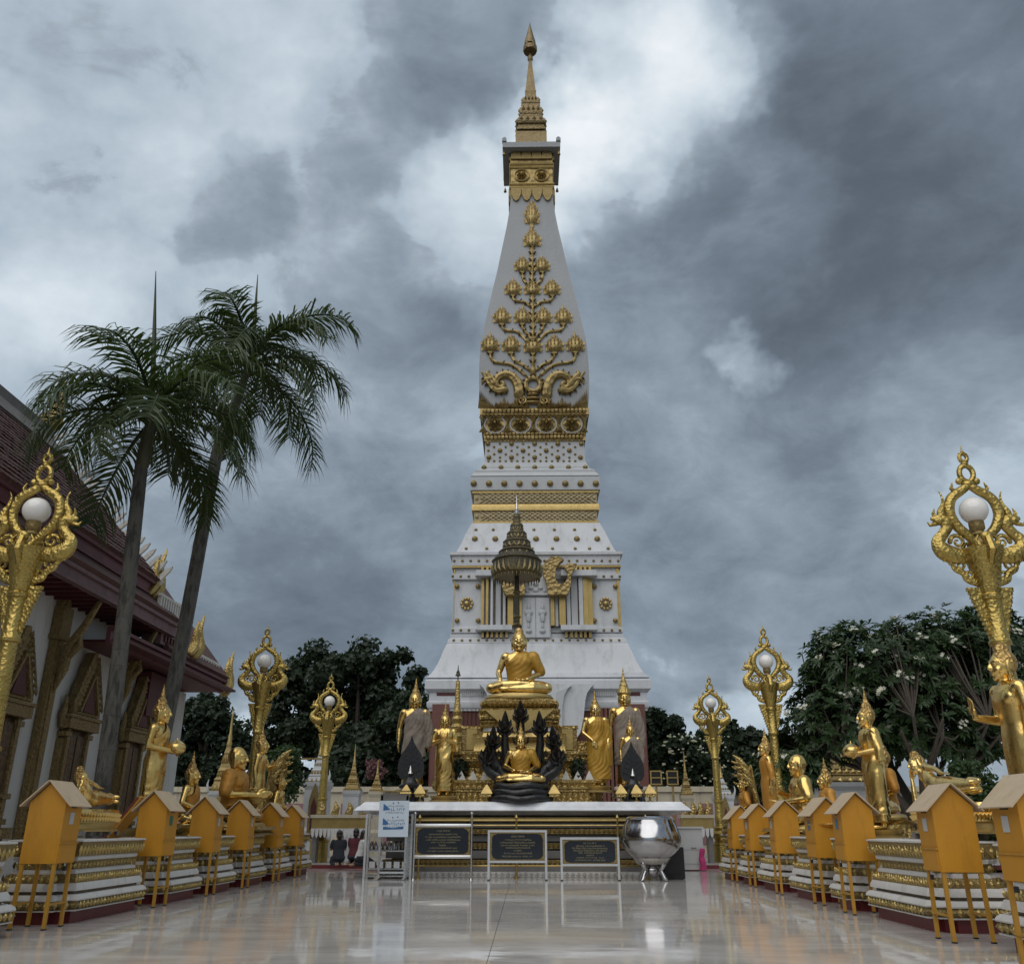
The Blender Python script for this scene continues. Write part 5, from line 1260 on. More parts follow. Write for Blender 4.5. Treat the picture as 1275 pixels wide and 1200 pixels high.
# throne of the main image
TY = 26.2
thr = thing('image_throne', 'tall tiered gilt throne with stepped corners under the seated image', 'throne', (P(647, 900, TY).x, TY, ZT))
tz = lambda y, Y=TY - .9: P(647, y, Y).z - ZT
def thr_tier(name, px_half, y0, y1, prof, m, depth=.72, leaves=None, dY=.9):
    hx = px_half / 1100 * (TY - dY) * .97; z0_, z1_ = tz(y0, TY - dY), tz(y1, TY - dY); h = z1_ - z0_
    o = MB().redent(hx, hx * depth, hx * .07, [(p, z0_ + h * q) for p, q in prof]).build(name, m, thr, True, .4)
    if leaves:
        n_, lh, d = leaves; lr = MB(); zz = z0_ + h * .5; e = prof[len(prof) // 2][0]
        lr.leaf_row((-hx * .86, -hx * depth - e, zz), (hx * .86, -hx * depth - e, zz), (0, 0, 1), (0, -1, 0), n_, h * lh, d)
        for s in (-1, 1):
            lr.leaf_row((s * (hx + e), -hx * depth * .84 * s, zz), (s * (hx + e), hx * depth * .84 * s, zz), (0, 0, 1), (s, 0, 0), max(3, n_ * 2 // 3), h * lh, d)
        lr.build('leaf_row', 'gold_plain', thr, False, stuff=True)
BAND = [(-.06, 0), (.02, .08), (.04, .3), (.0, .5), (.05, .72), (.06, .92), (-.02, 1)]
thr_tier('base_tier', 103, 998, 983, [(0, 0), (0, .12), (-.06, .2), (-.06, .8), (0, .88), (0, 1)], 'gold_orn', .62, (26, .7, .05), 1.5)
thr_tier('base_cornice', 106, 983, 970, BAND, 'gold_orn', .60, (26, .8, .07), 1.5)
thr_tier('dado', 78, 970, 948, [(0, 0), (-.04, .1), (-.12, .4), (-.12, .7), (-.02, .95), (0, 1)], 'gold_orn', .66, (18, .5, .06), 1.3)
thr_tier('middle_cornice', 84, 948, 934, BAND, 'gold_orn', .64, (18, .8, .07), 1.3)
thr_tier('waist', 58, 935, 912, [(0, 0), (-.02, .1), (-.05, .5), (0, .95), (.02, 1)], 'gold_plain', .7, None, 1.0)
thr_tier('waist_cushion', 51, 925, 909, [(-.1, 0), (.02, .25), (.05, .5), (.02, .8), (-.1, 1)], 'gold_plain', .8, None, .95)
thr_tier('white_band', 45, 912, 897, [(0, 0), (0, 1)], 'marble_top', .8)
thr_tier('capital_lower', 47.5, 905, 896, BAND, 'gold_orn', .8, (12, .8, .06))
thr_tier('capital_upper', 49, 896, 881, BAND, 'gold_orn', .8, (12, .8, .07))
thr_tier('lotus_rim', 45.5, 881, 868.5, [(-.14, 0), (-.02, .25), (.04, .5), (.05, .75), (-.05, 1)], 'gold_orn', .8, (14, .9, .07))
# white triangles standing on the base cornice
mb = MB(); zz = tz(964, TY - 1.5); hx = 90 / 1100 * (TY - 1.5)
for k in range(13):
    x = -hx + 2 * hx * (k + .5) / 13
    if abs(x) < .75: continue
    mb.prism([(-.12, -.13), (.12, -.13), (0, .12)], (x, -1.32, zz), (1, 0, 0), (0, 0, 1), .05)
mb.build('base_triangles', 'plinth_white', thr, False, stuff=True)
# gold V shaped drapery on the throne front and side screens
for s in (-1, 1):
    pts = [(s * .12, tz(884)), (s * .95, tz(884)), (s * .42, tz(905)), (s * .10, tz(912))]
    MB().prism(pts, (0, -.985, 0), (1, 0, 0), (0, 0, 1), .06).build('front_drape', 'gold_plain', thr, False)
    x0, x1 = (692 - 647) / 1100 * TY, (715 - 647) / 1100 * TY
    mb = MB(); mb.box((s * (x0 + x1) / 2, -.3, (tz(903) + tz(936)) / 2), (x1 - x0, .14, tz(903) - tz(936))); sc = mb.build('side_screen', 'gold_dull', thr, False)
    for (a_, b_) in ((.5, .82), (0, .0)):
        if not a_: continue
        MB().box((s * (x0 + x1) / 2, -.385, (tz(903) + tz(936)) / 2 + .03), ((x1 - x0) * .55, .05, (tz(903) - tz(936)) * .8)).build('screen_panel', 'gold_plain', sc, False)
    MB().box((s * (x0 + x1) / 2, -.3, tz(902.6)), (x1 - x0 + .08, .2, .08)).build('screen_cap', 'gold_orn', sc, False)
    x2 = (745 - 647) / 1100 * TY
    MB().box((s * (x1 + x2) / 2, -.5, (tz(922) + tz(950)) / 2), (x2 - x1, .5, tz(922) - tz(950))).build('side_block', 'gold_orn', thr, False)

seatz = P(647, 868, TY - .3).z
b0 = P(646.5, 868, TY - .1)
SC = (P(646, 783, TY).z - seatz) / 1.06
seated_buddha('seated_image', 'large gold seated image in ochre robe, hand over knee, on tall throne', (b0.x, TY + .05, seatz + .08), 0, SC, 'earth', 'robe_gold', False, 'gold_bright', True, hairm=HAIR_PLAIN)

# parasol over it
UY = TY + .9
uc = P(643.5, 700, UY)
par = thing('tiered_parasol', 'dark tiered ceremonial parasol on a tall pole above the seated image', 'parasol', (uc.x, UY, ZT))
uz = lambda y: P(643.5, y, UY).z - ZT
ur = lambda r, y=690: r / 1100 * (P(643.5, y, UY) - V((0, 0, CAM_H))).dot(_F)
MB().tube([(0, 0, -.3), (0, 0, uz(742)), (0, 0, uz(700))], [.09, .085, .07], 12).build('pole', 'umbrella', par)
for y in (778, 768, 742, 737): MB().lathe([(.09, -.05), (.13, 0), (.09, .05)], 12, (0, 0, uz(y))).build('pole_ring', 'umbrella_gold', par)
TI = [(718, 692, 29.5), (697, 684, 21.5), (684, 672, 16.5), (672, 662, 12), (662, 652, 8.0), (652, 640, 4.5)]
for i, (ya, yb, r_) in enumerate(TI):
    r0 = ur(r_); za, zb_ = uz(ya), uz(yb); h = zb_ - za
    mb = MB(); mb.lathe([(r0 * 1.0, za), (r0 * 1.03, za + h * .04), (r0 * .99, za + h * .75), (r0 * .90, za + h * .95), (r0 * .3, zb_ + h * .1), (r0 * .3, zb_ + h * .05), (r0 * .86, za + h * .9), (r0 * .95, za + h * .7), (r0 * .97, za + h * .02)], 28)
    o = mb.build('canopy_tier', 'umbrella', par, True, .5)
    n_ = 28 if i == 0 else 16
    tr = MB()
    for k in range(n_):
        a0, a1 = 2 * PI * k / n_, 2 * PI * (k + 1) / n_; am = (a0 + a1) / 2; rr = r0 * 1.05
        tr.add([(rr * math.cos(a0), rr * math.sin(a0), za + h * .05), (rr * math.cos(a1), rr * math.sin(a1), za + h * .05), (rr * math.cos(am), rr * math.sin(am), za + h * .6), (rr * 1.05 * math.cos(am), rr * 1.05 * math.sin(am), za + h * .22)], [(0, 1, 3), (1, 2, 3), (2, 0, 3)])
    for rz_ in (za + .02, za + h * .72): tr.lathe([(r0 * 1.0, rz_ - .025), (r0 * 1.06, rz_), (r0 * 1.0, rz_ + .025)], 28)
    tr.build('tier_trim', 'umbrella_gold', o, False, stuff=True)
    if i == 0:
        fr = MB()
        for k in range(36):
            a = 2 * PI * k / 36; fr.tube([(r0 * .96 * math.cos(a), r0 * .96 * math.sin(a), za + .02), (r0 * .96 * math.cos(a), r0 * .96 * math.sin(a), za - .14)], [.03, .012], 5)
        fr.build('fringe', 'umbrella_gold', o, True, stuff=True)
        for k in range(8):
            a = 2 * PI * k / 8; MB().tube([(0, 0, zb_ - .1), (r0 * .92 * math.cos(a), r0 * .92 * math.sin(a), za + h * .55)], .018, 5).build('rib', 'umbrella_gold', o)
MB().lathe([(ur(3.4), uz(642)), (ur(2.4), uz(640)), (ur(3), uz(637.5)), (ur(2), uz(636)), (ur(2.6), uz(634)), (ur(1.6), uz(632)), (ur(2), uz(629)), (ur(1), uz(627)), (ur(.4), uz(617))], 12).build('top_finial', 'steel', par)

# tall gilt spire standard behind the left figures
sp0 = P(568.5, 925, 27.2)
spire = thing('spire_standard', 'slender gilt spire standard rising behind the praying figure', 'ornament', (sp0.x, 27.2, ZT))
sy = lambda y: P(568.5, y, 27.2).z - ZT
pr = [(.20, 0), (.22, sy(935)), (.28, sy(930)), (.20, sy(925)), (.24, sy(917)), (.16, sy(912)), (.20, sy(905)), (.13, sy(901)), (.17, sy(895)), (.11, sy(891)), (.14, sy(886)), (.09, sy(882)), (.10, sy(878)), (.085, sy(876)), (.06, sy(850)), (.055, sy(847.5))]
MB().lathe(pr, 16).build('shaft', 'gold_fine', spire)
MB().lathe([(.018, sy(848)), (.018, sy(842)), (.09, sy(841)), (.05, sy(838)), (.06, sy(837)), (.02, sy(834)), (.008, sy(828))], 12).build('tip', 'umbrella', spire)

# standing images
def stand_px(name, label, px, ytop, Y, zfoot, mode, robe, robe_m, body_m='gold', crown=False, total=1.995, rz=0, group=None, base_m='gold_plain', base=True):
    zt = P(px, ytop, Y).z; s = (zt - zfoot) / total
    return standing_buddha(name, label, (P(px, 930, Y).x, Y, zfoot + .0), rz, s, mode, robe, robe_m, body_m, group, crown, base, base_m)
stand_px('standing_image', 'standing gold image with arms down, draped in grey cloth, left of throne', 515, 847, 25.6, ZT + .35, 'down', 'drape', 'robe_grey')
stand_px('standing_image', 'slim standing gold image with palms at its chest, on a round base', 553.5, 877, 24.6, ZT + .16, 'pray', 'sash', 'gold')
stand_px('standing_image', 'standing gold image in loose gold robe, hand crossed in front, right of throne', 742.5, 862, 25.0, ZT + .42, 'cross', 'wide', 'robe_gold', 'gold_bright')
stand_px('standing_image', 'tall crowned standing image draped in grey cloth at altar right end', 780, 830, 25.9, ZT + .35, 'down', 'drape', 'robe_grey', 'gold', True, 2.205)
stand_px('standing_image', 'small standing image half hidden behind the right black leaf stand', 785.5, 892, 24.85, ZT + .25, 'down', 'drape', 'robe_grey')

# image sheltered by the black seven headed serpent
NY = 24.35
nb = P(648.5, 976, NY)
ns = (P(648.5, 905, NY).z - nb.z) / 1.10
nag = seated_buddha('serpent_image', 'gold image seated on black coils under seven black serpent heads', (nb.x, NY, nb.z), 0, ns, 'lap', 'robe_gold', False, 'gold_bright', False)
def nloc(px, py): 
    p = P(px, py, NY + .25); return ((p.x - nb.x) / ns, .06, (p.z - nb.z) / ns)
naga_hood(nag, 'black', [nloc(651, 893), nloc(629, 908), nloc(672, 908), nloc(614, 925), nloc(689, 925), nloc(606, 944), nloc(695, 944)], .05, .125, 1.45, .20)
naga_coils(nag, 'black', 3, .50, .36, (nb.z - ZT) / ns / 3)

# black leaf stands
def leaf_stand(label, px, Y, y_top, y_bot):
    c = P(px, y_bot, Y); h = P(px, y_top, Y).z - ZT
    t = thing('leaf_stand', label, 'stand', (c.x, Y, ZT), 0, 'black leaf stands')
    o = [(0, 1.0), (.03, .90), (.09, .80), (.15, .72), (.19, .62), (.205, .52), (.20, .43), (.165, .36), (.12, .33), (.07, .36), (.05, .33)]
    o = o + [(-x, z) for x, z in o[::-1][:-1]]
    MB().prism([(x * h, z * h) for x, z in o], (0, 0, 0), (1, 0, 0), (0, 0, 1), .07).build('leaf_panel', 'black', t, False)
    ve = MB()
    for k in range(5):
        for s in (-1, 1): ve.bar((0, -.045, (.42 + k * .08) * h), (s * (.16 - k * .025) * h, -.045, (.48 + k * .09) * h), .018, .02)
    ve.bar((0, -.045, .36 * h), (0, -.045, .95 * h), .025, .022); ve.build('leaf_veins', 'black', t, False, stuff=True)
    MB().lathe([(.20 * h, 0), (.21 * h, .03 * h), (.12 * h, .08 * h), (.08 * h, .12 * h), (.09 * h, .16 * h), (.17 * h, .21 * h), (.18 * h, .25 * h), (.14 * h, .27 * h), (.10 * h, .31 * h), (.06 * h, .37 * h)], 18, (0, 0, 0), 1, .8).build('pedestal', 'black', t)
    for a in (.6, 2.5, 4.1, 5.4):
        MB().tube([(.13 * h * math.cos(a), .12 * h * math.sin(a), .2 * h), (.21 * h * math.cos(a), .18 * h * math.sin(a), .1 * h), (.23 * h * math.cos(a), .2 * h * math.sin(a), 0)], [.03 * h, .025 * h, .03 * h], 7).build('leg', 'black', t)
    MB().lathe([(.03 * h, .40 * h), (.05 * h, .42 * h), (.03 * h, .46 * h), (.02 * h, .50 * h), (.005, .54 * h)], 10, (0, -.08, 0)).build('candle_cup', 'steel', t)
leaf_stand('black leaf shaped stand before the grey draped figure, left', 510, 24.5, 915, 997)
leaf_stand('black leaf shaped stand before the small right hand figure', 789, 24.25, 922, 997)

# little gilt lanterns along the slab edge
for (px, lab) in ((505.5, 'small gilt pyramid lantern, leftmost, half hidden by the poster stand'), (523, 'small gilt pyramid lantern beside the left black leaf stand'), (606, 'small gilt pyramid lantern left of the black serpent coils'), (690, 'small gilt pyramid lantern right of the black serpent coils'),
                  (773.5, 'small gilt pyramid lantern left of the right black stand'), (792.5, 'small gilt pyramid lantern in front of the right black stand'), (809.5, 'small gilt pyramid lantern, rightmost on the marble slab')):
    c = P(px, 995, AY + .42); t = thing('lantern', lab, 'lantern', (c.x, AY + .42, ZT), 0, 'gilt lanterns on the altar edge')
    MB().lathe([(.09, 0), (.09, .02), (.03, .04), (.03, .12), (.07, .14)], 10).build('foot', 'gold_plain', t)
    MB().sqloft([(.12, .12), (.125, .20)]).build('lantern_body', 'gold_fine', t, False)
    MB().sqloft([(.15, .20), (.14, .22), (.09, .31), (.015, .42)]).build('pyramid_roof', 'gold_plain', t, False)

# dark clipped shrubs beside the throne
def leaf_cloud(centers, n, size, spread, seed, flat=.35, fold=True, up=.3):
    rnd = random.Random(seed); mb = MB()
    for _ in range(n):
        c, r = rnd.choice(centers)
        while True:
            d = V((rnd.uniform(-1, 1), rnd.uniform(-1, 1), rnd.uniform(-1, 1)))
            if .05 < d.length < 1: break
        d = d.normalized() * (rnd.random() ** .45)
        p = V(c) + V((d.x * r[0], d.y * r[1], d.z * r[2]))
        nrm = (d + V((rnd.gauss(0, .5), rnd.gauss(0, .5), rnd.gauss(0, .5) + up))).normalized()
        a = nrm.orthogonal().normalized(); a = (Matrix.Rotation(rnd.uniform(0, 2 * PI), 3, nrm) @ a); b = nrm.cross(a)
        L = size * rnd.uniform(.6, 1.3); w = L * flat
        mb.add([p, p + a * L * .5 + b * w + nrm * L * .08, p + a * L - nrm * L * .06, p + a * L * .5 - b * w + nrm * L * .08], [(0, 1, 2), (0, 2, 3)])
    return mb
for (px, lab) in ((572.5, 'small dark potted shrub left of the throne base'), (720, 'small dark potted shrub right of the throne base')):
    c = P(px, 968, 25.0); t = thing('potted_shrub', lab, 'shrub', (c.x, 25.0, c.z), 0, 'dark shrubs beside the throne')
    MB().lathe([(.10, -.12), (.15, 0), (.16, .06), (.12, .06)], 12).build('pot', 'black', t)
    leaf_cloud([((0, 0, .26), (.19, .19, .27))], 500, .09, 0, int(px)).build('foliage', 'leaf_dark', t, False)
    MB().tube([(0, 0, 0), (0, 0, .25)], .02, 6).build('stem', 'bark', t)

# ------------------------------------------------------------------ signs in front
def glyphs(mb, lines, w, h, y, seed, size=.03):
    rnd = random.Random(seed)
    for (u, v, lw, sz) in lines:                         # centre (u,v) in sign units, width, letter size
        x = -lw / 2
        while x < lw / 2:
            k = rnd.uniform(.5, 1.1) * sz
            if rnd.random() < .13: x += sz * .6; continue
            hh = sz * rnd.uniform(.75, 1.05)
            mb.box((u + x + k * .5, y, v), (k * .22, .004, hh)); mb.box((u + x + k * .75, y, v + hh * .4 * rnd.choice((-1, 1))), (k * .45, .004, sz * .22))
            if rnd.random() < .3: mb.box((u + x + k * .5, y, v + sz * .85), (k * .4, .004, sz * .16))
            x += k * 1.05
    return mb
def plaque(label, px0, px1, y_top, y_pt, y_pb, y_foot, Y, round_posts=False, m_frame='steel_frame', seed=1, tilt=0):
    c = P((px0 + px1) / 2, y_foot, Y); hw = (P(px1, y_pb, Y).x - P(px0, y_pb, Y).x) / 2
    zf = 0.; Z = lambda y: P((px0 + px1) / 2, y, Y).z
    t = thing('sign_board', label, 'sign', (c.x, Y, 0), 0, 'engraved plaques before the altar')
    w = .05
    for s in (-1, 1):
        if round_posts:
            MB().lathe([(.045, 0), (.035, .02), (.03, .04), (.03, Z(y_top) - .07)], 12, (s * hw, 0, 0)).build('post', 'steel', t)
            MB().ell((s * hw, 0, Z(y_top) - .03), (.045, .045, .045)).build('post_ball', 'chrome', t)
            MB().bar((s * hw, 0, .05), (s * hw, .30, .01), .035).build('foot', 'steel', t, False)
        else:
            MB().box((s * hw, 0, Z(y_top) / 2 + .01), (w, .04, Z(y_top) - .02)).build('post', m_frame, t, False)
            MB().bar((s * hw, .02, Z(y_pt)), (s * (hw - .02), .42, .012), .03).build('back_leg', 'steel', t, False)
            MB().box((s * hw, 0, .012), (.06, .06, .024)).build('foot', 'black_matt', t, False)
    zt, zb_ = Z(y_pt), Z(y_pb)
    if round_posts:
        for z in (zt + .03, zb_ - .03): MB().tube([(-hw + .03, 0, z), (hw - .03, 0, z)], .045, 10).build('rail', 'steel_frame', t)
    else:
        for z in (Z(y_top) - .025, zb_ - .025): MB().box((0, -.003, z), (hw * 2 + w, .046, w)).build('rail', m_frame, t, False)
    W, Hh = hw * 2 - w - .02, zt - zb_ - .01
    board = MB().box((0, .01, (zt + zb_) / 2), (W, .03, Hh)).build('board', 'gold_dull', t, False)
    o = []
    for (sx, sz_) in ((1, 1), (-1, 1), (-1, -1), (1, -1)):
        pts = [(.47, .30), (.445, .40), (.37, .46)] if sx * sz_ > 0 else [(.37, .46), (.445, .40), (.47, .30)]
        o += [(sx * a * W, sz_ * b * Hh) for a, b in pts]
    MB().prism(o, (0, -.012, (zt + zb_) / 2), (1, 0, 0), (0, 0, 1), .012).build('black_panel', 'plaque', board, False)
    edge = MB()
    for s in (-1, 1):
        edge.box((s * W * .487, -.008, (zt + zb_) / 2), (W * .02, .012, Hh * .98)); edge.box((0, -.009, (zt + zb_) / 2 + s * Hh * .483), (W * .94, .012, Hh * .025))
    edge.build('gilt_edge', 'gold_dull', board, False, stuff=True)
    zc_ = (zt + zb_) / 2
    L = [(0, zc_ + .36 * Hh, W * .24, .030), (0, zc_ + .24 * Hh, W * .52, .026), (0, zc_ + .14 * Hh, W * .66, .028), (0, zc_ + .04 * Hh, W * .62, .026), (0, zc_ - .05 * Hh, W * .44, .026), (0, zc_ - .15 * Hh, W * .14, .028), (0, zc_ - .25 * Hh, W * .50, .026), (0, zc_ - .36 * Hh, W * .56, .026)]
    glyphs(MB(), L, W, Hh, -.020, seed).build('inscription', 'ink_gold', board, False, stuff=True)
    return t
plaque('black plaque in round posted steel stand with ball tops, left of three', 514.5, 586, 1011, 1029, 1064.5, 1094, 22.9, True, seed=3)
plaque('black plaque in pale square steel easel, the middle and tallest', 608.5, 680, 1033, 1036, 1071, 1096, 22.6, False, seed=5)
plaque('lower black plaque in pale square steel easel next to the chrome bowl', 700, 771, 1042, 1045, 1075, 1097, 22.5, False, seed=8)

# poster on a stand
PYD = 22.75
pc = P(487, 1090, PYD); pz = lambda y: P(487, y, PYD).z; phw = (P(505, 1020, PYD).x - P(469, 1020, PYD).x) / 2
po = thing('poster_stand', 'blue and white poster on a tall steel stand at altar left', 'sign', (pc.x, PYD, 0))
for s in (-1, 1):
    MB().box((s * (phw - .04), .04, pz(990) / 2), (.05, .04, pz(990))).build('post', 'steel', po, False)
    MB().box((s * (phw - .04), .04, .03), (.06, .5, .04)).build('foot', 'steel', po, False)
MB().box((0, .04, .16), (phw * 2 - .1, .03, .04)).build('lower_bar', 'steel_frame', po, False)
MB().box((0, .045, pz(994)), (phw * 2, .05, pz(985.5) - pz(997))).build('head_board', 'stone_grey', po, False)
MB().box((0, .02, pz(984.8)), (phw * 2 + .06, .14, .03)).build('head_cap', 'gold_dull', po, False)
sheet = MB().box((0, 0, (pz(996.5) + pz(1041.5)) / 2), (phw * 2 + .02, .03, pz(996.5) - pz(1041.5))).build('poster', 'poster', po, False)
bl = MB(); bk = MB(); zz0 = pz(996.5); ph = pz(996.5) - pz(1041.5)
for (v) in (.0, .40):
    z_ = zz0 - ph * v
    for (u_, d) in ((-.02, .07), (.10, .055)): bk.box((u_ * 1.0, -.018, z_ - ph * d), (.025, .004, .028))
    glyphs(bk, [(.04, z_ - ph * .15, phw * 1.15, .028)], 0, 0, -.018, int(v * 10) + 2)
    glyphs(bl, [(.02, z_ - ph * .245, phw * 1.35, .055)], 0, 0, -.0185, int(v * 10) + 3)
    bl.prism([(-phw * .74, z_ - ph * .28), (-phw * .74, z_ - ph * .08), (-phw * .45, z_ - ph * .17), (-phw * .30, z_ - ph * .25)], (0, -.0175, 0), (1, 0, 0), (0, 0, 1), .004)
    glyphs(bk, [(.0, z_ - ph * .335, phw * 1.3, .030)], 0, 0, -.018, int(v * 10) + 4)
bl.prism([(-phw * .7, zz0 - ph * .80), (-phw * .7, zz0 - ph * .72), (0, zz0 - ph * .755), (phw * .7, zz0 - ph * .71), (phw * .7, zz0 - ph * .79)], (0, -.0175, 0), (1, 0, 0), (0, 0, 1), .004)
bl.build('poster_print_blue', 'blue_ink', sheet, False, stuff=True); bk.build('poster_print_dark', 'black_ink', sheet, False, stuff=True)

# steel cage cabinet behind the poster
cg = P(472, 1085, 23.2); cz_ = lambda y: P(472, y, 23.2).z
cage = thing('steel_cabinet', 'tall steel framed cabinet standing behind the poster stand', 'cabinet', (cg.x + .25, 23.45, 0))
zt = cz_(1013)
for sx in (-.62, .5):
    for sy_ in (-.22, .22): MB().box((sx, sy_, zt / 2), (.05, .05, zt)).build('post', 'steel_frame', cage, False)
for z in (.06, .22, .62, .95, zt - .03):
    MB().box((-.06, 0, z), (1.06, .42, .03)).build('shelf', 'steel', cage, False)
rnd = random.Random(4)
for k in range(9): MB().lathe([(.05, 0), (.06, .05), (.045, .12), (.03, .16), (.01, .2)], 8, (-.5 + k * .11, rnd.uniform(-.1, .05), .64)).build('cup', 'chrome', cage)
for k in range(5): MB().box((-.45 + k * .2, -.02, .31), (.14, .22, .14)).build('tray', 'steel_frame', cage, False)
MB().box((.42, -.12, zt * .45), (.16, .2, zt * .8)).build('side_pillar', 'steel', cage, False)

# chrome alms bowl
BY = 22.3
bc = P(815, 1096, BY); bz = lambda y: P(815, y, BY).z; br = lambda r: r / 1100 * BY * .945
bowl = thing('alms_bowl', 'huge polished steel alms bowl on a ring stand by the altar', 'bowl', (bc.x, BY + .3, 0))
zb_, zt = bz(1074), bz(1016); hB = zt - zb_
MB().lathe([(.04, zb_), (br(14), zb_ + .01), (br(26), zb_ + hB * .13), (br(34), zb_ + hB * .30), (br(37.5), zb_ + hB * .46), (br(37), zb_ + hB * .56), (br(32.5), zb_ + hB * .80), (br(29.5), zb_ + hB * .92), (br(29.5), zb_ + hB * .955), (br(26.5), zb_ + hB), (br(20), zb_ + hB * 1.0), (br(19), zb_ + hB * .9), (.05, zb_ + hB * .4)], 48).build('vessel', 'chrome', bowl)
MB().lathe([(br(29.4), zb_ + hB * .925), (br(30), zb_ + hB * .935), (br(29.4), zb_ + hB * .945), (br(28), zb_ + hB * .935)], 48).build('rim_band', 'steel', bowl)
MB().lathe([(br(17), zb_ - .04), (br(19), zb_ - .02), (br(23), zb_ + .10), (br(22), zb_ + .12), (br(17), zb_ + .0)], 40).build('stand_ring', 'steel', bowl)
for k in range(4):
    a = PI / 4 + k * PI / 2
    MB().tube([(br(17) * math.cos(a), br(17) * math.sin(a), zb_ - .02), (br(13) * math.cos(a), br(13) * math.sin(a), zb_ * .55), (br(19) * math.cos(a), br(19) * math.sin(a), .03), (br(22) * math.cos(a), br(22) * math.sin(a), .015)], [.075, .05, .06, .012], 10).build('leg', 'chrome', bowl)
MB().ell((0, 0, zb_ * .55), (br(10), br(10), zb_ * .42), None, 24, 14).build('stand_core', 'chrome', bowl)
# dark loudspeaker box behind it
bx = P(839, 1092, BY + .9)
lsb = thing('speaker_box', 'black box half hidden behind the steel bowl', 'box', (bx.x, BY + 1.0, 0))
MB().box((0, 0, .36), (.52, .4, .70)).build('case', 'black_matt', lsb, False); MB().box((0, -.205, .4), (.44, .012, .54)).build('grille', 'black', lsb, False)
for s in (-1, 1): MB().box((s * .2, 0, .008), (.06, .3, .016)).build('foot', 'black_matt', lsb, False)
# white cabinet and pink cloth right of the altar
wc = P(861, 1076, 27.6); wzz = lambda y: P(861, y, 27.6).z
cab = thing('white_cabinet', 'pale grey white counter right of the steel bowl', 'cabinet', (wc.x, 28.0, 0))
hc = wzz(1029); MB().box((0, 0, hc / 2), (.76, .7, hc - .06)).build('cabinet_body', 'cabinet', cab, False); MB().box((0, 0, hc - .02), (.84, .78, .05)).build('top', 'cabinet', cab, False)
for z in (hc * .62, hc * .3): MB().box((0, -.356, z), (.68, .014, hc * .28)).build('door_panel', 'cabinet', cab, False)
MB().box((.1, -.37, hc * .52), (.16, .02, .02)).build('handle', 'steel', cab, False)
pk = P(876, 1077, 27.4)
pt = thing('pink_cloth', 'bright pink cloth hanging beside the pale counter', 'cloth', (pk.x, 27.5, 0))
mb = MB(); secs = []
for k in range(9):
    z = .02 + k * .072; secs.append((z, .015 * math.sin(k), .02 * math.cos(k * 1.3), .10 - .004 * k + .012 * math.sin(k * 2.1), .08 + .01 * math.cos(k * 1.7)))
mb.eloft(secs, 14); mb.build('cloth_fold', 'cloth_pink', pt)

# ================================================================== plinths along the aisle
XL, XR = -5.80, 4.75
PD = 1.15
def make_plinth(name, label, loc, rz, hx, hy, nt=.10):
    t = thing(name, label, 'plinth', loc, rz, 'moulded plinths along the aisle')
    def seg(nm, prof, m): return MB().redent(hx, hy, nt, prof).build(nm, m, t, True, .5)
    seg('red_base', [(-.05, 0), (-.05, .145)], 'red_paint')
    seg('lower_lip', [(-.02, .145), (.045, .15), (.05, .165), (.0, .17)], 'plinth_white')
    seg('lower_torus', [(.055, .27), (.06, .285), (.045, .315), (.015, .34), (-.03, .345)], 'plinth_white')
    seg('groove', [(-.06, .335), (-.06, .385)], 'brown_line')
    seg('middle_cove', [(-.03, .38), (.0, .385), (-.005, .43), (-.03, .475), (-.06, .48)], 'plinth_white')
    seg('middle_fillet', [(-.11, .58), (-.095, .585), (-.10, .62), (-.13, .635)], 'plinth_white')
    seg('upper_fillet', [(-.13, .735), (-.10, .745), (-.09, .78), (-.10, .80)], 'plinth_white')
    seg('top_slab', [(-.06, .972), (-.02, .975), (-.02, .995), (-.06, 1.0)], 'plinth_white')
    for (z0_, z1_, o0, om, o1, d, pt, st) in ((.168, .275, .02, .065, .03, .03, False, .10), (.472, .588, -.04, -.035, -.10, .025, True, .075), (.628, .74, -.15, -.145, -.14, .025, False, .11), (.795, .978, -.09, -.045, -.03, .032, True, .095)):
        zm = (z0_ + z1_) / 2
        bo = seg('gilt_band', [(o0, z0_), (om, zm), (o1, z1_)], 'gold_dull')
        lr = MB(); h = (z1_ - z0_) * .94
        for (sx, sy_) in ((0, -1), (0, 1), (1, 0), (-1, 0)):
            if sx == 0:
                L = hx - 2 * nt; n_ = max(4, int(2 * L / st)); y = sy_ * (hy + om - .005)
                lr.leaf_row((-L * -sy_, y, zm), (L * -sy_, y, zm), (0, 0, 1), (0, sy_, 0), n_, h, d, pt)
                for s in (-1, 1):
                    for j in (1, 2):
                        lr.leaf_row((s * (hx - nt * (3 - j) + om), y - sy_ * nt * j, zm), (s * (hx - nt * (2 - j) + om), y - sy_ * nt * j, zm), (0, 0, 1), (0, sy_, 0), 1, h, d, pt)
            else:
                L = hy - 2 * nt; n_ = max(3, int(2 * L / st)); x = sx * (hx + om - .005)
                lr.leaf_row((x, -L * sx, zm), (x, L * sx, zm), (0, 0, 1), (sx, 0, 0), n_, h, d, pt)
        lr.build('band_leaves', 'gold_fine', bo, False, stuff=True)
    return t
LEFT = [(8.6, 11.2, 'nearest plinth at the far left edge, mostly cut off'), (12.3, 14.9, 'long plinth carrying the reclining image, left row'), (15.55, 17.4, 'plinth under the left bowl bearing image'), (17.9, 19.4, 'left plinth under the seated image with small animals'),
        (19.95, 21.6, 'left plinth under the bald seated monk'), (22.1, 23.9, 'left plinth under the walking image by the lamp'), (24.4, 26.1, 'last plinth of the left row, under the hooded image')]
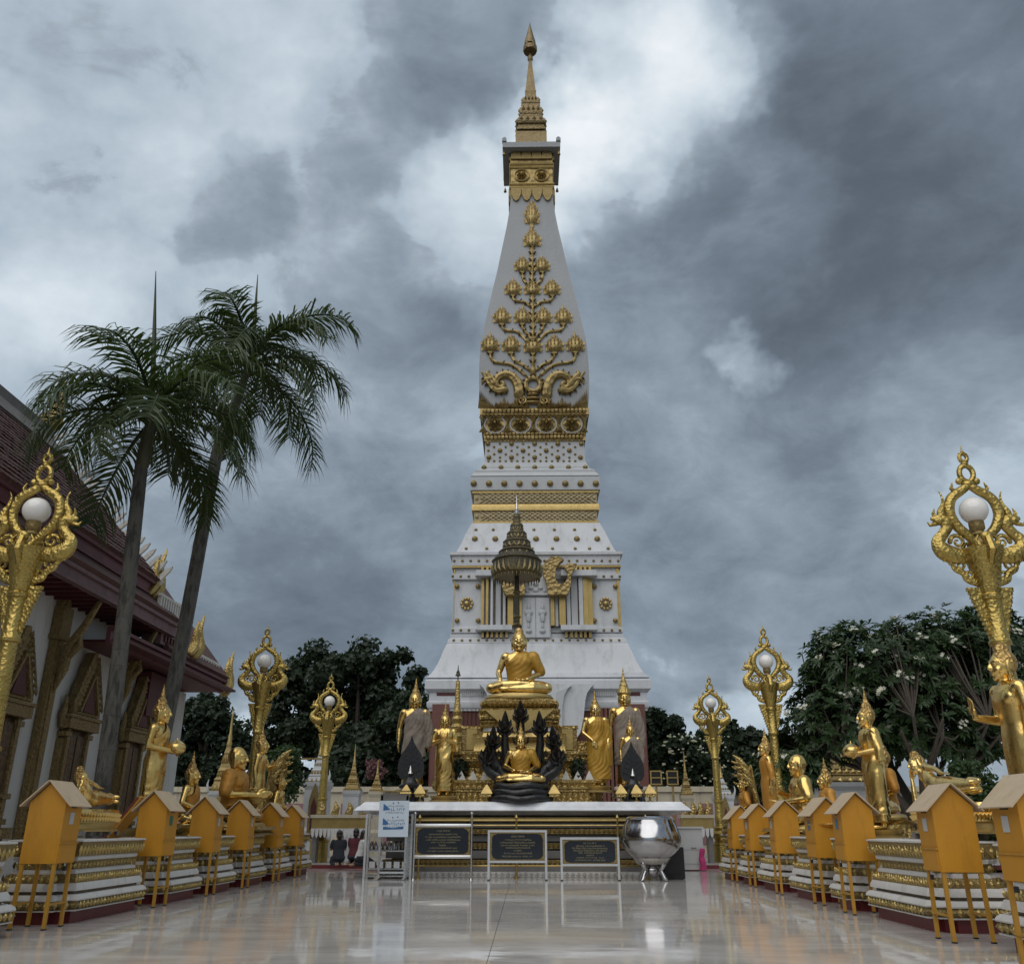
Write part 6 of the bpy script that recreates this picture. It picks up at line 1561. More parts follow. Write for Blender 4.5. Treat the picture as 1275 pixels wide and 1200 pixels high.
RIGHT = [(9.05, 10.2, 'nearest plinth at the right edge under the blessing image'), (11.5, 13.85, 'long plinth carrying the reclining image, right row'), (14.35, 15.45, 'right plinth under the bowl bearing image'), (16.1, 17.75, 'right plinth under the small orange robed image'),
         (18.55, 20.1, 'right plinth under the bald teaching monk'), (20.65, 21.95, 'right plinth under the slim standing image'), (22.5, 23.95, 'last plinth of the right row, under the hooded image')]
for (y0, y1, lab) in LEFT:
    make_plinth('plinth', 'white and gilt moulded ' + lab if not lab.startswith('nearest') else lab, (XL - PD / 2, (y0 + y1) / 2, 0), PI / 2, (y1 - y0) / 2 - .04, PD / 2 - .05)
for (y0, y1, lab) in RIGHT:
    make_plinth('plinth', 'white and gilt moulded ' + lab if not lab.startswith('nearest') else lab, (XR + PD / 2, (y0 + y1) / 2, 0), PI / 2, (y1 - y0) / 2 - .04, PD / 2 - .05)

# ================================================================== donation boxes on legs
def make_box(label, loc, rz, ridge, paper='label_paper'):
    t = thing('donation_box', label, 'donation box', loc, rz, 'orange donation boxes along the aisle')
    k = ridge / 1.70; z0_, z1_, zr = .73 * k, 1.44 * k, 1.69 * k; w, d = .228, .232
    # gables face -Y and +Y, front with the drawer faces -X (aisle side is turned by rz)
    pent = [(-w, z0_), (w, z0_), (w, z1_), (0, zr - .02), (-w, z1_)]
    MB().prism(pent, (0, 0, 0), (1, 0, 0), (0, 0, 1), 2 * d).build('case', 'orange_box', t, False)
    for s in (-1, 1):
        a = V((s * .0, 0, zr)); b = V((s * (w + .085), 0, z1_ - .055)); dd = (b - a); n_ = V((-dd.z, 0, dd.x)).normalized(); n_ = -n_ if n_.z < 0 else n_
        vs = [p + n_ * q + V((0, y, 0)) for y in (-d - .07, d + .07) for (p, q) in ((a, 0), (b, 0), (b, .014), (a, .014))]
        MB().add(vs, [(0, 1, 2, 3), (7, 6, 5, 4), (0, 4, 5, 1), (1, 5, 6, 2), (2, 6, 7, 3), (3, 7, 4, 0)]).build('roof_panel', 'box_roof', t, False)
    dr = MB().box((-w - .006, 0, z0_ + .12), (.014, 2 * d - .03, .22)).build('drawer_front', 'orange_box', t, False)
    MB().box((-w - .012, 0, z0_ + .235), (.026, 2 * d, .018)).build('drawer_ledge', 'leg_yellow', t, False)
    MB().box((-w - .003, .0, z1_ - .06), (.008, .14, .014)).build('coin_slot', 'black_matt', t, False)
    MB().box((-w - .004, .02, z1_ - .19), (.006, .11, .14)).build('paper_label', paper, t, False)
    for zz_ in (z0_ + .26, z1_ - .22): MB().box((w + .004, -d + .06, zz_), (.012, .05, .07)).build('hinge', 'steel', t, False)
    MB().box((0, -d - .006, (z0_ + z1_) / 2), (.012, .010, z1_ - z0_)).build('panel_seam', 'leg_yellow', t, False) if random.random() < .0 else None
    MB().box((-w - .016, .02, z0_ - .06), (.03, .04, .05)).build('padlock', 'black_matt', t, False)
    MB().tube([(-w - .016, .005, z0_ - .03), (-w - .016, .005, z0_ + .0), (-w - .016, .035, z0_ + .0), (-w - .016, .035, z0_ - .03)], .005, 6).build('padlock_shackle', 'steel', t)
    for sx in (-1, 1):
        for sy_ in (-1, 1):
            MB().bar((sx * (w - .03), sy_ * (d - .03), z0_ + .02), (sx * (w - .022), sy_ * (d - .015), .008), .040).build('leg', 'leg_yellow', t, False)
            MB().box((sx * (w - .022), sy_ * (d - .015), .008), (.046, .046, .016)).build('leg_cap', 'black_matt', t, False)
    for s in (-1, 1): MB().bar((s * (w - .012), -d, z0_ * .38), (s * (w - .012), d, z0_ * .38), .03, .022).build('leg_brace', 'leg_yellow', t, False)
    return t
LB = [(11.98, -6.02, 'large orange donation box with white label, nearest in the left row', 'label_paper'), (15.2, -5.95, 'orange donation box with green sticker, second in the left row', 'label_green'), (17.66, -5.98, 'orange donation box behind the little animal tray, left row', 'label_paper'),
      (19.7, -5.95, 'orange donation box in front of the seated bald monk, left row', 'label_paper'), (21.9, -5.9, 'orange donation box below the hooded image, fifth in left row', 'label_paper'), (24.15, -5.95, 'orange donation box at the far end of the left row', 'label_paper')]
for (y, x, lab, pp) in LB: make_box(lab, (x, y, 0), PI + random.uniform(-.05, .05), 1.70 + random.uniform(-.012, .012), pp)
RB = [(8.72, 4.62, 'orange donation box cut by the right edge of the picture', 'label_paper'), (10.85, 4.78, 'large orange donation box with white label below the reclining image, right', 'label_paper'), (14.1, 4.84, 'orange donation box with blue sticker before the right bowl bearer', 'label_blue'), (15.78, 4.92, 'orange donation box left of the right animal tray', 'label_blue'),
      (18.1, 4.90, 'orange donation box below the teaching monk, right row', 'label_paper'), (20.38, 4.95, 'orange donation box beside the slim standing image, right row', 'label_paper'), (22.2, 4.97, 'orange donation box at the far end of the right row', 'label_paper')]
for (y, x, lab, pp) in RB: make_box(lab, (x, y, 0), random.uniform(-.05, .05), 1.63 + random.uniform(-.012, .012), pp)

# ================================================================== gilded lamp posts
LH = 6.22
def make_lamp(label, loc, rz):
    t = thing('lamp_post', label, 'lamp', loc, rz, 'gilded lamp posts')
    MB().lathe([(.34, 0), (.34, .05), (.30, .07), (.30, .70), (.33, .72), (.33, .76), (.28, .79), (.20, .84), (.24, .90), (.34, 1.0), (.35, 1.06), (.26, 1.12), (.20, 1.16), (.23, 1.2), (.23, 1.24), (.17, 1.28), (.16, 1.36)], 28).build('base', 'gold_lamp', t)
    MB().lathe([(.16, 1.34), (.175, 1.5), (.15, 1.62), (.14, 2.0), (.165, 2.02), (.165, 2.06), (.135, 2.08), (.105, 3.38), (.135, 3.40), (.14, 3.44), (.12, 3.47), (.125, 3.52), (.105, 3.55), (.115, 3.98), (.14, 4.0), (.145, 4.05), (.12, 4.08), (.14, 4.12), (.14, 4.18), (.16, 4.24), (.21, 4.5), (.26, 4.62), (.27, 4.68), (.20, 4.72), (.10, 4.76)], 24).build('pole', 'gold_lamp', t)
    MB().lathe([(.07, 4.74), (.06, 4.86), (.09, 4.9), (.07, 4.94), (.10, 4.98), (.10, 5.08), (.07, 5.10)], 16).build('lamp_holder', 'gold_dull', t)
    MB().ell((0, 0, 5.25), (.185, .185, .185), None, 28, 18).build('globe', 'globe', t)
    def spikes(mb, pts, n_, L, w, side):                 # flame teeth along the outside of a curve
        pts = [V(p) for p in pts]
        for i in range(n_):
            u_ = (i + .5) / n_ * (len(pts) - 1); k = int(u_); f = u_ - k
            a = pts[k] * (1 - f) + pts[k + 1] * f; d = (pts[k + 1] - pts[k]).normalized(); o = V((d.z, 0, -d.x)) * side
            tip = a + o * L + d * L * .5
            mb.add([a - d * w + V((0, -.035, 0)), a + d * w + V((0, -.035, 0)), a + d * w + V((0, .035, 0)), a - d * w + V((0, .035, 0)), tip], [(0, 1, 4), (1, 2, 4), (2, 3, 4), (3, 0, 4)])
    def curve(ctrl, n_=5):
        out = []
        for i in range(len(ctrl) - 1):
            p0 = V(ctrl[max(i - 1, 0)]); p1 = V(ctrl[i]); p2 = V(ctrl[i + 1]); p3 = V(ctrl[min(i + 2, len(ctrl) - 1)])
            for k in range(n_):
                s = k / n_; out.append(.5 * (2 * p1 + (p2 - p0) * s + (2 * p0 - 5 * p1 + 4 * p2 - p3) * s * s + (3 * p1 - p0 - 3 * p2 + p3) * s ** 3))
        out.append(V(ctrl[-1])); return out
    for s in (-1, 1):
        c = curve([(s * .03, 0, 4.70), (s * .12, 0, 4.86), (s * .27, 0, 5.03), (s * .335, 0, 5.22), (s * .28, 0, 5.42), (s * .12, 0, 5.54), (s * .035, 0, 5.60)])
        mb = MB(); mb.tube(c, [.055 + .018 * math.sin(PI * i / (len(c) - 1)) for i in range(len(c))], 10, flat=.9); spikes(mb, c[12:], 12, .055, .022, s)
        mb.tube([(s * .20, 0, 5.52), (s * .25, 0, 5.58), (s * .22, 0, 5.66)], [.035, .028, .008], 7)
        mb.build('arch_arm', 'gold_lamp', t)
        # side serpent: swelling body, raised head and crest
        c = curve([(s * .10, 0, 4.66), (s * .30, 0, 4.60), (s * .50, 0, 4.66), (s * .56, 0, 4.80), (s * .46, 0, 4.93), (s * .40, 0, 5.04), (s * .47, 0, 5.12), (s * .58, 0, 5.13)])
        mb = MB(); mb.tube(c, [x * 1.22 for x in [.06, .065, .072, .08, .088, .092, .095, .098, .10, .10, .10, .098, .092, .088, .08, .075, .07, .066, .062, .06, .06, .06, .06, .062, .065, .068, .07, .07, .068, .065, .06, .055, .05, .042, .034, .028][:len(c)]], 10, flat=.8)
        spikes(mb, c[8:26], 10, .05, .024, s)
        mb.ell((s * .50, 0, 5.10), (.085, .07, .06)); mb.tube([(s * .55, 0, 5.06), (s * .63, 0, 5.04), (s * .66, 0, 5.08)], [.035, .025, .008], 7)
        mb.tube(curve([(s * .45, 0, 5.10), (s * .46, 0, 5.22), (s * .41, 0, 5.33), (s * .40, 0, 5.45), (s * .43, 0, 5.53)]), [.06, .06, .058, .056, .054, .05, .046, .042, .038, .034, .03, .026, .023, .02, .018, .016, .014, .012, .01, .008, .006], 8, flat=.7)
        mb.tube([(s * .53, 0, 5.13), (s * .56, 0, 5.21), (s * .535, 0, 5.28)], [.035, .026, .006], 7)
        mb.build('serpent', 'gold_lamp', t)
        # inner scroll
        sp = [(s * (.30 + (.105 - .0045 * i) * math.cos(i * .42)), 0, 4.80 + (.105 - .0045 * i) * math.sin(i * .42)) for i in range(20)]
        mb = MB(); mb.tube(sp, [.034 - .0011 * i for i in range(20)], 7); mb.build('scroll', 'gold_lamp', t)
        # brackets under the crown
        mb = MB(); c = curve([(s * .56, 0, 4.58), (s * .44, 0, 4.50), (s * .40, 0, 4.42), (s * .30, 0, 4.36), (s * .26, 0, 4.28), (s * .15, 0, 4.24)]); mb.tube(c, [.012 + .05 * (i / (len(c) - 1)) ** .6 for i in range(len(c))], 8, flat=.6); spikes(mb, c, 9, .045, .022, -s)
        sp = [(s * (.33 + (.075 - .004 * i) * math.cos(1 + i * .45)), 0, 4.47 + (.075 - .004 * i) * math.sin(1 + i * .45)) for i in range(15)]; mb.tube(sp, [.026 - .001 * i for i in range(15)], 7)
        sp = [(s * (.22 + (.06 - .0035 * i) * math.cos(1 + i * .45)), 0, 4.32 + (.06 - .0035 * i) * math.sin(1 + i * .45)) for i in range(14)]; mb.tube(sp, [.022 - .001 * i for i in range(14)], 7)
        mb.build('upper_bracket', 'gold_lamp', t)
        mb = MB(); o = [(s * .10, 4.16), (s * .30, 4.16), (s * .27, 4.08), (s * .25, 3.98), (s * .215, 3.9), (s * .19, 3.78), (s * .16, 3.68), (s * .13, 3.56), (s * .10, 3.5)]
        mb.prism(o, (0, 0, 0), (1, 0, 0), (0, 0, 1), .05)
        cc = [V((a, 0, b)) for a, b in o[1:]]; spikes(mb, cc, 12, .035, .02, -s); mb.build('lower_bracket', 'gold_lamp', t, False)
    # front and back volutes at the crown
    for s in (-1, 1):
        mb = MB(); mb.tube([(0, s * .16, 4.45), (0, s * .27, 4.62), (0, s * .22, 4.78), (0, s * .12, 4.80)], [.05, .07, .06, .03], 8); mb.ell((0, s * .20, 4.82), (.085, .05, .07))
        mb.tube([(-.10, s * .2, 4.66), (-.16, s * .18, 4.76), (-.10, s * .17, 4.84)], [.04, .034, .012], 7); mb.tube([(.10, s * .2, 4.66), (.16, s * .18, 4.76), (.10, s * .17, 4.84)], [.04, .034, .012], 7)
        mb.build('crown_mask', 'gold_lamp', t)
    # finial rings
    mb = MB()
    for (z, rx, rz_, r_) in ((5.795, .095, .12, .038), (6.035, .05, .06, .026)):
        ring = [(rx * math.cos(a), 0, z + rz_ * math.sin(a)) for a in [2 * PI * i / 20 for i in range(21)]]
        mb.tube(ring, r_, 8, caps=False)
        spikes(mb, ring[:6], 4, .04, .022, 1); spikes(mb, ring[6:11], 3, .04, .022, 1); spikes(mb, ring[10:16], 4, .04, .022, 1); spikes(mb, ring[15:], 4, .04, .022, 1)
    mb.ell((0, 0, 5.64), (.10, .06, .05)); mb.ell((-.12, 0, 5.68), (.05, .04, .05)); mb.ell((.12, 0, 5.68), (.05, .04, .05)); mb.ell((0, 0, 5.94), (.055, .045, .04)); mb.lathe([(.03, 6.09), (.035, 6.11), (.015, 6.14), (.004, 6.22)], 10)
    mb.build('finial', 'gold_lamp', t)
    return t
lamp = None
for (xt, yt, Y, lab) in ((62, 557, 11.62, 'gilded lamp post nearest on the left, before the hall'), (334, 778, 23.4, 'gilded lamp post behind the left monk, middle of the left row'), (413, 838, 31.4, 'gilded lamp post at the far left, beside the perimeter wall'),
                         (1196, 555, 11.55, 'gilded lamp post nearest on the right, before the frangipani'), (949, 778, 23.4, 'gilded lamp post among the right row statues'), (882, 840, 31.4, 'gilded lamp post at the far right, beyond the pale counter')):
    top = P(xt, yt, Y); z = top.z - LH
    if lamp is None:
        lamp = make_lamp(lab, (top.x, Y, z), 0)
    else:
        c = dup(lamp, (top.x, Y, z), 0, None, lab)
    print('lamp', lab, round(top.x, 2), round(z, 2))

# ================================================================== statues on the plinths
def px_of(p):
    d = V(p) - V((0, 0, CAM_H)); k = d.dot(_F); return (637.5 + 1100 * d.dot(_Rt) / k, 600 - 1100 * d.dot(_U) / k)
QL, QR = PI / 2, -PI / 2
PT = 1.0
def row_stand(label, px, ytop, Y, mode, side, robe=None, robe_m='gold', base=.12, group=None, body='gold', tot=1.995, X=None, plain=False):
    top = P(px, ytop, Y); z0_ = PT + base
    return standing_buddha('standing_statue', label, (top.x if X is None else X, Y, z0_), QL if side < 0 else QR, (top.z - z0_) / tot, mode, robe, robe_m, body, group, False, True, plain=plain)
def row_seat(label, px, ytop, Y, mode, side, robe, base, bald=False, stout=1., tot=None):
    top = P(px, ytop, Y); z0_ = PT + base; tot = tot or (.96 if bald else 1.22)
    t = seated_buddha('seated_statue', label, (top.x, Y, z0_), QL if side < 0 else QR, (top.z - z0_) / tot, mode, robe, bald, 'gold', True, None, 'gold_plain', stout)
    s = t.scale[0]
    if base > .15:
        mb = MB(); h = (base - .0) / s; mb.redent(.50, .38, .05, [(0, -h), (0, -h * .85), (-.05, -h * .7), (-.05, -h * .45), (.0, -h * .3), (.02, -.09)]); o = mb.build('pedestal', 'gold_orn', t, True, .4); o.location = (0, -.12, 0)
    return t
# left row
row_stand('blessing gold image at left edge, only its raised hand in view', -52, 800, 9.75, 'raise', -1, None, base=.1)
row_stand('gold standing image holding an alms bowl, left row before the palm', 206, 856, 16.35, 'bowl', -1, 'sash', 'gold')
row_seat('gold seated image with pointed flame, left row behind the animals', 243, 937, 18.75, 'lap', -1, 'robe_orange', .22)
row_seat('big bald seated monk cradling an offering, left row', 297, 931, 20.8, 'offer', -1, 'robe_orange', .25, True, 1.12)
row_stand('slim gold image with one curved raised arm, by the middle left lamp', 329, 905, 23.0, 'walk', -1, None)
# right row
row_stand('gold blessing image with raised open hand at the right edge', 1243, 800, 10.0, 'raise', 1, None, base=.02, tot=1.85, plain=True)
row_stand('gold standing image holding an alms bowl, right row', 1074, 862, 14.85, 'bowl', 1, 'sash', 'gold')
row_seat('orange robed seated image behind the right bowl bearer', 1093, 913, 15.3, 'lap', 1, 'robe_orange', .35)
row_seat('small orange robed seated image between monk and bowl bearer', 1024, 945, 17.0, 'lap', 1, 'robe_orange', .18)
row_seat('bald seated monk with raised hand, right row', 992, 940, 19.3, 'wai', 1, 'gold', .2, True)
row_stand('slim standing image with orange sash behind the hooded image', 950, 909, 21.35, 'down', 1, 'sash', 'robe_orange', body='gold')
# items carried by the monk
# hooded images at the ends of both rows
for (px, ytop, Y, side, lab, rb) in ((353, 931, 25.2, -1, 'gold image under a serpent hood at the end of the left row', None), (922, 938, 23.2, 1, 'orange draped image under serpent heads at the end of the right row', 'robe_orange')):
    top = P(px, ytop, Y); z0_ = PT + .35; s = (top.z - z0_) / 1.62
    t = seated_buddha('hooded_statue', lab, (top.x, Y, z0_), QL if side < 0 else QR, s, 'lap', rb, False, 'gold', False)
    naga_hood(t, 'gold_fine', [(0, .06, 1.36), (-.15, .08, 1.22), (.15, .08, 1.22), (-.27, .10, 1.04), (.27, .10, 1.04), (-.35, .12, .84), (.35, .12, .84)], .05, .12, 1.15, .2)
    naga_coils(t, 'gold_orn', 3, .52, .40, .35 / s / 3)
# reclining images
RECL = {}
def reclining(label, loc, rz, scale):
    t = thing('reclining_statue', label, 'statue', loc, rz, 'reclining images', scale)
    b = MB(); RSK = [(.08, 0, .0, .085, .07), (.25, 0, 0, .105, .085), (.5, 0, 0, .135, .10), (.75, 0, 0, .17, .118)]
    b.eloft(RSK + TORSO, 26)
    for s in (-1, 1):
        b.ell((s * .05, -.05, .045), (.045, .115, .045)); b.tube([(s * .07, .02, .05), (s * .08, .01, .25)], [.045, .06], 10); b.ell((s * .2, 0, 1.385), (.078, .078, .075))
    bend = lambda p: (p[0] + (.75 * max(0, p[2] - .95) ** 2), p[1], p[2])
    b.v = [bend(p) for p in b.v]
    HM = Matrix.Translation((.40, -.02, 1.62)) @ Matrix.Rotation(R(62), 4, 'Y') @ Matrix.Rotation(R(-14), 4, 'Z')
    b2 = MB(); head_parts(b2, (0, 0, 0), 1.3); b.merge(b2, HM)
    b.tube([(.16, 0, 1.42), (.28, -.01, 1.54)], [.08, .075], 12)
    arm(b, (-.08, -.02, 1.40), (-.26, -.10, 1.70), (.16, -.08, 1.74)); hand(b, (.16, -.08, 1.74), (.95, .0, -.1), (0, -1, 0), (0, 0, -1), 1.15)
    arm(b, (.35, 0, 1.385), (.30, -.02, 1.10), (.22, -.06, .86)); hand(b, (.22, -.06, .86), (-.05, -.02, -1), (0, -1, 0), (-1, 0, 0), 1.1)
    lay = Matrix.Translation((.85, 0, .30)) @ Matrix.Rotation(-PI / 2, 4, 'Y')
    out = MB(); out.merge(b, lay)
    link('body', remesh(out, .0125, 2, 'reclining_figure'), 'gold_bright', t)
    h = hair_mesh((0, 0, 0), 1.3, 0); h.transform(lay @ HM); link('hair', h, 'gold_hair', t)
    def lathe_oval(nm, pr, m): return MB().lathe(pr, 36, (0, 0, 0), 1., .36).build(nm, m, t)
    lathe_oval('bed', [(.99, -.02), (1.02, .0), (1.00, .05), (.94, .06)], 'gold_bright')
    for z in (-.05, -.14):
        o = lathe_oval('lotus_rim', [(.96, z - .05), (1.01, z - .02), (1.01, z + .03), (.96, z + .06)], 'gold_plain')
        lr = MB()
        for k in range(60):
            a = 2 * PI * k / 60; p = V((1.02 * math.cos(a), 1.02 * .36 * math.sin(a), z)); n_ = V((math.cos(a) * .36, math.sin(a), 0)).normalized(); tg = V((-n_.y, n_.x, 0)) * .05
            lr.add([p - tg + V((0, 0, .05)), p + V((0, 0, -.07)), p + tg + V((0, 0, .05)), p + n_ * .05], [(0, 1, 3), (1, 2, 3), (2, 0, 3)])
        lr.build('lotus_petals', 'gold_bright', o, False, stuff=True)
    lathe_oval('base_drum', [(1.03, -.40), (1.05, -.37), (.94, -.34), (.94, -.25), (1.0, -.22), (.97, -.17)], 'gold_plain')
    for a in (-.8, -.4, 0, .4, .8):
        for s in (-1, 1): MB().box((a, s * .22, -.43), (.10, .08, .10)).build('foot', 'stone_grey', t, False)
    return t
r1 = reclining('gold reclining image propped on one elbow, on the right long plinth', (5.52, 12.30, PT + .40), QR + R(8), .80)
r2 = dup(r1, (-6.40, 13.85, PT + .36), QL - R(3), .66, 'gold reclining image on the left long plinth, mostly behind the box')

# trays with small animals kneeling before the images
def animal(b, p, k, face):                               # lying quadruped: trunk, legs folded, neck and head
    p = V(p); f = V((math.cos(face), math.sin(face), 0)); s = V((-f.y, f.x, 0))
    b.tube([p - f * .16 * k + V((0, 0, .10 * k)), p + V((0, 0, .115 * k)), p + f * .15 * k + V((0, 0, .125 * k))], [.085 * k, .088 * k, .078 * k], 12)
    b.tube([p + f * .16 * k + V((0, 0, .14 * k)), p + f * .25 * k + V((0, 0, .20 * k))], [.06 * k, .05 * k], 10); b.ell(p + f * .29 * k + V((0, 0, .215 * k)), (.062 * k, .055 * k, .055 * k)); b.tube([p + f * .30 * k + V((0, 0, .20 * k)), p + f * .38 * k + V((0, 0, .15 * k)), p + f * .40 * k + V((0, 0, .08 * k))], [.036 * k, .026 * k, .018 * k], 8)
    for t_ in (-1, 1):
        b.ell(p + f * .27 * k + s * t_ * .07 * k + V((0, 0, .22 * k)), (.03 * k, .03 * k, .045 * k))
        b.tube([p + f * .13 * k + s * t_ * .06 * k + V((0, 0, .08 * k)), p + f * .22 * k + s * t_ * .07 * k + V((0, 0, .035 * k)), p + f * .30 * k + s * t_ * .06 * k + V((0, 0, .03 * k))], [.036 * k, .03 * k, .024 * k], 8)
        b.tube([p - f * .14 * k + s * t_ * .07 * k + V((0, 0, .08 * k)), p - f * .04 * k + s * t_ * .10 * k + V((0, 0, .05 * k)), p - f * .12 * k + s * t_ * .11 * k + V((0, 0, .03 * k))], [.05 * k, .036 * k, .024 * k], 8)
    b.tube([p - f * .22 * k + V((0, 0, .12 * k)), p - f * .26 * k + V((0, 0, .06 * k))], [.016 * k, .01 * k], 6)
def tray(px, py, Y, side, lab, l2, l3, z=None):
    c = P(px, py, Y); 
    t = thing('offering_tray', lab, 'tray', (c.x, Y, PT), 0, 'leaf shaped trays')
    MB().lathe([(.10, 0), (.16, .01), (.15, .04), (.10, .08), (.20, .13), (.34, .17), (.38, .20), (.36, .215), (.20, .20)], 24, (0, 0, 0), 1., .8).build('dish', 'gold_bright', t)
    a = thing('elephant_figure', l2, 'figurine', (c.x - side * .02, Y, PT + .205), 0, 'small kneeling animals'); b = MB(); animal(b, (0, 0, 0), .72, PI if side < 0 else 0); link('body', remesh(b, .010, 2, 'kneeling_animal'), 'gold_bright', a)
    m = thing('attendant_figure', l3, 'figurine', (c.x - side * .0 + .16, Y + .1, PT + .2), QL if side < 0 else QR, 'small attendants', .21)
    link('body', STAND['pray'].copy(), 'gold_bright', m)
tray(237, 1033, 17.95, -1, 'gilt leaf shaped tray jutting out beside a box, left row', 'small gold kneeling animal on the left tray', 'tiny gold standing attendant on the left tray')
tray(1036, 1040, 15.75, 1, 'gilt leaf shaped tray jutting out beside a box, right row', 'small gold kneeling animal on the right tray', 'tiny gold standing attendant on the right tray')
# orange board leaning on the second left plinth
lb = thing('leaning_board', 'orange board leaning behind the second left donation box', 'board', (-6.55, 15.6, PT))
MB().bar((-.28, 0, .0), (.16, .05, .62), .05, .42).build('plank', 'orange_box', lb, False); MB().bar((-.31, -.215, .0), (.13, -.165, .62), .03, .03).build('red_edge', 'red_paint', lb, False)
# offering held by the left monk
mo = P(318, 985, 20.8)
of = thing('offering_stack', 'tiered gilt offering held in the left monk arms', 'offering', (mo.x, 20.8, mo.z - .28))
MB().lathe([(.10, 0), (.14, .03), (.20, .10), (.21, .14), (.15, .15), (.16, .20), (.11, .22), (.12, .27), (.07, .29), (.07, .34), (.03, .37), (.008, .47)], 16).build('offering_tiers', 'gold_fine', of); MB().lathe([(.06, -.06), (.10, -.03), (.07, .0)], 12).build('foot', 'gold_plain', of)

# ================================================================== palms
def frond(rnd, L, droop, width=.78, n_=58):
    """one feather leaf along +X, arching over and hanging"""
    rachis = []; p = V((0, 0, 0)); seg = 20
    for i in range(seg + 1):
        rachis.append(p.copy()); t = i / seg
        a = droop[0] + (droop[1] - droop[0]) * t ** 1.2
        p = p + V((math.cos(a), 0, math.sin(a))) * (L / seg)
    mb = MB(); mb.tube(rachis, [.045 * (1 - .9 * i / seg) + .004 for i in range(seg + 1)], 6)
    for k in range(n_):
        t = .09 + .91 * (k + rnd.random() * .6) / n_; u_ = t * seg; i = min(int(u_), seg - 1); f = u_ - i
        c = rachis[i] * (1 - f) + rachis[i + 1] * f; d = (rachis[i + 1] - rachis[i]).normalized(); up = V((-d.z, 0, d.x))
        ll = width * (math.sin(PI * min(1, (.12 + .80 * t))) ** .5) * rnd.uniform(.8, 1.12) + .08
        for s in (-1, 1):
            lift = rnd.uniform(-.35, .35)
            dirv = (V((0, s, 0)) * .78 + d * rnd.uniform(.5, .9) + up * lift).normalized()
            m0 = c + dirv * ll * .30 + V((0, 0, .01)); m1 = c + dirv * ll * .66 + V((0, 0, -ll * .10)); tip = c + dirv * ll * .96 + V((0, 0, -ll * rnd.uniform(.25, .6)))
            w = .026; wv_ = d * w
            mb.add([c - wv_ * .5, c + wv_ * .5, m0 + wv_, m0 - wv_, m1 + wv_ * .8, m1 - wv_ * .8, tip], [(0, 1, 2, 3), (3, 2, 4, 5), (5, 4, 6)])
    return mb
def palm(label, base_px, Y, shaft_px, top_px, seed, spear, nf=18, L=3.3, r=.15):
    rnd = random.Random(seed)
    b0 = P(base_px[0], base_px[1], Y); mid = P(shaft_px[0], shaft_px[1], Y); top = P(top_px[0], top_px[1], Y)
    base = V((b0.x - (mid.x - b0.x) * (b0.z / (mid.z - b0.z)), Y, 0))
    t = thing('palm_tree', label, 'palm', base, 0, 'royal palms'); T = mid - base; ce = top - base
    pts = []; rad = []
    for i in range(17):
        f = i / 16; pts.append((T.x * f + .03 * math.sin(f * 4), .03 * math.sin(f * 3), T.z * f)); rad.append(r * (1.08 - .12 * f + .10 * math.sin(f * PI) + (.35 * (1 - f / .1) if f < .1 else 0)))
    MB().tube(pts, rad, 18).build('trunk', 'palm_bark', t)
    for i in range(26):
        f = .05 + i / 27; q = V((T.x * f + .03 * math.sin(f * 4), .03 * math.sin(f * 3), T.z * f)); rr = r * (1.08 - .12 * f + .10 * math.sin(f * PI)) 
        MB().lathe([(rr * .98, -.016), (rr * 1.035, 0), (rr * .98, .016)], 18, q).build('leaf_scar', 'palm_bark', t)
    MB().tube([T - V((0, 0, .1)), T + (ce - T) * .12, T + (ce - T) * .6, ce], [r * .95, r * 1.08, r * .82, r * .42], 16).build('crownshaft', 'crownshaft', t)
    for k in range(nf):
        az = k * 2.39996 + rnd.uniform(-.2, .2); lvl = (k + .5) / nf
        start = R(74 - 88 * lvl + rnd.uniform(-8, 8)); end = R(-48 - 52 * lvl + rnd.uniform(-12, 12))
        o = frond(rnd, L * rnd.uniform(.86, 1.08), (start, end)).build('frond', 'leaf_palm', t, False)
        o.location = ce - (ce - T).normalized() * (.35 * lvl); o.rotation_euler = (rnd.uniform(-.3, .3), 0, az)
    s1 = V(P(spear[0], spear[1], Y)) - base
    MB().tube([ce - V((0, 0, .1)), (ce + s1) / 2, s1], [.06, .045, .008], 7).build('spear_leaf', 'leaf_palm', t)
    return t
palm('tall palm with grey mottled trunk nearer the hall windows', (122, 1000), 15.6, (178, 575), (190, 510), 11, (194, 338), 17, 2.75, .125)
palm('tall palm leaning right behind the left bowl bearing image', (184, 1000), 18.4, (272, 560), (314, 446), 31, (321, 342), 18, 3.0, .135)

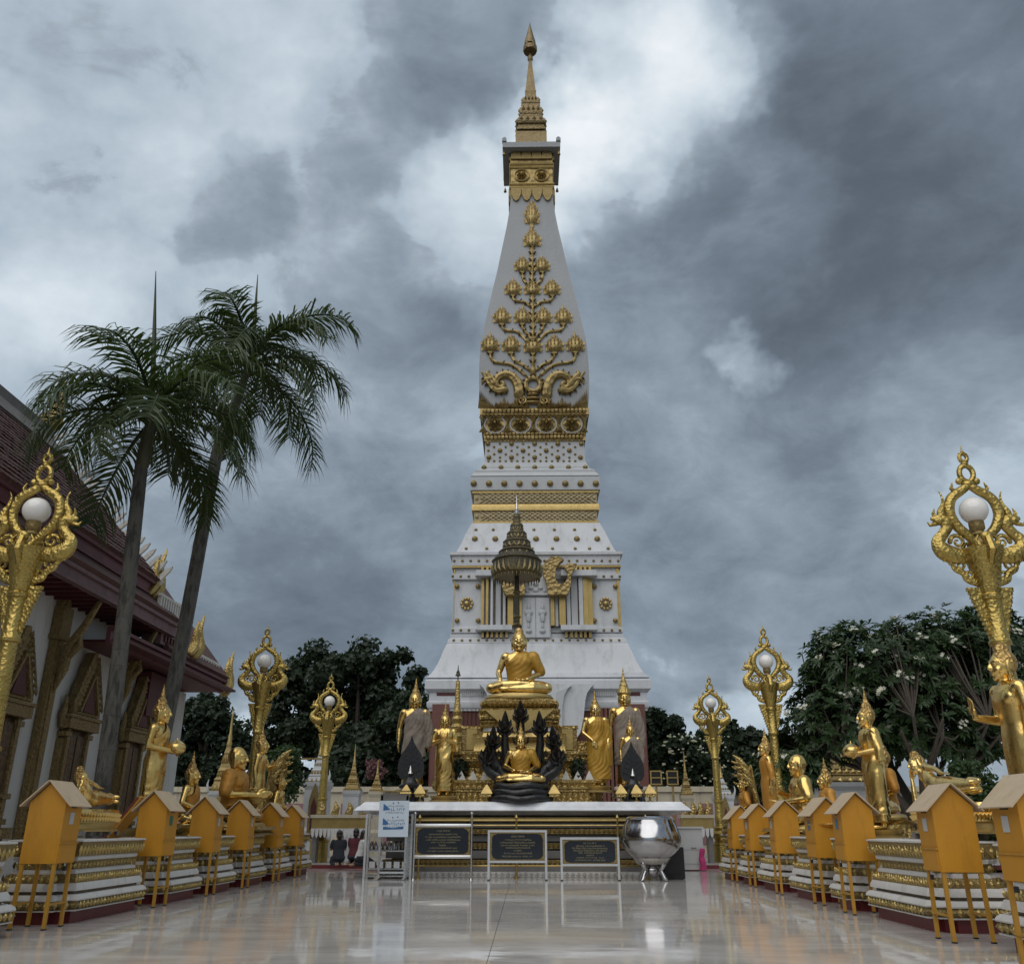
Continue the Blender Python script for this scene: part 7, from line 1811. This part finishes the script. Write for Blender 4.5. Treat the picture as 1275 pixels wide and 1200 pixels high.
# ================================================================== trees
def blobs_tree(name, label, base, trunk_h, blobs, n_, size, m, seed, trunk_r=.3, group=None, nclump=60, limbs=6, flat=.42, skip_trunk=False):
    rnd = random.Random(seed); t = thing(name, label, 'tree', base, 0, group); base = V(base)
    cl = []
    tot_w = sum(r[0] * r[1] + r[2] * r[0] for _, r in blobs)
    for (c, r) in blobs:
        k = max(4, int(nclump * (r[0] * r[1] + r[2] * r[0]) / tot_w))
        for _ in range(k):
            d = V((rnd.gauss(0, 1), rnd.gauss(0, 1), rnd.gauss(0, 1))).normalized() * rnd.uniform(.55, 1.06)
            q = V(c) - base + V((d.x * r[0], d.y * r[1], d.z * r[2])); s = rnd.uniform(.18, .34) * min(r[0], r[2]); cl.append((q, (s * 1.15, s * 1.15, s * .85)))
    leaf_cloud(cl, n_, size, 0, seed + 1, flat).build('crown', m, t, False)
    mb = MB(); mb.tube([(0, 0, -.3), (.05, 0, trunk_h * .5), (0, .1, trunk_h)], [trunk_r * 1.2, trunk_r * .9, trunk_r * .7], 10)
    mb.build('trunk', 'bark', t)
    for i in range(limbs):
        q = cl[(i * 7) % len(cl)][0]; MB().tube([V((0, .05, trunk_h * .9)), V((0, .05, trunk_h)) * .6 + q * .4 + V((0, 0, .3)), q], [trunk_r * .5, trunk_r * .3, .03], 7).build('limb', 'bark', t)
    return t
def B(px, py, Y, rx, rz, ry=None):
    s = (P(px, py, Y) - V((0, 0, CAM_H))).dot(_F) / 1100
    return (P(px, py, Y), (rx * s, (ry or rx * .8) * s, rz * s))
def bpos(px, Y): p = P(px, 1000, Y); return V((p.x, Y, .1))
blobs_tree('big_tree', 'big dark broad tree behind the left lamps', bpos(440, 66), 5, [B(425, 850, 66, 65, 55), B(490, 850, 66, 45, 45), B(380, 880, 66, 55, 60), B(460, 920, 66, 75, 65), B(350, 950, 66, 50, 60)], 30000, .40, 'leaf_dark', 31, .6, 'trees beyond the wall', 200)
blobs_tree('big_tree', 'dark tree below the hall eaves, behind the left statues', bpos(245, 44), 4, [B(240, 900, 44, 45, 42), B(265, 940, 44, 52, 48), B(215, 960, 44, 40, 50), B(300, 975, 44, 45, 35)], 13000, .27, 'leaf_dark', 37, .35, 'trees beyond the wall', 140)
blobs_tree('big_tree', 'dark tree filling the gap left of the tower base', bpos(500, 58), 5, [B(500, 930, 58, 55, 60), B(455, 960, 58, 50, 50), B(545, 960, 58, 40, 45)], 13000, .40, 'leaf_dark', 41, .4, 'trees beyond the wall', 100)
blobs_tree('big_tree', 'dark tree standing right of the tower base', bpos(820, 62), 5, [B(818, 915, 62, 32, 38), B(836, 935, 62, 28, 45), B(800, 950, 62, 30, 50)], 10000, .36, 'leaf_dark', 43, .35, 'trees beyond the wall', 90)
blobs_tree('flowering_tree', 'pale flecked tree between the tower and far right lamp', bpos(868, 52), 3, [B(850, 955, 52, 42, 32), B(880, 940, 52, 36, 34), B(905, 935, 52, 30, 30), B(925, 960, 52, 40, 35)], 10000, .30, 'leaf_mid', 47, .3, 'trees beyond the wall', 120)
rnd = random.Random(5)
fl = MB()
tfl = [o for o in COL.objects if o.name.startswith('flowering_tree')][0]
for _ in range(150):
    p = P(rnd.uniform(825, 925), rnd.uniform(912, 985), 50.6 + rnd.uniform(0, .6)) - tfl.location
    fl.ell(p, (rnd.uniform(.05, .13),) * 2 + (.05,), None, 5, 4)
fl.build('blossom', 'flower', tfl, False, stuff=True)
blobs_tree('big_tree', 'dark tree behind the right row of statues', bpos(985, 40), 4, [B(945, 945, 40, 40, 40), B(985, 960, 40, 55, 40), B(930, 915, 40, 22, 26), B(1040, 970, 40, 50, 40)], 11000, .26, 'leaf_dark', 51, .35, 'trees beyond the wall', 110)
# distant tree belt
for k, (px, y, w) in enumerate(((560, 985, 60), (620, 985, 60), (700, 985, 60), (770, 985, 50), (900, 960, 60), (1000, 960, 60), (180, 960, 70), (60, 960, 70))):
    lab = ['low dark tree far behind the throne, first from the left', 'low dark tree far behind the throne, second from the left', 'low dark tree far behind the throne, third from the left', 'low dark tree far behind the crowned image', 'far dark tree behind the far right lamp', 'far dark tree behind the right statues', 'far dark tree behind the hall porch', 'far dark tree hidden behind the hall'][k]
    if k in (0, 1, 2, 7): continue
    blobs_tree('far_tree', lab, bpos(px, 80), 5, [B(px, y, 80, w, 40), B(px + 25, y + 12, 80, w * .7, 38)], 5000, .5, 'leaf_dark', 60 + k, .4, 'far trees', 60, 3)

# frangipani: bare forked limbs, whorls of long leaves at the tips, white flowers
from mathutils import noise as mnoise
FY = 24.0
fb = bpos(1150, FY)
fr = thing('frangipani_tree', 'broad frangipani with white flowers behind the right statues', 'tree', fb)
rnd = random.Random(77)
env = [B(1100, 850, FY, 95, 75, 75), B(1190, 835, FY, 85, 80, 75), B(1045, 905, FY, 75, 70, 60), B(1230, 900, FY, 70, 90, 60), B(1140, 915, FY, 110, 60, 80), B(985, 955, FY, 45, 42, 40), B(1275, 870, FY, 60, 80, 55), B(1062, 838, FY, 62, 62, 55), B(1150, 822, FY, 75, 58, 60), B(1238, 812, FY, 58, 58, 50)]
tips = []
while len(tips) < 5800:
    c, r = rnd.choice(env)
    d = V((rnd.gauss(0, 1), rnd.gauss(0, 1), rnd.gauss(0, 1))).normalized(); k = rnd.uniform(.45, 1.03)
    if d.z < -.55: continue
    q = c - fb + V((d.x * r[0], d.y * r[1], d.z * r[2])) * k
    if mnoise.noise(q * 1.15) < -.26: continue
    if q.z < 1.3: continue
    dd = (d + V((0, 0, .5))).normalized()
    tips.append((q, dd))
mb = MB(); fm = MB()
for (q, d) in tips:
    a = d.orthogonal().normalized(); b = d.cross(a); n_ = rnd.randint(7, 10)
    for i in range(n_):
        an = 2 * PI * i / n_ + rnd.uniform(-.25, .25); el = rnd.uniform(-.05, .85)
        o = (a * math.cos(an) + b * math.sin(an)); dirv = (o * math.cos(el) + d * math.sin(el)).normalized(); sd_ = dirv.cross(d).normalized(); nn_ = sd_.cross(dirv)
        L = rnd.uniform(.15, .26); w = L * .20
        mb.add([q, q + dirv * L * .55 + sd_ * w + nn_ * .012, q + dirv * L - V((0, 0, L * .18)), q + dirv * L * .55 - sd_ * w + nn_ * .012, q + dirv * L * .5 - nn_ * .004], [(0, 1, 4), (1, 2, 4), (2, 3, 4), (3, 0, 4)])
    if rnd.random() < .05:
        for _ in range(rnd.randint(3, 8)):
            c = q + d * .10 + V((rnd.gauss(0, .06), rnd.gauss(0, .06), rnd.gauss(0, .05)))
            for i in range(5):
                an = 2 * PI * i / 5; o = (a * math.cos(an) + b * math.sin(an)); s2 = o.cross(d)
                fm.add([c, c + o * .03 + s2 * .02, c + o * .06 + d * .01, c + o * .03 - s2 * .02], [(0, 1, 2, 3)])
mb.build('crown', 'leaf_frangipani', fr, False); fm.build('flowers', 'flower', fr, False, stuff=True)
# limbs fork outwards from three low stems
MB().tube([(0, 0, -.2), (-.1, 0, .6), (.0, .05, 1.1)], [.32, .28, .26], 12).build('trunk', 'bark', fr)
nodes1 = []
for i in range(7):
    a = 2 * PI * i / 7; p = V((math.cos(a) * 1.3, math.sin(a) * .9, 2.2 + rnd.uniform(-.2, .3)))
    MB().tube([(0, .03, .95), p * .5 + V((0, 0, .45)), p], [.17, .13, .10], 9).build('limb', 'bark', fr); nodes1.append(p)
tw_mb = MB(); nodes2 = []
for p in nodes1:
    for j in range(5):
        a = math.atan2(p.y, p.x) + rnd.uniform(-1, 1); q = p + V((math.cos(a) * rnd.uniform(.6, 1.7), math.sin(a) * rnd.uniform(.4, 1.2), rnd.uniform(.5, 1.4)))
        tw_mb.tube([p, (p + q) / 2 + V((0, 0, -.1)), q], [.06, .045, .035], 7); nodes2.append(q)
for i, (q, d) in enumerate(tips[::9]):
    s = min(nodes2, key=lambda n_: (n_ - q).length); tw_mb.tube([s, (s + q) / 2 + V((0, 0, -.12)), q], [.028, .022, .015], 5)
tw_mb.build('twigs', 'bark', fr, True, stuff=True)

# clipped bush and hedge on the right
for (px, py, Y, rx, rz, lab, sd_) in ((1215, 1010, 14.6, 45, 60, 'dark green bush behind the right hand plinths', 3), (1262, 1040, 14.2, 30, 40, 'small dark bush at the right edge behind the near plinth', 9)):
    c, r = B(px, py, Y, rx, rz); base = V((c.x, Y, 0)); t = thing('bush', lab, 'bush', base)
    cl = []; r2 = random.Random(sd_)
    for _ in range(50):
        d = V((r2.gauss(0, 1), r2.gauss(0, 1), r2.gauss(0, 1))).normalized() * r2.uniform(.6, 1.0); cl.append((c - base + V((d.x * r[0], d.y * r[1], d.z * r[2])), (.2, .2, .18)))
    leaf_cloud(cl, 5000, .085, 0, sd_).build('foliage', 'leaf_bush', t, False)
    MB().tube([(0, 0, 0), (0, 0, c.z)], [.06, .03], 8).build('stem', 'bark', t)
bp = P(375, 975, 34)
t = thing('bush', 'green bush between the middle left lamp and the hooded image', 'bush', (P(350, 975, 34).x, 34, .1))
c, r = B(352, 962, 34, 24, 32); base = t.location.copy()
leaf_cloud([(c - base + V((rnd.uniform(-1, 1) * r[0] * .7, rnd.uniform(-.5, .5), rnd.uniform(-1, 1) * r[2] * .8)), (.35, .35, .35)) for _ in range(40)], 3500, .16, 0, 15).build('foliage', 'leaf_bush', t, False); MB().tube([(0, 0, -.1), (0, 0, 2)], [.08, .04], 8).build('stem', 'bark', t)
# small pink flowering tree near the left of the altar
t = thing('pink_tree', 'small pink flowering tree beyond the wall near the left grey figure', 'tree', (P(468, 975, 43).x, 43, .1)); c, r = B(468, 957, 43, 10, 10)
leaf_cloud([(c - t.location + V((rnd.uniform(-1, 1) * r[0] * .7, rnd.uniform(-.5, .5), rnd.uniform(-1, 1) * r[2] * .7)), (.22, .22, .2)) for _ in range(24)], 1300, .16, 0, 25).build('crown', 'pink_flower', t, False); MB().tube([(0, 0, -.1), (0, 0, c.z)], [.08, .04], 8).build('trunk', 'bark', t)

# ================================================================== small shrines beyond
def shrine(label, px, y_top, y_body, y_bot, half, Y, m_body='white', arch=True):
    Z = lambda y: P(px, y, Y).z - .1; c = P(px, (y_top + y_body) / 2, Y); u_ = (P(px, y_body, Y) - V((0, 0, CAM_H))).dot(_F) / 1100; w = half * u_
    t = thing('small_shrine', label, 'shrine', (c.x, Y, .1), 0, 'small spired shrines')
    zb_, zt = Z(y_body), Z(y_top)
    MB().sqloft([(w * 1.1, 0), (w * 1.1, zb_ * .35), (w * .92, zb_ * .4), (w * .9, zb_ * .9), (w * 1.02, zb_ * .95), (w * 1.05, zb_)]).build('shrine_body', m_body, t, False)
    if arch:
        MB().prism([(-w * .42, 0), (-w * .42, zb_ * .5), (-w * .25, zb_ * .62), (0, zb_ * .74), (w * .25, zb_ * .62), (w * .42, zb_ * .5), (w * .42, 0)], (0, -w * 1.0, zb_ * .25), (1, 0, 0), (0, 0, 1), w * .3).build('niche_frame', 'gold_dull', t, False)
        MB().prism([(-w * .22, 0), (-w * .22, zb_ * .42), (0, zb_ * .54), (w * .22, zb_ * .42), (w * .22, 0)], (0, -w * 1.16, zb_ * .26), (1, 0, 0), (0, 0, 1), w * .06).build('niche', 'dark_red', t, False)
        for sx in (-1, 1):
            MB().tube([(sx * w * 1.0, -w, zb_), (sx * w * 1.12, -w, zb_ + w * .5), (sx * w * 1.05, -w, zb_ + w * .9)], [w * .12, w * .09, w * .02], 7).build('corner_horn', m_body, t)
    hh = zt - zb_; pr = [(w * .95, zb_)]
    for k in range(5):
        f = k / 5; r0 = w * (.92 - .78 * f ** .75); z = zb_ + hh * .52 * f
        pr += [(r0, z + .02), (r0 * 1.05, z + hh * .03), (r0 * .85, z + hh * .06)]
    MB().sqloft(pr + [(w * .14, zb_ + hh * .54)]).build('stepped_roof', 'gold_dull' if m_body != 'white' else 'white_dirty', t, False)
    MB().lathe([(w * .20, zb_ + hh * .52), (w * .24, zb_ + hh * .56), (w * .16, zb_ + hh * .60), (w * .18, zb_ + hh * .64), (w * .11, zb_ + hh * .68), (w * .10, zb_ + hh * .8), (.01, zt)], 12).build('spire', 'gold_plain', t)
    for k in range(3):
        f = k / 3; r0 = w * (.9 - .7 * f ** .75); z = zb_ + hh * .5 * f + hh * .03; lr = MB()
        for s in (-1, 1): lr.leaf_row((-r0, s * r0, z), (r0, s * r0, z), (0, 0, 1), (0, s, 0), 5, hh * .10, .06)
        lr.build('roof_leaves', 'gold_plain', t, False, stuff=True)
    return t
shrine('white shrine with gilt niche and spire beside the far left lamp', 399, 912, 974, 1040, 15, 36)
shrine('slim white and gold spired shrine left of the altar', 441, 926, 984, 1040, 10.5, 37, 'white_dirty', False)
shrine('small gold spired shrine behind the left end of the slab', 470, 945, 985, 1040, 8.5, 38.5, 'cream', False)
shrine('tall white spire behind the left bald monk', 285, 880, 985, 1040, 15, 36.5, 'white_dirty', True)
shrine('thin gold spired shrine right of the altar', 853, 935, 990, 1040, 8, 37, 'cream', False)
shrine('white spired shrine hidden behind the far right lamp', 898, 950, 990, 1040, 12, 36, 'white', True)
shrine('grey white stepped shrine behind the right seated images', 1045, 905, 975, 1040, 34, 30, 'white_dirty', False)
# floodlights on posts
for (px, lab) in ((817.5, 'left of two gold framed floodlights right of the altar'), (838, 'right of two gold framed floodlights right of the altar')):
    Y = 36; c = P(px, 985, Y); t = thing('floodlight', lab, 'floodlight', (c.x, Y, .1), 0, 'floodlights by the wall'); z = P(px, 968, Y).z - .1
    MB().tube([(0, 0, 0), (0, 0, z - .3)], .04, 8).build('post', 'gold_dull', t)
    MB().box((0, 0, z), (.40, .10, .46), 0, .1).build('housing', 'black_matt', t, False)
    for s in (-1, 1): MB().box((s * .20, -.06, z), (.05, .05, .52)).box((0, -.06, z + s * .24), (.36, .05, .05)).build('frame_bar', 'gold_plain', t, False)
    MB().box((0, -.062, z), (.36, .03, .04)).build('cross_bar', 'gold_plain', t, False)
# gilt counter with white cloth fringe left and right, far behind the aisle
for (x0, x1, lab) in ((388, 458, 'gilt topped counter with white fringe left of the altar'), (850, 888, 'gilt topped counter right of the pale cabinet')):
    Y = 30.6; a = P(x0, 1024, Y); b = P(x1, 1024, Y); cx_ = (a.x + b.x) / 2; w = b.x - a.x; t = thing('gilt_counter', lab, 'counter', (cx_, Y, .1), 0, 'gilt counters'); z = P(x0, 1018, Y).z - .1; z2 = P(x0, 1031, Y).z - .1; z3 = P(x0, 1043, Y).z - .1
    MB().box((0, .3, (z + z2) / 2), (w, .6, z - z2)).build('top_moulding', 'gold_plain', t, False); MB().box((0, .3, z + .05), (w + .1, .7, .1)).build('top_edge', 'cream', t, False)
    fg = MB(); n_ = int(w / .13)
    for k in range(n_): fg.prism([(-.06, 0), (.06, 0), (.045, -(z2 - z3) * .7), (0, -(z2 - z3)), (-.045, -(z2 - z3) * .7)], (-w / 2 + w * (k + .5) / n_, -.02, z2), (1, 0, 0), (0, 0, 1), .02)
    fg.build('cloth_fringe', 'cloth_white', t, False, stuff=True)
    for s in (-1, 0, 1): MB().box((s * (w / 2 - .1), .3, z2 / 2), (.14, .4, z2)).build('leg', 'stone_grey', t, False)
    o = MB()
    for k in range(4): o.tube([(-w / 2 + w * (k + .5) / 4, .2, z + .1), (-w / 2 + w * (k + .5) / 4 + .06, .2, z + .32), (-w / 2 + w * (k + .5) / 4, .2, z + .5)], [.13, .10, .02], 8)
    o.build('top_ornament', 'gold_orn', t, True, stuff=True)
# people kneeling at the left of the altar
def kneeler(label, px, Y, rz, shirt, s=1., hair_m='hair_black'):
    c = gpt(px, 1080, .1) if False else P(px, 1070, Y); t = thing('person', label, 'person', (c.x, Y, .10), rz, None, s)
    b = MB()
    b.eloft([(.22, 0, .05, .17, .13), (.32, 0, .02, .16, .12), (.45, 0, -.02, .155, .105), (.58, 0, -.04, .18, .11), (.68, 0, -.05, .17, .085), (.72, 0, -.05, .09, .06)], 20)
    for k in (-1, 1):
        b.tube([(k * .09, .05, .22), (k * .12, -.16, .19), (k * .13, -.32, .10)], [.095, .085, .065], 10); b.tube([(k * .13, -.30, .06), (k * .11, -.05, .055), (k * .09, .20, .06)], [.06, .055, .04], 10); b.ell((k * .09, .26, .05), (.035, .09, .035))
        arm(b, (k * .17, -.04, .66), (k * .21, -.14, .45), (k * .04, -.30, .52), (.05, .042, .03)); hand(b, (k * .03, -.30, .53), (0, -.2, 1), (0, -k, 0), (-k, 0, 0), .95, .1)
    head_parts(b, (0, -.07, .86), .92); link('body', remesh(b, .010, 2, 'kneeling_person'), 'skin', t)
    h = MB(); h.ell((0, -.045, .885), (.092, .098, .105)); h.ell((0, .01, .80), (.075, .055, .08)); link('hair', remesh(h, .012, 2, 'person_hair'), hair_m, t)
    d = .014; q = MB(); q.eloft([(.20, 0, .05, .17 + d, .13 + d), (.32, 0, .02, .16 + d, .12 + d), (.45, 0, -.02, .155 + d, .105 + d), (.58, 0, -.04, .18 + d, .11 + d), (.68, 0, -.05, .175 + d, .09 + d), (.725, 0, -.05, .08, .06)], 20)
    for k in (-1, 1): q.tube([(k * .17, -.04, .66), (k * .20, -.11, .52)], [.07, .062], 10)
    m_ = remesh(q, .013, 2, 'shirt'); folds(m_, .003, 50, (.3, .2, 1)); link('shirt', m_, shirt, t)
    q = MB()
    for k in (-1, 1):
        q.tube([(k * .09, .05, .22), (k * .12, -.16, .19), (k * .13, -.33, .10)], [.11, .10, .08], 10); q.tube([(k * .13, -.30, .07), (k * .11, -.05, .065), (k * .09, .17, .065)], [.072, .068, .055], 10)
    q.ell((0, .05, .20), (.18, .15, .09)); link('trousers', remesh(q, .014, 2, 'trousers'), 'cloth_dark', t)
    return t
kneeler('person in dark clothes kneeling beside the far left lamp', 421, 28.3, R(200), 'cloth_dark', 1.0)
kneeler('person in white shirt kneeling at the left of the altar', 449, 27.8, R(110), 'cloth_white', 1.0)
kneeler('person in dark red kneeling between the left counter and the altar', 441, 29.2, R(170), 'cloth_red', 1.05)

# thin metal goal-like frame beyond the hooded image on the left
fc = P(381, 972, 35); fz = P(381, 945, 35).z; fw_ = (P(404, 945, 35).x - P(358, 945, 35).x) / 2
mf = thing('metal_frame', 'thin greenish metal frame in front of the dark left trees', 'frame', (fc.x, 35, .1))
for s in (-1, 1): MB().box((s * fw_, 0, (fz - .1) / 2), (.06, .06, fz - .1)).build('post', 'gold_dull', mf, False)
MB().box((0, 0, fz - .08), (fw_ * 2 + .06, .065, .065)).build('top_bar', 'gold_dull', mf, False)
